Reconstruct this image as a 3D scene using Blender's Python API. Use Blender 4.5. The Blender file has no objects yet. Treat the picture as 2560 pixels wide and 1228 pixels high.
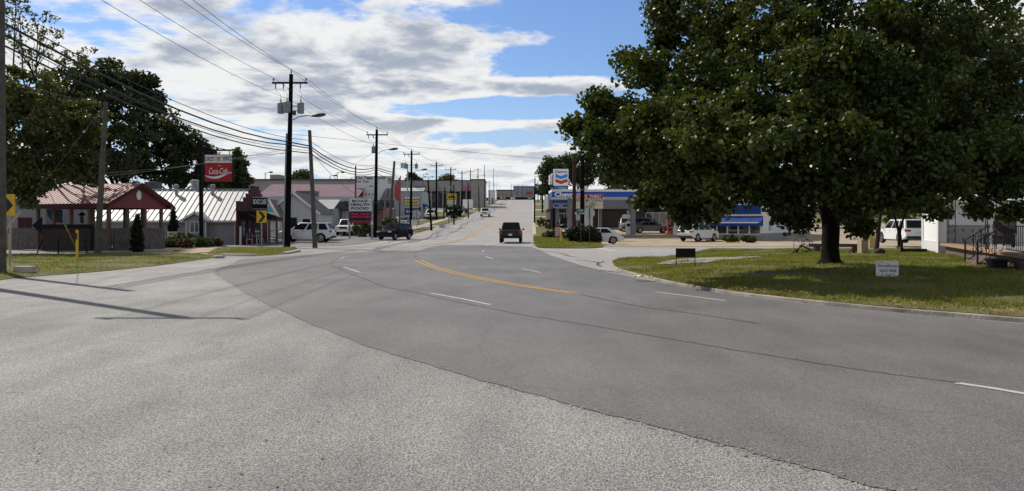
import bpy, bmesh, math, random
import numpy as np
from mathutils import Vector, Matrix
from mathutils.geometry import tessellate_polygon
SC = bpy.context.scene
COL = SC.collection
R = math.radians
rnd = random.Random(7)
NPR = np.random.RandomState(11)

# ------------------------------------------------------------------ camera, sky, sun, exposure
F, HZ, CH = 1850.0, 560.0, 1.7
cam_d = bpy.data.cameras.new('camera')
cam = bpy.data.objects.new('camera', cam_d)
COL.objects.link(cam)
cam.location = (0, 0, CH)
cam.rotation_euler = (R(90), 0, 0)
cam_d.sensor_width = 36.0
cam_d.lens = F / 2560.0 * 36.0
cam_d.shift_y = (HZ - 614.0) / 2560.0
cam_d.clip_start = 0.1
cam_d.clip_end = 6000
SC.camera = cam

SUN_AZ, SUN_EL = -52.0, 46.0          # degrees, clockwise from +Y
sd = bpy.data.lights.new('sun', 'SUN')
sd.energy = 4.5
sd.angle = R(0.5)
sd.color = (1.0, 0.93, 0.83)
sun = bpy.data.objects.new('sun', sd)
COL.objects.link(sun)
sun.location = (-60, 60, 70)
_s = Vector((math.sin(R(SUN_AZ)) * math.cos(R(SUN_EL)), math.cos(R(SUN_AZ)) * math.cos(R(SUN_EL)), math.sin(R(SUN_EL))))
sun.rotation_euler = _s.to_track_quat('Z', 'Y').to_euler()

SC.view_settings.view_transform = 'Standard'
SC.view_settings.look = 'None'
SC.view_settings.gamma = 1.0
SC.view_settings.exposure = 0.0
SC.cycles.max_bounces = 6
SC.cycles.transparent_max_bounces = 8

W = bpy.data.worlds.new('World')
SC.world = W
W.use_nodes = True
def build_world():
    nt = W.node_tree
    N, L = nt.nodes, nt.links
    N.clear()
    def n(t, **k):
        o = N.new(t)
        for a, v in k.items():
            setattr(o, a, v)
        return o
    def math_(op, a, b=None, c=None, clamp=False):
        o = n('ShaderNodeMath', operation=op, use_clamp=clamp)
        for i, v in enumerate((a, b, c)):
            if v is None:
                continue
            if isinstance(v, (int, float)):
                o.inputs[i].default_value = v
            else:
                L.new(v, o.inputs[i])
        return o.outputs[0]
    def ramp(v, pts):
        o = n('ShaderNodeMapRange', interpolation_type='SMOOTHSTEP')
        L.new(v, o.inputs[0])
        o.inputs[1].default_value, o.inputs[2].default_value, o.inputs[3].default_value, o.inputs[4].default_value = pts
        return o.outputs[0]
    out = n('ShaderNodeOutputWorld')
    bg = n('ShaderNodeBackground')
    sky = n('ShaderNodeTexSky', sky_type='NISHITA')
    sky.sun_disc = False
    sky.sun_elevation = R(SUN_EL)
    sky.sun_rotation = R(SUN_AZ)
    sky.air_density = 1.1
    sky.dust_density = 0.25
    sky.ozone_density = 2.5
    tc = n('ShaderNodeTexCoord')
    sep = n('ShaderNodeSeparateXYZ')
    L.new(tc.outputs['Generated'], sep.inputs[0])
    x, y, z = sep.outputs
    zc = math_('MAXIMUM', z, 0.0)
    az = math_('ARCTAN2', x, y)
    den = math_('ADD', zc, 0.10)
    u = math_('DIVIDE', x, den)
    v = math_('DIVIDE', y, den)
    comb = n('ShaderNodeCombineXYZ')
    L.new(u, comb.inputs[0]); L.new(v, comb.inputs[1])
    def noise(scale, detail, rough, off, dist=0.0):
        ad = n('ShaderNodeVectorMath', operation='ADD')
        L.new(comb.outputs[0], ad.inputs[0]); ad.inputs[1].default_value = off
        o = n('ShaderNodeTexNoise', noise_dimensions='3D')
        o.inputs['Scale'].default_value = scale
        o.inputs['Detail'].default_value = detail
        o.inputs['Roughness'].default_value = rough
        o.inputs['Distortion'].default_value = dist
        L.new(ad.outputs[0], o.inputs['Vector'])
        return o.outputs['Fac']
    def gauss(a0, e0, sa, se):
        p = math_('DIVIDE', math_('SUBTRACT', az, a0), sa)
        q = math_('DIVIDE', math_('SUBTRACT', z, e0), se)
        d = math_('ADD', math_('MULTIPLY', p, p), math_('MULTIPLY', q, q))
        return math_('EXPONENT', math_('MULTIPLY', d, -1.0))
    big = noise(0.42, 2.0, 0.5, (8.1, 1.7, 0.0))
    mid = noise(1.05, 9.0, 0.60, (1.3, 5.2, 2.0), 0.35)
    puff = noise(3.6, 8.0, 0.62, (4.4, 0.6, 1.0), 0.2)
    dens = math_('ADD', math_('MULTIPLY', big, 0.34), math_('MULTIPLY', mid, 0.56))
    dens = math_('ADD', dens, math_('MULTIPLY', puff, 0.20))
    bias = -0.008
    for (a0, e0, sa, se, k) in CLOUD_BIAS:
        bias = math_('ADD', math_('MULTIPLY', gauss(a0, e0, sa, se), k), bias)
    dens = math_('ADD', dens, bias)
    cover = ramp(dens, (0.515, 0.575, 0.0, 1.0))
    # cloud cover thinned overhead, out of view, to cut the ambient light
    cover = math_('MULTIPLY', cover, ramp(z, (0.36, 0.55, 1.0, 0.05)))
    # thick middles of the clouds are grey, their thin rims are white
    fine = noise(2.4, 9.0, 0.60, (7.3, 2.2, 4.0), 0.3)
    core = ramp(math_('ADD', dens, math_('MULTIPLY', math_('SUBTRACT', fine, 0.5), 0.78)), (0.545, 0.735, 0.0, 1.0))
    high = ramp(z, (0.02, 0.16, 0.40, 1.0))
    core = math_('MULTIPLY', core, high)
    mixc = n('ShaderNodeMix', data_type='RGBA')
    L.new(core, mixc.inputs[0])
    k = 1.0 / 0.085
    mixc.inputs[6].default_value = (0.90 * k, 0.90 * k, 0.89 * k, 1)
    mixc.inputs[7].default_value = (0.38 * k, 0.43 * k, 0.52 * k, 1)
    # clear-sky colour lift (hazier towards the horizon)
    hz = ramp(z, (0.0, 0.20, 0.8, 0.0))
    mh = n('ShaderNodeMix', data_type='RGBA')
    L.new(hz, mh.inputs[0])
    tint = n('ShaderNodeMix', data_type='RGBA', blend_type='MULTIPLY')
    tint.inputs[0].default_value = 1.0
    L.new(sky.outputs[0], tint.inputs[6]); tint.inputs[7].default_value = (1.02, 1.16, 1.46, 1)
    over = n('ShaderNodeMix', data_type='RGBA')  # unseen sky overhead dimmed to neutral grey, weakening the blue ambient light
    L.new(ramp(z, (0.32, 0.60, 0.0, 0.88)), over.inputs[0])
    L.new(tint.outputs[2], over.inputs[6]); over.inputs[7].default_value = (0.30 * k, 0.305 * k, 0.32 * k, 1)
    L.new(over.outputs[2], mh.inputs[6])
    mh.inputs[7].default_value = (0.50 * k, 0.62 * k, 0.76 * k, 1)
    mx = n('ShaderNodeMix', data_type='RGBA')
    L.new(math_('MULTIPLY', cover, ramp(z, (0.0, 0.05, 0.55, 0.97))), mx.inputs[0])
    L.new(mh.outputs[2], mx.inputs[6])
    L.new(mixc.outputs[2], mx.inputs[7])
    L.new(mx.outputs[2], bg.inputs['Color'])
    bg.inputs['Strength'].default_value = 0.085
    L.new(bg.outputs[0], out.inputs['Surface'])
CLOUD_BIAS = [  # azimuth (rad), height, widths, amount: where the sky is clear and where it is banked up
    (0.17, 0.265, 0.20, 0.050, -0.20),
    (0.30, 0.20, 0.12, 0.08, -0.10),
    (0.10, 0.210, 0.13, 0.020, -0.20),
    (0.02, 0.155, 0.14, 0.018, -0.20),
    (-0.02, 0.112, 0.10, 0.012, -0.10),
    (0.04, 0.182, 0.16, 0.014, 0.12),
    (-0.14, 0.235, 0.22, 0.030, 0.13),
    (-0.10, 0.190, 0.10, 0.030, 0.12),
    (-0.36, 0.22, 0.16, 0.08, 0.07),
    (-0.45, 0.20, 0.20, 0.15, 0.05),
    (0.00, 0.090, 0.45, 0.025, 0.09),
    (0.00, 0.135, 0.18, 0.012, 0.10),
    (-0.10, 0.305, 0.18, 0.020, 0.13),
    (-0.14, 0.268, 0.12, 0.012, -0.05),
]
build_world()

# ------------------------------------------------------------------ the lie of the land
_ky = [-400, 0, 58, 80, 100, 130, 160, 200, 250, 300, 325, 340, 355, 380, 450, 700, 4000]
_kz = [0, 0, 0, .10, .75, 1.95, 3.2, 5.2, 7.9, 10.9, 12.25, 12.8, 13.0, 12.7, 11, 8, 8]
_ys = np.arange(40, 480, 4.0)
_zs = np.interp(_ys, _ky, _kz)
for _ in range(3):
    _zs[1:-1] = (_zs[:-2] + _zs[1:-1] * 2 + _zs[2:]) / 4
YK = [0.0] + [float(v) for v in _ys] + [700.0]
_PY = [-400.0, 0.0] + [float(v) for v in _ys] + [700.0, 4000.0]
_PZ = [0.0, 0.0] + [float(v) for v in _zs] + [8.0, 8.0]
def terrain(x, y):
    z = float(np.interp(y, _PY, _PZ))
    k = min(1.0, max(0.0, (x - 3.0) / 6.0))
    if k > 0:
        z -= 0.28 * k * float(np.interp(y, [52, 68, 84, 100], [0, 1, 1, 0]))
    return z
XK = [3.0, 5.0, 7.0, 9.0]
def P(px, py, Y):
    return Vector(((px - 1280) / F * Y, Y, CH - (py - HZ) / F * Y))
def X_(px, Y):
    return (px - 1280) / F * Y
def Z_(py, Y):
    return CH - (py - HZ) / F * Y
def G(px, py, z=None):
    """where the sight line through a photograph pixel meets the ground"""
    k = (py - HZ) / F
    if z is not None:
        Y = (CH - z) / k
        return Vector((X_(px, Y), Y, z))
    Y = 3.0
    while Y < 900:
        if CH - k * Y <= terrain(X_(px, Y), Y):
            break
        Y += 0.05 if Y < 60 else 0.25
    x = X_(px, Y)
    return Vector((x, Y, terrain(x, Y)))
def ground(x, y, up=0.0):
    return Vector((x, y, terrain(x, y) + up))

# ------------------------------------------------------------------ materials
_M = {}
def mat(name, col, rough=0.65, metal=0.0, var=0.10, scale=3.0, bump=0.0, bscale=40.0, spec=None, coat=0.0, col2=None, emit=0.0, detail=5.0, trans=0.0):
    if name in _M:
        return _M[name]
    m = bpy.data.materials.new(name)
    m.use_nodes = True
    nt = m.node_tree
    N, L = nt.nodes, nt.links
    b = N['Principled BSDF']
    b.inputs['Roughness'].default_value = rough
    b.inputs['Metallic'].default_value = metal
    b.inputs['Specular IOR Level'].default_value = spec if spec is not None else (0.22 if rough > 0.55 else 0.45)
    b.inputs['Coat Weight'].default_value = coat
    b.inputs['Coat Roughness'].default_value = 0.06
    if trans:
        b.inputs['Transmission Weight'].default_value = trans
    tc = N.new('ShaderNodeTexCoord')
    nz = N.new('ShaderNodeTexNoise')
    nz.inputs['Scale'].default_value = scale
    nz.inputs['Detail'].default_value = detail
    nz.inputs['Roughness'].default_value = 0.6
    L.new(tc.outputs['Object'], nz.inputs['Vector'])
    mp = N.new('ShaderNodeMapRange')
    mp.inputs[1].default_value, mp.inputs[2].default_value = 0.3, 0.7
    L.new(nz.outputs['Fac'], mp.inputs[0])
    mx = N.new('ShaderNodeMix'); mx.data_type = 'RGBA'
    L.new(mp.outputs[0], mx.inputs[0])
    c2 = col2 if col2 else tuple(min(1, c * (1 + var)) for c in col)
    c1 = tuple(c * (1 - var) for c in col) if not col2 else col
    mx.inputs[6].default_value = (*c1, 1)
    mx.inputs[7].default_value = (*c2, 1)
    L.new(mx.outputs[2], b.inputs['Base Color'])
    if bump:
        n2 = N.new('ShaderNodeTexNoise')
        n2.inputs['Scale'].default_value = bscale
        n2.inputs['Detail'].default_value = 4
        L.new(tc.outputs['Object'], n2.inputs['Vector'])
        bp = N.new('ShaderNodeBump')
        bp.inputs['Strength'].default_value = bump
        bp.inputs['Distance'].default_value = 0.02
        L.new(n2.outputs['Fac'], bp.inputs['Height'])
        L.new(bp.outputs[0], b.inputs['Normal'])
    if emit:
        L.new(mx.outputs[2], b.inputs['Emission Color'])
        b.inputs['Emission Strength'].default_value = emit
    _M[name] = m
    return m
def nodes_of(m):
    nt = m.node_tree
    return nt, nt.nodes, nt.links, nt.nodes['Principled BSDF']
def banded(name, col, per_m, axis='Z', rough=0.55, depth=0.5, dark=0.75, metal=0.0):
    """horizontal or vertical courses (siding, corrugation)"""
    if name in _M:
        return _M[name]
    m = mat(name, col, rough=rough, metal=metal, var=0.07, scale=1.5)
    nt, N, L, b = nodes_of(m)
    tc = N.new('ShaderNodeTexCoord')
    w = N.new('ShaderNodeTexWave')
    w.wave_type = 'BANDS'; w.bands_direction = axis; w.wave_profile = 'SAW'
    w.inputs['Scale'].default_value = per_m * 0.314
    L.new(tc.outputs['Object'], w.inputs['Vector'])
    bp = N.new('ShaderNodeBump'); bp.inputs['Strength'].default_value = depth; bp.inputs['Distance'].default_value = 0.03
    L.new(w.outputs['Fac'], bp.inputs['Height'])
    L.new(bp.outputs[0], b.inputs['Normal'])
    src = b.inputs['Base Color'].links[0].from_socket
    mx = N.new('ShaderNodeMix'); mx.data_type = 'RGBA'; mx.blend_type = 'MULTIPLY'
    mr = N.new('ShaderNodeMapRange'); mr.inputs[1].default_value = 0.86; mr.inputs[2].default_value = 1.0
    L.new(w.outputs['Fac'], mr.inputs[0]); L.new(mr.outputs[0], mx.inputs[0])
    L.new(src, mx.inputs[6]); mx.inputs[7].default_value = (dark, dark, dark, 1)
    L.new(mx.outputs[2], b.inputs['Base Color'])
    return m
def brick(name, c1, c2, mortar, scale=4.0, rough=0.85):
    if name in _M:
        return _M[name]
    m = mat(name, c1, rough=rough)
    nt, N, L, b = nodes_of(m)
    tc = N.new('ShaderNodeTexCoord')
    mp = N.new('ShaderNodeMapping'); mp.inputs['Rotation'].default_value = (R(90), 0, 0)
    L.new(tc.outputs['Object'], mp.inputs[0])
    t = N.new('ShaderNodeTexBrick')
    t.inputs['Color1'].default_value = (*c1, 1); t.inputs['Color2'].default_value = (*c2, 1); t.inputs['Mortar'].default_value = (*mortar, 1)
    t.inputs['Scale'].default_value = scale; t.inputs['Mortar Size'].default_value = 0.012
    L.new(mp.outputs[0], t.inputs['Vector'])
    L.new(t.outputs['Color'], b.inputs['Base Color'])
    bp = N.new('ShaderNodeBump'); bp.inputs['Strength'].default_value = 0.5; bp.inputs['Distance'].default_value = 0.01
    L.new(t.outputs['Fac'], bp.inputs['Height']); bp.invert = True
    L.new(bp.outputs[0], b.inputs['Normal'])
    return m
def asphalt(name, c_stone, c_bind, grain, patch, rough=0.62, bump=0.6, dist=0.012, patch_scale=0.12, cracks=0.0, spots=0.0):
    m = bpy.data.materials.new(name); m.use_nodes = True
    nt, N, L, b = nodes_of(m)
    tc = N.new('ShaderNodeTexCoord')
    v = N.new('ShaderNodeTexVoronoi'); v.inputs['Scale'].default_value = grain
    L.new(tc.outputs['Object'], v.inputs['Vector'])
    n1 = N.new('ShaderNodeTexNoise'); n1.inputs['Scale'].default_value = grain * 0.45; n1.inputs['Detail'].default_value = 3
    L.new(tc.outputs['Object'], n1.inputs['Vector'])
    n2 = N.new('ShaderNodeTexNoise'); n2.inputs['Scale'].default_value = patch_scale; n2.inputs['Detail'].default_value = 7; n2.inputs['Roughness'].default_value = 0.62
    L.new(tc.outputs['Object'], n2.inputs['Vector'])
    n3 = N.new('ShaderNodeTexNoise'); n3.inputs['Scale'].default_value = 1.3; n3.inputs['Detail'].default_value = 6
    mpn = N.new('ShaderNodeMapping'); mpn.inputs['Scale'].default_value = (1.0, 0.35, 1.0); mpn.inputs['Rotation'].default_value = (0, 0, R(35))
    L.new(tc.outputs['Object'], mpn.inputs[0]); L.new(mpn.outputs[0], n3.inputs['Vector'])
    mr = N.new('ShaderNodeMapRange'); mr.inputs[1].default_value = 0.36; mr.inputs[2].default_value = 0.64
    L.new(n1.outputs['Fac'], mr.inputs[0])
    mx = N.new('ShaderNodeMix'); mx.data_type = 'RGBA'
    L.new(mr.outputs[0], mx.inputs[0])
    mx.inputs[6].default_value = (*c_bind, 1); mx.inputs[7].default_value = (*c_stone, 1)
    # each stone a little lighter or darker
    hs = N.new('ShaderNodeMix'); hs.data_type = 'RGBA'; hs.blend_type = 'MULTIPLY'; hs.inputs[0].default_value = 1.0
    sr = N.new('ShaderNodeMapRange'); sr.inputs[3].default_value = 0.72; sr.inputs[4].default_value = 1.28
    sp = N.new('ShaderNodeSeparateColor'); L.new(v.outputs['Color'], sp.inputs[0]); L.new(sp.outputs[0], sr.inputs[0])
    L.new(mx.outputs[2], hs.inputs[6]); L.new(sr.outputs[0], hs.inputs[7])
    # wear patches
    pr = N.new('ShaderNodeMapRange'); pr.inputs[1].default_value = 0.32; pr.inputs[2].default_value = 0.68
    pr.inputs[3].default_value = 1 - patch; pr.inputs[4].default_value = 1 + patch
    ad = N.new('ShaderNodeMath'); ad.operation = 'MULTIPLY_ADD'; ad.inputs[1].default_value = 0.35; ad.inputs[2].default_value = 0.0
    L.new(n3.outputs['Fac'], ad.inputs[0])
    ad2 = N.new('ShaderNodeMath'); ad2.operation = 'MULTIPLY_ADD'; ad2.inputs[1].default_value = 0.65
    L.new(n2.outputs['Fac'], ad2.inputs[0]); L.new(ad.outputs[0], ad2.inputs[2])
    L.new(ad2.outputs[0], pr.inputs[0])
    h2 = N.new('ShaderNodeMix'); h2.data_type = 'RGBA'; h2.blend_type = 'MULTIPLY'; h2.inputs[0].default_value = 1.0
    L.new(hs.outputs[2], h2.inputs[6]); L.new(pr.outputs[0], h2.inputs[7])
    col = h2.outputs[2]
    if cracks:
        dn = N.new('ShaderNodeTexNoise'); dn.inputs['Scale'].default_value = 1.1; dn.inputs['Detail'].default_value = 5
        L.new(tc.outputs['Object'], dn.inputs['Vector'])
        dm = N.new('ShaderNodeMix'); dm.data_type = 'RGBA'; dm.blend_type = 'ADD'; dm.inputs[0].default_value = 0.9
        L.new(tc.outputs['Object'], dm.inputs[6]); L.new(dn.outputs['Color'], dm.inputs[7])
        cv = N.new('ShaderNodeTexVoronoi'); cv.feature = 'DISTANCE_TO_EDGE'; cv.inputs['Scale'].default_value = 0.22
        L.new(dm.outputs[2], cv.inputs['Vector'])
        cr = N.new('ShaderNodeMapRange'); cr.inputs[1].default_value = 0.0012; cr.inputs[2].default_value = 0.0032; cr.inputs[3].default_value = 1; cr.inputs[4].default_value = 0
        L.new(cv.outputs['Distance'], cr.inputs[0])
        ck = N.new('ShaderNodeMapRange'); ck.inputs[1].default_value = 0.47; ck.inputs[2].default_value = 0.55
        L.new(n2.outputs['Fac'], ck.inputs[0])
        cm = N.new('ShaderNodeMath'); cm.operation = 'MULTIPLY'; L.new(cr.outputs[0], cm.inputs[0]); L.new(ck.outputs[0], cm.inputs[1])
        cs = N.new('ShaderNodeMath'); cs.operation = 'MULTIPLY'; cs.inputs[1].default_value = cracks; L.new(cm.outputs[0], cs.inputs[0])
        cx = N.new('ShaderNodeMix'); cx.data_type = 'RGBA'; L.new(cs.outputs[0], cx.inputs[0]); L.new(col, cx.inputs[6]); cx.inputs[7].default_value = (.05, .05, .05, 1)
        col = cx.outputs[2]
    if spots:
        sv = N.new('ShaderNodeTexVoronoi'); sv.inputs['Scale'].default_value = 0.55; sv.inputs['Randomness'].default_value = 1
        L.new(tc.outputs['Object'], sv.inputs['Vector'])
        sn = N.new('ShaderNodeMath'); sn.operation = 'MULTIPLY_ADD'; sn.inputs[1].default_value = 0.28; L.new(n3.outputs['Fac'], sn.inputs[0]); L.new(sv.outputs['Distance'], sn.inputs[2])
        sm_ = N.new('ShaderNodeMapRange'); sm_.inputs[1].default_value = 0.16; sm_.inputs[2].default_value = 0.30; sm_.inputs[3].default_value = spots; sm_.inputs[4].default_value = 0
        L.new(sn.outputs[0], sm_.inputs[0])
        sx = N.new('ShaderNodeMix'); sx.data_type = 'RGBA'; L.new(sm_.outputs[0], sx.inputs[0]); L.new(col, sx.inputs[6]); sx.inputs[7].default_value = (.07, .07, .07, 1)
        col = sx.outputs[2]
    L.new(col, b.inputs['Base Color'])
    b.inputs['Roughness'].default_value = rough
    b.inputs['Specular IOR Level'].default_value = 0.35
    bp = N.new('ShaderNodeBump'); bp.inputs['Strength'].default_value = bump; bp.inputs['Distance'].default_value = dist
    sm = N.new('ShaderNodeMath'); sm.operation = 'SUBTRACT'
    L.new(n1.outputs['Fac'], sm.inputs[0])
    sc_ = N.new('ShaderNodeMath'); sc_.operation = 'MULTIPLY'; sc_.inputs[1].default_value = 0.5
    L.new(v.outputs['Distance'], sc_.inputs[0]); L.new(sc_.outputs[0], sm.inputs[1])
    L.new(sm.outputs[0], bp.inputs['Height'])
    L.new(bp.outputs[0], b.inputs['Normal'])
    _M[name] = m
    return m
def leaf_mat(name, c_dark, c_light, gloss=0.35, trans=0.35, big=0.35):
    m = bpy.data.materials.new(name); m.use_nodes = True
    nt = m.node_tree; N, L = nt.nodes, nt.links
    N.clear()
    out = N.new('ShaderNodeOutputMaterial')
    g = N.new('ShaderNodeNewGeometry')
    tc = N.new('ShaderNodeTexCoord')
    nz = N.new('ShaderNodeTexNoise'); nz.inputs['Scale'].default_value = big; nz.inputs['Detail'].default_value = 3
    L.new(tc.outputs['Object'], nz.inputs['Vector'])
    a = N.new('ShaderNodeMath'); a.operation = 'MULTIPLY_ADD'; a.inputs[1].default_value = 0.55
    L.new(g.outputs['Random Per Island'], a.inputs[0])
    s = N.new('ShaderNodeMapRange'); s.inputs[1].default_value = .35; s.inputs[2].default_value = .65; s.inputs[3].default_value = 0; s.inputs[4].default_value = .45
    L.new(nz.outputs['Fac'], s.inputs[0]); L.new(s.outputs[0], a.inputs[2])
    mx = N.new('ShaderNodeMix'); mx.data_type = 'RGBA'
    L.new(a.outputs[0], mx.inputs[0])
    mx.inputs[6].default_value = (*c_dark, 1); mx.inputs[7].default_value = (*c_light, 1)
    d = N.new('ShaderNodeBsdfPrincipled'); d.inputs['Roughness'].default_value = gloss; d.inputs['Specular IOR Level'].default_value = 0.28
    L.new(mx.outputs[2], d.inputs['Base Color'])
    t = N.new('ShaderNodeBsdfTranslucent')
    tm = N.new('ShaderNodeMix'); tm.data_type = 'RGBA'; tm.blend_type = 'MULTIPLY'; tm.inputs[0].default_value = 1
    L.new(mx.outputs[2], tm.inputs[6]); tm.inputs[7].default_value = (1.5, 1.6, 0.6, 1)
    L.new(tm.outputs[2], t.inputs['Color'])
    ms = N.new('ShaderNodeMixShader'); ms.inputs[0].default_value = trans
    L.new(d.outputs[0], ms.inputs[1]); L.new(t.outputs[0], ms.inputs[2])
    L.new(ms.outputs[0], out.inputs['Surface'])
    _M[name] = m
    return m

# ------------------------------------------------------------------ object helpers
def tag(o, label=None, cat=None, group=None, kind=None):
    if label: o['label'] = label
    if cat: o['category'] = cat
    if group: o['group'] = group
    if kind: o['kind'] = kind
    return o
def thing(name, label, cat, loc=(0, 0, 0), rz=0.0, group=None):
    o = bpy.data.objects.new(name, None)
    o.empty_display_size = 0.2
    COL.objects.link(o)
    o.location = loc
    o.rotation_euler = (0, 0, rz)
    return tag(o, label, cat, group)
class MB:
    def __init__(s):
        s.bm = bmesh.new()
    def face(s, pts):
        return s.bm.faces.new([s.bm.verts.new(p) for p in pts])
    def box(s, c, d, rot=None):
        c = Vector(c); hx, hy, hz = d[0] / 2, d[1] / 2, d[2] / 2
        vs = []
        for sx, sy, sz in ((-1, -1, -1), (1, -1, -1), (1, 1, -1), (-1, 1, -1), (-1, -1, 1), (1, -1, 1), (1, 1, 1), (-1, 1, 1)):
            v = Vector((sx * hx, sy * hy, sz * hz))
            if rot: v = rot @ v
            vs.append(s.bm.verts.new(c + v))
        for f in ((0, 3, 2, 1), (4, 5, 6, 7), (0, 1, 5, 4), (1, 2, 6, 5), (2, 3, 7, 6), (3, 0, 4, 7)):
            s.bm.faces.new([vs[i] for i in f])
        return s
    def bar(s, p0, p1, w, h=None, up=(0, 0, 1)):
        """square bar between two points"""
        p0, p1 = Vector(p0), Vector(p1); h = h or w
        d = (p1 - p0); L = d.length; d.normalize()
        u = Vector(up)
        if abs(d.dot(u)) > 0.98: u = Vector((0, 1, 0))
        a = d.cross(u).normalized(); b = a.cross(d).normalized()
        s.box((p0 + p1) / 2, (L, w, h), Matrix((d, a, b)).transposed())
        return s
    def tube(s, pts, r, n=8, caps=True):
        pts = [Vector(p) for p in pts]
        k = len(pts)
        rs = r if isinstance(r, (list, tuple)) else [r] * k
        rings = []; ref = None
        for i, p in enumerate(pts):
            d = (pts[min(i + 1, k - 1)] - pts[max(i - 1, 0)]).normalized()
            if ref is None:
                ref = Vector((0, 0, 1)) if abs(d.z) < 0.9 else Vector((1, 0, 0))
            a = d.cross(ref).normalized(); b = a.cross(d).normalized(); ref = b
            rings.append([s.bm.verts.new(p + (a * math.cos(2 * math.pi * j / n) + b * math.sin(2 * math.pi * j / n)) * rs[i]) for j in range(n)])
        for i in range(k - 1):
            for j in range(n):
                s.bm.faces.new((rings[i][j], rings[i][(j + 1) % n], rings[i + 1][(j + 1) % n], rings[i + 1][j]))
        if caps:
            s.bm.faces.new(rings[0][::-1]); s.bm.faces.new(rings[-1])
        return s
    def cyl(s, p0, p1, r0, r1=None, n=12):
        return s.tube([p0, p1], [r0, r0 if r1 is None else r1], n)
    def lathe(s, prof, c=(0, 0, 0), n=16, axis='z'):
        c = Vector(c); rings = []
        for r, z in prof:
            ring = []
            for j in range(n):
                t = 2 * math.pi * j / n
                v = Vector((r * math.cos(t), r * math.sin(t), z))
                if axis == 'y': v = Vector((r * math.cos(t), z, r * math.sin(t)))
                if axis == 'x': v = Vector((z, r * math.cos(t), r * math.sin(t)))
                ring.append(s.bm.verts.new(c + v))
            rings.append(ring)
        for i in range(len(rings) - 1):
            for j in range(n):
                s.bm.faces.new((rings[i][j], rings[i][(j + 1) % n], rings[i + 1][(j + 1) % n], rings[i + 1][j]))
        s.bm.faces.new(rings[0][::-1]); s.bm.faces.new(rings[-1])
        return s
    def prism(s, pts, a, b, plane='xz'):
        """outline extruded from a to b across its plane"""
        def mk(p, t):
            if plane == 'xz': return (p[0], t, p[1])
            if plane == 'yz': return (t, p[0], p[1])
            return (p[0], p[1], t)
        A = [s.bm.verts.new(mk(p, a)) for p in pts]
        B = [s.bm.verts.new(mk(p, b)) for p in pts]
        n = len(pts)
        s.bm.faces.new(A[::-1]); s.bm.faces.new(B)
        for i in range(n):
            s.bm.faces.new((A[i], A[(i + 1) % n], B[(i + 1) % n], B[i]))
        return s
    def ball(s, c, r, seg=10, jitter=0.0):
        if isinstance(r, (int, float)): r = (r, r, r)
        m = Matrix.Translation(c) @ Matrix.Diagonal((*r, 1))
        res = bmesh.ops.create_icosphere(s.bm, subdivisions=2, radius=1, matrix=m)
        if jitter:
            for v in res['verts']:
                v.co += Vector((rnd.uniform(-1, 1) * r[0], rnd.uniform(-1, 1) * r[1], rnd.uniform(-1, 1) * r[2])) * jitter
        return s
    def build(s, name, m, parent=None, bevel=0.0, smooth=False, seg=2, ang=35, normals=True):
        if normals:
            bmesh.ops.recalc_face_normals(s.bm, faces=s.bm.faces)
        me = bpy.data.meshes.new(name)
        s.bm.to_mesh(me); s.bm.free()
        if smooth:
            me.polygons.foreach_set('use_smooth', [True] * len(me.polygons))
            me.set_sharp_from_angle(angle=R(ang))
        if m: me.materials.append(m)
        o = bpy.data.objects.new(name, me)
        COL.objects.link(o)
        if parent: o.parent = parent
        if bevel:
            bv = o.modifiers.new('bevel', 'BEVEL')
            bv.width = bevel; bv.segments = seg; bv.limit_method = 'ANGLE'; bv.angle_limit = R(40)
        return o
def np_mesh(name, verts, tris, m, parent=None, smooth=False):
    me = bpy.data.meshes.new(name)
    nv, nt = len(verts), len(tris)
    me.vertices.add(nv); me.vertices.foreach_set('co', np.asarray(verts, dtype=np.float32).ravel())
    k = tris.shape[1]
    me.loops.add(nt * k); me.loops.foreach_set('vertex_index', np.asarray(tris, dtype=np.int32).ravel())
    me.polygons.add(nt)
    me.polygons.foreach_set('loop_start', np.arange(0, nt * k, k, dtype=np.int32))
    me.update(calc_edges=True); me.validate()
    if smooth: me.polygons.foreach_set('use_smooth', [True] * nt)
    if m: me.materials.append(m)
    o = bpy.data.objects.new(name, me); COL.objects.link(o)
    if parent: o.parent = parent
    return o
def dup(root, loc, rz, label, group=None):
    r = root.copy(); COL.objects.link(r); r.location = loc; r.rotation_euler = (0, 0, rz)
    r['label'] = label
    if group: r['group'] = group
    for ch in list(root.children):
        c = ch.copy(); COL.objects.link(c); c.parent = r
        for g in list(ch.children):
            d = g.copy(); COL.objects.link(d); d.parent = c
    return r
_TXT = {}
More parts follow.
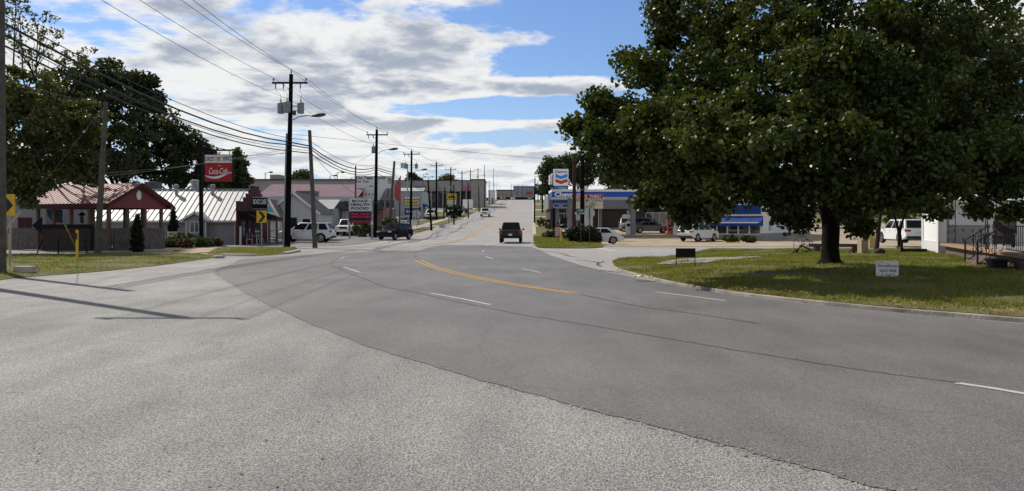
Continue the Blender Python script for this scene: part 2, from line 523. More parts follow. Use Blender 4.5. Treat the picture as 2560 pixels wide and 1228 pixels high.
def lettering(parent, s, m, cx, cz, w, h, y, name='lettering', shear=0.0, bold=0.0, depth=0.012, rot=None):
    """raised or printed letters filling a w x h box, facing local -Y"""
    cu = bpy.data.curves.new('letters', 'FONT')
    cu.body = s; cu.align_x = 'CENTER'; cu.shear = shear; cu.offset = bold; cu.resolution_u = 3; cu.space_line = 0.85
    cu.extrude = 0.0
    o = bpy.data.objects.new('letters', cu)
    me0 = o.to_mesh()
    co = np.zeros(len(me0.vertices) * 3, dtype=np.float32); me0.vertices.foreach_get('co', co); co = co.reshape(-1, 3)
    mn, mxx = co.min(0), co.max(0)
    faces = [list(p.vertices) for p in me0.polygons]
    o.to_mesh_clear(); bpy.data.objects.remove(o); bpy.data.curves.remove(cu)
    sx, sz = w / max(1e-6, mxx[0] - mn[0]), h / max(1e-6, mxx[1] - mn[1])
    vs = [(cx + (c[0] - (mn[0] + mxx[0]) / 2) * sx, y, cz + (c[1] - (mn[1] + mxx[1]) / 2) * sz) for c in co]
    if rot: vs = [tuple(rot @ Vector(v)) for v in vs]
    me = bpy.data.meshes.new(name); me.from_pydata(vs, [], faces); me.materials.append(m)
    ob = bpy.data.objects.new(name, me); COL.objects.link(ob); ob.parent = parent
    return ob

# ------------------------------------------------------------------ ground sheets
def cut_poly(poly, step=None):
    bm = bmesh.new()
    vs = [bm.verts.new((p[0], p[1], 0)) for p in poly]
    for t in tessellate_polygon([[Vector((p[0], p[1], 0)) for p in poly]]):
        try: bm.faces.new([vs[i] for i in t])
        except ValueError: pass
    ys = [p[1] for p in poly]; xs = [p[0] for p in poly]
    cuts = [((0, k, 0), (0, 1, 0)) for k in YK if min(ys) < k < max(ys)]
    cuts += [((k, 0, 0), (1, 0, 0)) for k in XK if min(xs) < k < max(xs)]
    if step:
        k = min(ys) + step
        while k < max(ys): cuts.append(((0, k, 0), (0, 1, 0))); k += step
        k = min(xs) + step
        while k < max(xs): cuts.append(((k, 0, 0), (1, 0, 0))); k += step
    for co, no in cuts:
        bmesh.ops.bisect_plane(bm, geom=bm.verts[:] + bm.edges[:] + bm.faces[:], dist=1e-5, plane_co=co, plane_no=no)
    return bm
def sheet(name, poly, off, m, zfun=None, step=None, kind='structure', parent=None):
    bm = cut_poly(poly, step)
    for v in bm.verts:
        v.co.z = (zfun(v.co.x, v.co.y) if zfun else terrain(v.co.x, v.co.y)) + off
    for f in bm.faces:
        if f.normal.z < 0: f.normal_flip()
    bm.normal_update()
    for f in bm.faces:
        if f.normal.z < 0: f.normal_flip()
    me = bpy.data.meshes.new(name); bm.to_mesh(me); bm.free()
    me.materials.append(m)
    o = bpy.data.objects.new(name, me); COL.objects.link(o)
    if kind: o['kind'] = kind
    if parent: o.parent = parent
    return o
def smooth_line(pts, n=6):
    """Catmull-Rom through ground points"""
    pts = [Vector((p[0], p[1])) for p in pts]
    q = [pts[0] * 2 - pts[1]] + pts + [pts[-1] * 2 - pts[-2]]
    out = []
    for i in range(1, len(q) - 2):
        for j in range(n):
            t = j / n
            out.append(0.5 * ((2 * q[i]) + (-q[i - 1] + q[i + 1]) * t + (2 * q[i - 1] - 5 * q[i] + 4 * q[i + 1] - q[i + 2]) * t * t + (-q[i - 1] + 3 * q[i] - 3 * q[i + 1] + q[i + 2]) * t ** 3))
    out.append(pts[-1])
    return out
def offset_line(pts, d):
    out = []
    for i, p in enumerate(pts):
        t = (pts[min(i + 1, len(pts) - 1)] - pts[max(i - 1, 0)]).normalized()
        out.append(p + Vector((t.y, -t.x)) * d)
    return out
def stripe(mbm, pts, w, off):
    """flat painted stripe of width w along ground points"""
    a, b = offset_line(pts, w / 2), offset_line(pts, -w / 2)
    for i in range(len(pts) - 1):
        q = [a[i], a[i + 1], b[i + 1], b[i]]
        mbm.face([(p.x, p.y, terrain(p.x, p.y) + off) for p in q])
def subdiv(pts, step=2.0):
    out = [Vector(pts[0][:2])]
    for a, b in zip(pts[:-1], pts[1:]):
        a, b = Vector(a[:2]), Vector(b[:2])
        k = max(1, int((b - a).length / step))
        out += [a.lerp(b, j / k) for j in range(1, k + 1)]
    return out
def kerb(name, pts, m, w=0.16, h=0.13, zfun=None):
    mb = MB()
    a, b = offset_line(pts, w / 2), offset_line(pts, -w / 2)
    zf = zfun or terrain
    prev = None
    for i in range(len(pts)):
        za, zb = zf(a[i].x, a[i].y), zf(b[i].x, b[i].y)
        ring = [mb.bm.verts.new(v) for v in ((a[i].x, a[i].y, za - .05), (b[i].x, b[i].y, zb - .05), (b[i].x, b[i].y, zb + h), (a[i].x, a[i].y, za + h))]
        if prev:
            for j in range(4):
                mb.bm.faces.new((prev[j], prev[(j + 1) % 4], ring[(j + 1) % 4], ring[j]))
        else:
            mb.bm.faces.new(ring[::-1])
        prev = ring
    mb.bm.faces.new(prev)
    o = mb.build(name, m, bevel=0.02)
    o['kind'] = 'structure'
    return o
# ------------------------------------------------------------------ ground, roads, kerbs, markings
A_OLD = asphalt('old_asphalt', (0.42, 0.41, 0.39), (0.13, 0.127, 0.12), 125, 0.42, rough=0.72, bump=0.9, dist=0.014, cracks=0.5, spots=0.30)
A_NEW = asphalt('new_asphalt', (0.205, 0.199, 0.195), (0.090, 0.088, 0.086), 150, 0.32, rough=0.66, bump=0.5, dist=0.006, cracks=0.45, spots=0.18, patch_scale=0.16)
A_FAR = asphalt('worn_asphalt', (0.42, 0.40, 0.365), (0.22, 0.21, 0.195), 60, 0.18, rough=0.55, bump=0.4, dist=0.008)
A_LOT = asphalt('lot_asphalt', (0.22, 0.22, 0.22), (0.11, 0.11, 0.11), 60, 0.25, rough=0.65, bump=0.5, dist=0.008)
CONC = mat('concrete', (0.42, 0.39, 0.34), rough=0.85, var=0.22, scale=2.0, bump=0.4, bscale=60)
CONC_T = mat('tan_concrete', (0.36, 0.29, 0.21), rough=0.85, var=0.35, scale=0.5, bump=0.3, bscale=50, detail=9)
SOIL = mat('grass_floor', (0.068, 0.088, 0.020), rough=0.95, var=0.5, scale=0.7, bump=0.7, bscale=25, col2=(0.18, 0.145, 0.065), detail=9)
GRAVEL = mat('gravel', (0.30, 0.30, 0.30), rough=0.9, var=0.5, scale=14, bump=1.0, bscale=30)
MULCH = mat('mulch', (0.07, 0.05, 0.035), rough=0.95, var=0.6, scale=9, bump=1.0, bscale=30)
WHITE_LINE = mat('white_line_paint', (0.58, 0.58, 0.56), rough=0.75, scale=9, col2=(0.36, 0.355, 0.34), detail=9)
YEL_LINE = mat('yellow_line_paint', (0.62, 0.36, 0.06), rough=0.75, scale=8, col2=(0.38, 0.24, 0.08), detail=9)
TAR = mat('crack_tar', (0.055, 0.055, 0.055), rough=0.5, var=0.2, scale=5)

def XR(Y): return 1.77 + 0.0275 * (Y - 63)
def XL(Y): return XR(Y) - 14.5
sheet('ground', [(-1500, -300), (1500, -300), (1500, 3500), (-1500, 3500)], 0.0, SOIL)
# worn asphalt of the wide apron in front
sheet('apron', [(-70, -10), (40, -10), (40, 40), (6, 61), (XR(63) + .2, 61), (XR(63) - 14, 61), (-70, 40)], 0.004, A_OLD)
# the far road going up the hill
yy = [56 + 6 * i for i in range(80)]
sheet('road', [(XR(y), y) for y in yy] + [(XL(y), y) for y in yy[::-1]], 0.008, A_FAR)
# resurfaced bend
seam = [(2330, 1262), (1990, 1165), (1700, 1085), (1280, 975), (900, 860), (690, 772), (600, 725), (549, 692), (537, 681), (548, 672), (575, 662), (606, 648)]
top = [(740, 639), (900, 631), (1040, 628.5), (1060, 624), (1078, 617.5), (1110, 612.5), (1200, 612.5), (1331, 618.5)]
rgt = [(1380, 640), (1450, 664), (1520, 682), (1600, 698), (1680, 713), (1800, 735), (2000, 760), (2560, 812), (3400, 885)]
def g2(pts): return [G(*p).to_2d() for p in pts]
s1 = smooth_line(g2(seam), 30)
s1 = [p + Vector((rnd.uniform(-.012, .012), rnd.uniform(-.012, .012))) + Vector((.018 * math.sin(i * .31) + .012 * math.sin(i * .83 + 1), 0)) for i, p in enumerate(s1)]
bend = s1 + g2(top) + g2(rgt) + [Vector((26, 2)), Vector((9, 1.0))]
sheet('road', bend, 0.0105, A_NEW)
# left-hand lots and drives
sheet('car_park', [(-90, 41.5), (-29, 41.5), (-22.5, 47.5), (-16, 53), (-13.3, 58), (-12.9, 64), (XL(80) - .3, 80), (XL(96) - .3, 96), (-18, 112), (-16, 150), (-16, 235), (-140, 235), (-140, 41.5)], 0.018, A_LOT)
sheet('side_street', g2([(1332, 619.5), (1380, 641), (1450, 665), (1500, 677), (1546, 682), (1546, 651), (1620, 649), (1700, 641), (1760, 629)]) + [Vector((24, 45)), Vector((80, 48)), Vector((80, 62)), Vector((30, 57.5)), Vector((14, 57.5)), Vector((9, 56.5)), Vector((2.4, 56.5))], 0.022, A_FAR)
sheet('fuel_forecourt', [(6.5, 57), (14, 57.9), (30, 57.9), (80, 62.4), (80, 125), (4.8, 125), (4.8, 80), (5.2, 66), (8.2, 62.5)], 0.034, CONC_T)
# sheets for driveways up the hill on the right, walk on the left
for y0, y1 in ((72.5, 76), (113, 118), (158, 163), (205, 214), (262, 270)):
    sheet('driveway', [(XR(y0) + .05, y0), (XR(y0) + 9, y0), (XR(y1) + 9, y1), (XR(y1) + .05, y1)], 0.018, CONC)
sheet('sidewalk', [(XL(y) - 2.2, y) for y in (99, 140, 200, 300, 330)] + [(XL(y) - 3.6, y) for y in (330, 300, 200, 140, 99)], 0.024, CONC)
for y0, y1 in ((112, 116.5), (150, 155), (196, 203), (240, 248)):
    sheet('driveway', [(XL(y0) - .05, y0), (XL(y0) - 14, y0), (XL(y1) - 14, y1), (XL(y1) - .05, y1)], 0.030, CONC)
sheet('gutter', [(XR(y) - .02, y) for y in yy[1:]] + [(XR(y) + .45, y) for y in yy[:0:-1]], 0.040, CONC)

# --- raised lawns and verges
KL = smooth_line(g2([(1640, 648), (1565, 649), (1540, 655), (1532, 663), (1546, 676), (1600, 692), (1650, 704), (1700, 715), (1780, 729), (1860, 741), (2000, 757), (2200, 777), (2400, 794.5), (2560, 807), (2900, 834)]), 6)
KLa = np.array([[p.x, p.y] for p in KL])
def dist_line(x, y, A):
    p = np.array([x, y]); a, b = A[:-1], A[1:]
    d = b - a
    t = np.clip(((p - a) * d).sum(1) / (d * d).sum(1), 0, 1)
    return float(np.sqrt((((a + d * t[:, None]) - p) ** 2).sum(1)).min())
def lawn_z(x, y):
    d = dist_line(x, y, KLa)
    t = min(1.0, d / 7.0); t = t * t * (3 - 2 * t)
    return 0.10 + 0.20 * t + 0.03 * math.sin(x * .9 + 1) * math.sin(y * .7) * t
lawn_poly = [p for p in KL] + [Vector((30, 14)), Vector((60, 44)), Vector((22, 44)), Vector((14, 43.2)), Vector((11.5, 42.5)), Vector((10, 39.5)), Vector((9.2, 38))]
LAWN = sheet('lawn', lawn_poly, 0.0, SOIL, zfun=lawn_z, step=0.6)
kerb('kerb', KL[6:], mat('worn_kerb', (0.30, 0.27, 0.23), rough=0.9, var=0.45, scale=1.3, bump=0.6, bscale=20), w=0.17, h=0.09)
gp = [(1640, 655), (1660, 648), (1720, 644), (1820, 643), (1912, 644.5), (1850, 650), (1760, 656)]
sheet('gravel_strip', [G(px, py, 0.24).to_2d() for px, py in gp], 0.03, GRAVEL, zfun=lawn_z, step=0.6)

V1F = smooth_line(g2([(-420, 757), (-150, 722), (0, 701), (100, 691), (250, 680), (400, 664), (500, 650), (540, 645), (546, 641.5), (520, 638.5)]), 5)
V1 = [p for p in V1F] + g2([(420, 637), (340, 638), (240, 639), (100, 640), (0, 641)]) + [Vector((-60, 39))]
V1a = np.array([[p.x, p.y] for p in V1F])
def verge_z(A):
    def f(x, y):
        t = min(1.0, dist_line(x, y, A) / 1.5)
        return 0.02 + 0.09 * t * (2 - t)
    return f
sheet('grass_verge', V1, 0.0, SOIL, zfun=verge_z(V1a), step=0.7)
V2F = smooth_line(g2([(524, 632.5), (520, 636), (560, 638.5), (640, 639.5), (700, 637), (745, 629.5)]), 4)
V2 = V2F + g2([(738, 623), (640, 621.5), (548, 622.5)])
V2a = np.array([[p.x, p.y] for p in V2F])
sheet('grass_verge', V2, 0.0, SOIL, zfun=verge_z(V2a), step=0.7)
kerb('kerb', smooth_line(g2([(560, 639), (600, 640.5), (640, 640.5)]), 4), CONC, w=.25, h=.10)
kerb('kerb', smooth_line(g2([(712, 636), (728, 633), (746, 629.5)]), 4), CONC, w=.3, h=.12)
sheet('walkway', g2([(412, 640.5), (520, 632), (548, 621), (500, 621), (440, 628), (330, 634), (345, 640.5)]), 0.03, CONC_T)
sheet('planting_bed', g2([(395, 621), (440, 627.5), (500, 620.5), (560, 616.5), (560, 611), (395, 612)]), 0.045, MULCH)
# corner verge by the fuel station
V3F = smooth_line(g2([(1333, 588), (1333, 600), (1336, 612), (1348, 620.5), (1400, 622), (1470, 622), (1506, 620)]), 5)
V3 = V3F + g2([(1500, 611), (1480, 604), (1420, 601), (1400, 590), (1385, 586.5)])
V3a = np.array([[p.x, p.y] for p in V3F])
def v3z(x, y):
    t = min(1.0, dist_line(x, y, V3a) / 1.6)
    return terrain(x, y) + 0.07 + 0.10 * t * (2 - t)
sheet('grass_verge', V3, 0.0, SOIL, zfun=v3z, step=0.8)
sheet('grass_verge', [(XR(y) + .5, y) for y in (64, 72.4)] + [(XR(y) + 3.1, y) for y in (72.4, 64)], 0.02, SOIL)
for y0, y1 in ((76.2, 112.8), (118.2, 157.8), (163.2, 204.8), (214.2, 261), (271, 330)):
    yl = [y0 + (y1 - y0) * i / 8 for i in range(9)]
    sheet('grass_verge', [(XR(y) + .5, y) for y in yl] + [(XR(y) + (3.4 if y < 118 else 9), y) for y in yl[::-1]], 0.06, SOIL)
for y0, y1, w in ((97, 111.8, 2.1), (116.7, 149.6, 2.1), (155.3, 195.6, 2.1), (203.3, 239.6, 2.1), (248.3, 335, 3.0)):
    yl = [y0 + (y1 - y0) * i / 8 for i in range(9)]
    sheet('grass_verge', [(XL(y) - .1, y) for y in yl] + [(XL(y) - w, y) for y in yl[::-1]], 0.06, SOIL)
for poly in ([(-19.5, 150), (-14.6, 150), (-13.4, 195), (-19.5, 195)], [(-30, 84), (-20.5, 84), (-20.5, 88), (-30, 88)]):
    sheet('grass_verge', poly, 0.07, SOIL)

# --- painted lines
def marking(name, lines, m, w, off):
    mb = MB()
    for l in lines: stripe(mb, l, w, off)
    o = mb.build(name, m); o['kind'] = 'structure'
    return o
def gl(*pts): return subdiv(g2(pts), 1.0)
near_dashes = [gl((859, 669), (880, 675.5), (901, 683)), gl((850, 646.5), (861, 643.2)), gl((897, 630.5), (911, 628)), gl((1078, 735), (1150, 748), (1226, 764)), gl((2390, 963), (2480, 976), (2580, 991)),
               gl((1640, 732), (1720, 741.5), (1813, 754)), gl((1304, 673), (1328, 677.5), (1350, 683)), gl((1215, 642), (1231, 648)), gl((1206, 628.5), (1211, 628.5))]
# the last two read as short blocks seen nearly end-on
for l in near_dashes[-1:]:
    pass
near_dashes[-1] = [Vector(G(1207, 630).to_2d()), Vector(G(1209, 626.5).to_2d())]
marking('lane_marking', near_dashes, WHITE_LINE, 0.095, 0.016)
far_d = []
for k in range(26):
    y0 = 57.5 + 12.2 * k
    if 60 < y0 + 3 < 345:
        far_d.append([Vector((XR(y) - 3.65, y)) for y in (y0, y0 + 1.5, y0 + 3.0)])
for k in range(26):
    y0 = 66 + 12.2 * k
    if y0 < 340:
        far_d.append([Vector((XL(y) + 3.65, y)) for y in (y0, y0 + 1.5, y0 + 3.0)])
marking('lane_marking', far_d, WHITE_LINE, 0.14, 0.014)
yn = smooth_line(g2([(1036, 651), (1075, 668), (1130, 683.5), (1220, 703), (1320, 720), (1424, 735)]), 8)
yn2 = smooth_line(g2([(1052, 651), (1088, 667), (1140, 681), (1228, 700.5), (1330, 718.5), (1441, 735)]), 8)
marking('lane_marking', [yn, yn2], YEL_LINE, 0.10, 0.016)
yc = [(XR(y) - 7.25) for y in (60,)]
yf = [Vector((XR(y) - 7.25 + max(0, (70 - y)) ** 2 * -0.006, y)) for y in np.arange(55.5, 420, 4.0)]
marking('lane_marking', [offset_line(yf, .13), offset_line(yf, -.13)], YEL_LINE, 0.12, 0.018)
stop_bar = [G(1494, 621.5).to_2d(), G(1536, 628.5).to_2d()]
marking('lane_marking', [stop_bar], WHITE_LINE, 0.45, 0.030)
# --- tarred joints and cracks
def wig(pts, amp):
    return [p + Vector((rnd.uniform(-amp, amp), rnd.uniform(-amp, amp))) for p in smooth_line(pts, 8)]
joints = [wig(g2([(858, 640), (836, 652), (826, 662), (850, 674), (905, 696), (960, 718), (1040, 733), (1110, 750), (1200, 768), (1300, 788), (1420, 807), (1600, 838), (1800, 872), (2000, 905), (2200, 935), (2400, 962)]), .02)]
marking('road_joint', joints, mat('worn_tar', (.075, .073, .07), var=.4, scale=3), 0.022, 0.018)
joint2 = [wig(g2([(1450, 738), (1600, 768), (1700, 782), (1900, 812)]), .02), wig(g2([(1216, 616), (1218, 626), (1226, 634), (1245, 642)]), .03), wig(g2([(1040, 628.5), (1036, 640), (1042, 650)]), .03)]
marking('road_joint', joint2, TAR, 0.025, 0.018)
fc = []
for base, spread in ((3.65, .5), (3.65, .9), (3.4, .7), (1.9, .5)):
    fc.append([Vector((XL(y) + base + spread * math.sin(y * .13 + base * 7 + spread) + rnd.uniform(-.25, .25), y)) for y in np.arange(64, 320, 3.0)])
for y in (78, 96, 131, 165, 205, 240, 280):
    fc.append([Vector((XL(y) + .3 + i * .9, y + rnd.uniform(-.3, .3))) for i in range(8)])
marking('road_joint', fc, TAR, 0.09, 0.016)
sc = [wig(g2([(1345, 628), (1400, 634), (1420, 641), (1440, 643)]), .1), wig(g2([(1440, 651), (1480, 655), (1500, 660)]), .1), wig(g2([(1510, 655), (1495, 661), (1500, 668)]), .05)]
marking('road_joint', sc, TAR, 0.10, 0.030)

# stones and grit lying on the old apron, bare soil round the trunk
def grit(label, n, box, seed, size, m, zf):
    rs = np.random.RandomState(seed)
    c = np.stack([box[0] + (box[1] - box[0]) * rs.rand(n), box[2] + (box[3] - box[2]) * rs.rand(n) ** 1.4, np.zeros(n)], 1)
    c[:, 2] = [zf(p[0], p[1]) for p in c]
    s = size * (0.5 + rs.rand(n) ** 2 * 1.6)
    o = np.array([[1, 0, .3], [0, 1, .3], [-1, 0, .3], [0, -1, .3], [0, 0, .9]])
    a = rs.rand(n) * 6.28
    rot = np.stack([np.stack([np.cos(a), -np.sin(a)], 1), np.stack([np.sin(a), np.cos(a)], 1)], 1)
    vs = np.repeat(o[None], n, 0) * (0.7 + 0.6 * rs.rand(n, 5, 1)); vs[:, :, :2] = np.einsum('nij,nkj->nki', rot, vs[:, :, :2])
    vs = vs * s[:, None, None] + c[:, None, :]
    i = np.arange(n)[:, None] * 5
    tr = np.concatenate([i + np.array([[k, (k + 1) % 4, 4]]) for k in range(4)], 1).reshape(-1, 3)
    return tag(np_mesh('loose_stones', vs.reshape(-1, 3), tr, m), label, 'stones', kind='stuff')
grit('loose grit and small stones scattered over the old apron', 900, (-9, 3, 4.2, 20), 201, .008, mat('grit', (.24, .22, .20), var=.5, scale=30, rough=.9), lambda x, y: .006)

def seam_grit():
    rs = np.random.RandomState(77); out = []
    q = np.array([[p.x, p.y] for p in s1])
    for k in range(1500):
        i = rs.randint(0, len(q) - 1); p = q[i] + (q[i + 1] - q[i]) * rs.rand() + rs.normal(size=2) * np.array([.09, .07]); out.append(p)
    out = np.array(out); o = np.array([[1, 0, .2], [0, 1, .2], [-1, 0, .2], [0, -1, .2], [0, 0, .8]])
    n = len(out); sz = .007 * (.5 + rs.rand(n) ** 2 * 2)
    vs = o[None] * (0.6 + 0.8 * rs.rand(n, 5, 1)) * sz[:, None, None]
    vs[:, :, :2] += out[:, None, :]; vs[:, :, 2] += .010
    i = np.arange(n)[:, None] * 5
    tr = np.concatenate([i + np.array([[k, (k + 1) % 4, 4]]) for k in range(4)], 1).reshape(-1, 3)
    tag(np_mesh('loose_stones', vs.reshape(-1, 3), tr, _M['grit']), 'crumbled grit along the seam between the old apron and the newer road', 'stones', kind='stuff')
seam_grit()
# ------------------------------------------------------------------ shared materials
WOOD_POLE = mat('creosote_wood', (0.008, 0.007, 0.0065), rough=0.85, spec=0.05, var=0.35, scale=6, bump=0.4, bscale=30)
WOOD_GREY = mat('weathered_pole_wood', (0.10, 0.088, 0.075), rough=0.85, var=0.35, scale=5, bump=0.5, bscale=30)
WOOD_BRN = mat('brown_pole_wood', (0.045, 0.027, 0.02), rough=0.85, var=0.3, scale=5, bump=0.4, bscale=30)
WIRE = mat('wire_black', (0.015, 0.015, 0.016), rough=0.5, var=0.1)
GALV = mat('galvanised_steel', (0.32, 0.33, 0.34), rough=0.45, metal=0.6, var=0.12, scale=6)
TRF = mat('transformer_grey', (0.22, 0.235, 0.24), rough=0.45, var=0.1, scale=4)
LAMPG = mat('lamp_grey', (0.05, 0.05, 0.053), rough=0.5, var=0.1)
PORC = mat('porcelain_grey', (0.20, 0.20, 0.21), rough=0.3, var=0.1)
BLACK = mat('black_metal', (0.009, 0.009, 0.010), rough=0.6, spec=0.12, var=0.15, scale=5)
DKGREY = mat('dark_grey_metal', (0.05, 0.05, 0.055), rough=0.5, var=0.15, scale=5)
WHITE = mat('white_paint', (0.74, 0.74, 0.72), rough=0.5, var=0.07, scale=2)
CREAM = mat('cream_paint', (0.66, 0.60, 0.46), rough=0.55, var=0.08, scale=2)
RED = mat('red_paint', (0.42, 0.025, 0.03), rough=0.45, var=0.12, scale=3)
BLUE = mat('blue_paint', (0.012, 0.06, 0.30), rough=0.45, var=0.10, scale=2)
BLUE_L = mat('light_blue_paint', (0.03, 0.20, 0.48), rough=0.45, var=0.08, scale=2)
YELLOW = mat('yellow_paint', (0.70, 0.42, 0.02), rough=0.5, var=0.15, scale=6)
TYRE = mat('tyre_rubber', (0.014, 0.014, 0.014), rough=0.8, var=0.2, scale=12)
RIM = mat('alloy_rim', (0.45, 0.45, 0.46), rough=0.3, metal=0.85, var=0.05)
GLASS_D = mat('car_glass', (0.006, 0.008, 0.009), rough=0.04, var=0.1, spec=0.22)
CHROME = mat('chrome', (0.6, 0.6, 0.6), rough=0.15, metal=1.0, var=0.03)
PLASTIC = mat('black_plastic', (0.02, 0.02, 0.021), rough=0.6, var=0.1)
HEADL = mat('headlight_lens', (0.55, 0.57, 0.58), rough=0.1, var=0.05, spec=0.9)
TAILL = mat('taillight_lens', (0.34, 0.012, 0.014), rough=0.12, var=0.05, spec=0.8)
PLATE = mat('licence_plate_white', (0.6, 0.62, 0.6), rough=0.4, var=0.1, scale=20)
INNER = mat('dark_interior', (0.02, 0.02, 0.02), rough=0.9, var=0.2)
def paint(name, col, metal=0.0, rough=0.32, coat=0.45, spec=0.4):
    return mat('car_paint_' + name, col, rough=rough, metal=metal, var=0.03, scale=1.5, coat=coat, spec=spec)
PW = paint('white', (0.72, 0.72, 0.71)); PK = paint('black', (0.003, 0.003, 0.004), coat=0.04, spec=0.12); PBR = paint('bronze', (0.040, 0.033, 0.029), 0.1, coat=0.05, spec=0.12)
PGR = paint('grey', (0.085, 0.075, 0.065), 0.5); PCR = paint('cream', (0.70, 0.68, 0.60)); PSV = paint('silver', (0.40, 0.41, 0.42), 0.6)
PRD = paint('red', (0.25, 0.015, 0.015)); PNV = paint('navy', (0.012, 0.02, 0.05))

# ------------------------------------------------------------------ vehicles
KINDS = {
 'sedan': dict(top=[(-.485, .26), (-.5, .40), (-.492, .60), (-.47, .665), (-.36, .69), (.22, .655), (.40, .585), (.47, .50), (.5, .38), (.49, .22)],
               cab=(-.40, .245, -.22, .045, .66), wx=(-.305, .31), win=[(.16, .50), (.54, .93)], clr=.15, wr=.33),
 'suv': dict(top=[(-.485, .28), (-.5, .36), (-.495, .50), (-.485, .62), (.21, .625), (.40, .575), (.475, .50), (.5, .36), (.485, .20)],
             cab=(-.485, .265, -.40, .085, .61), wx=(-.30, .31), win=[(.06, .29), (.33, .61), (.65, .95)], clr=.17, wr=.38),
 'pickup': dict(top=[(-.49, .32), (-.5, .40), (-.495, .615), (.235, .62), (.43, .585), (.49, .51), (.5, .34), (.485, .26)],
                cab=(-.12, .275, -.085, .125, .60), wx=(-.29, .325), win=[(.05, .42), (.47, .94)], clr=.22, wr=.40),
}
def wheel_mesh(r, w):
    mb = MB()
    mb.lathe([(.60 * r, -w / 2), (.93 * r, -w / 2), (r, -w * .28), (r, w * .28), (.93 * r, w / 2), (.60 * r, w / 2)], n=22, axis='y')
    t = mb.build('wheel', TYRE, smooth=True)
    m2 = MB()
    m2.lathe([(.66 * r, w / 2 - .01), (.66 * r, w / 2 + .012), (.56 * r, w / 2 + .016), (.55 * r, w / 2 - .01)], n=22, axis='y')
    m2.lathe([(.15 * r, w / 2 - .01), (.15 * r, w / 2 + .02), (.10 * r, w / 2 + .026)], n=10, axis='y')
    for k in range(5):
        a = 2 * math.pi * k / 5 + .3
        for da in (-.16, .16):
            m2.bar((math.cos(a) * .1 * r, w / 2 + .012, math.sin(a) * .1 * r), (math.cos(a + da) * .6 * r, w / 2 + .008, math.sin(a + da) * .6 * r), .05 * r * 1.8, .016, up=(0, 1, 0))
    rm = m2.build('rim', RIM, smooth=True)
    return t, rm
_WC = {}
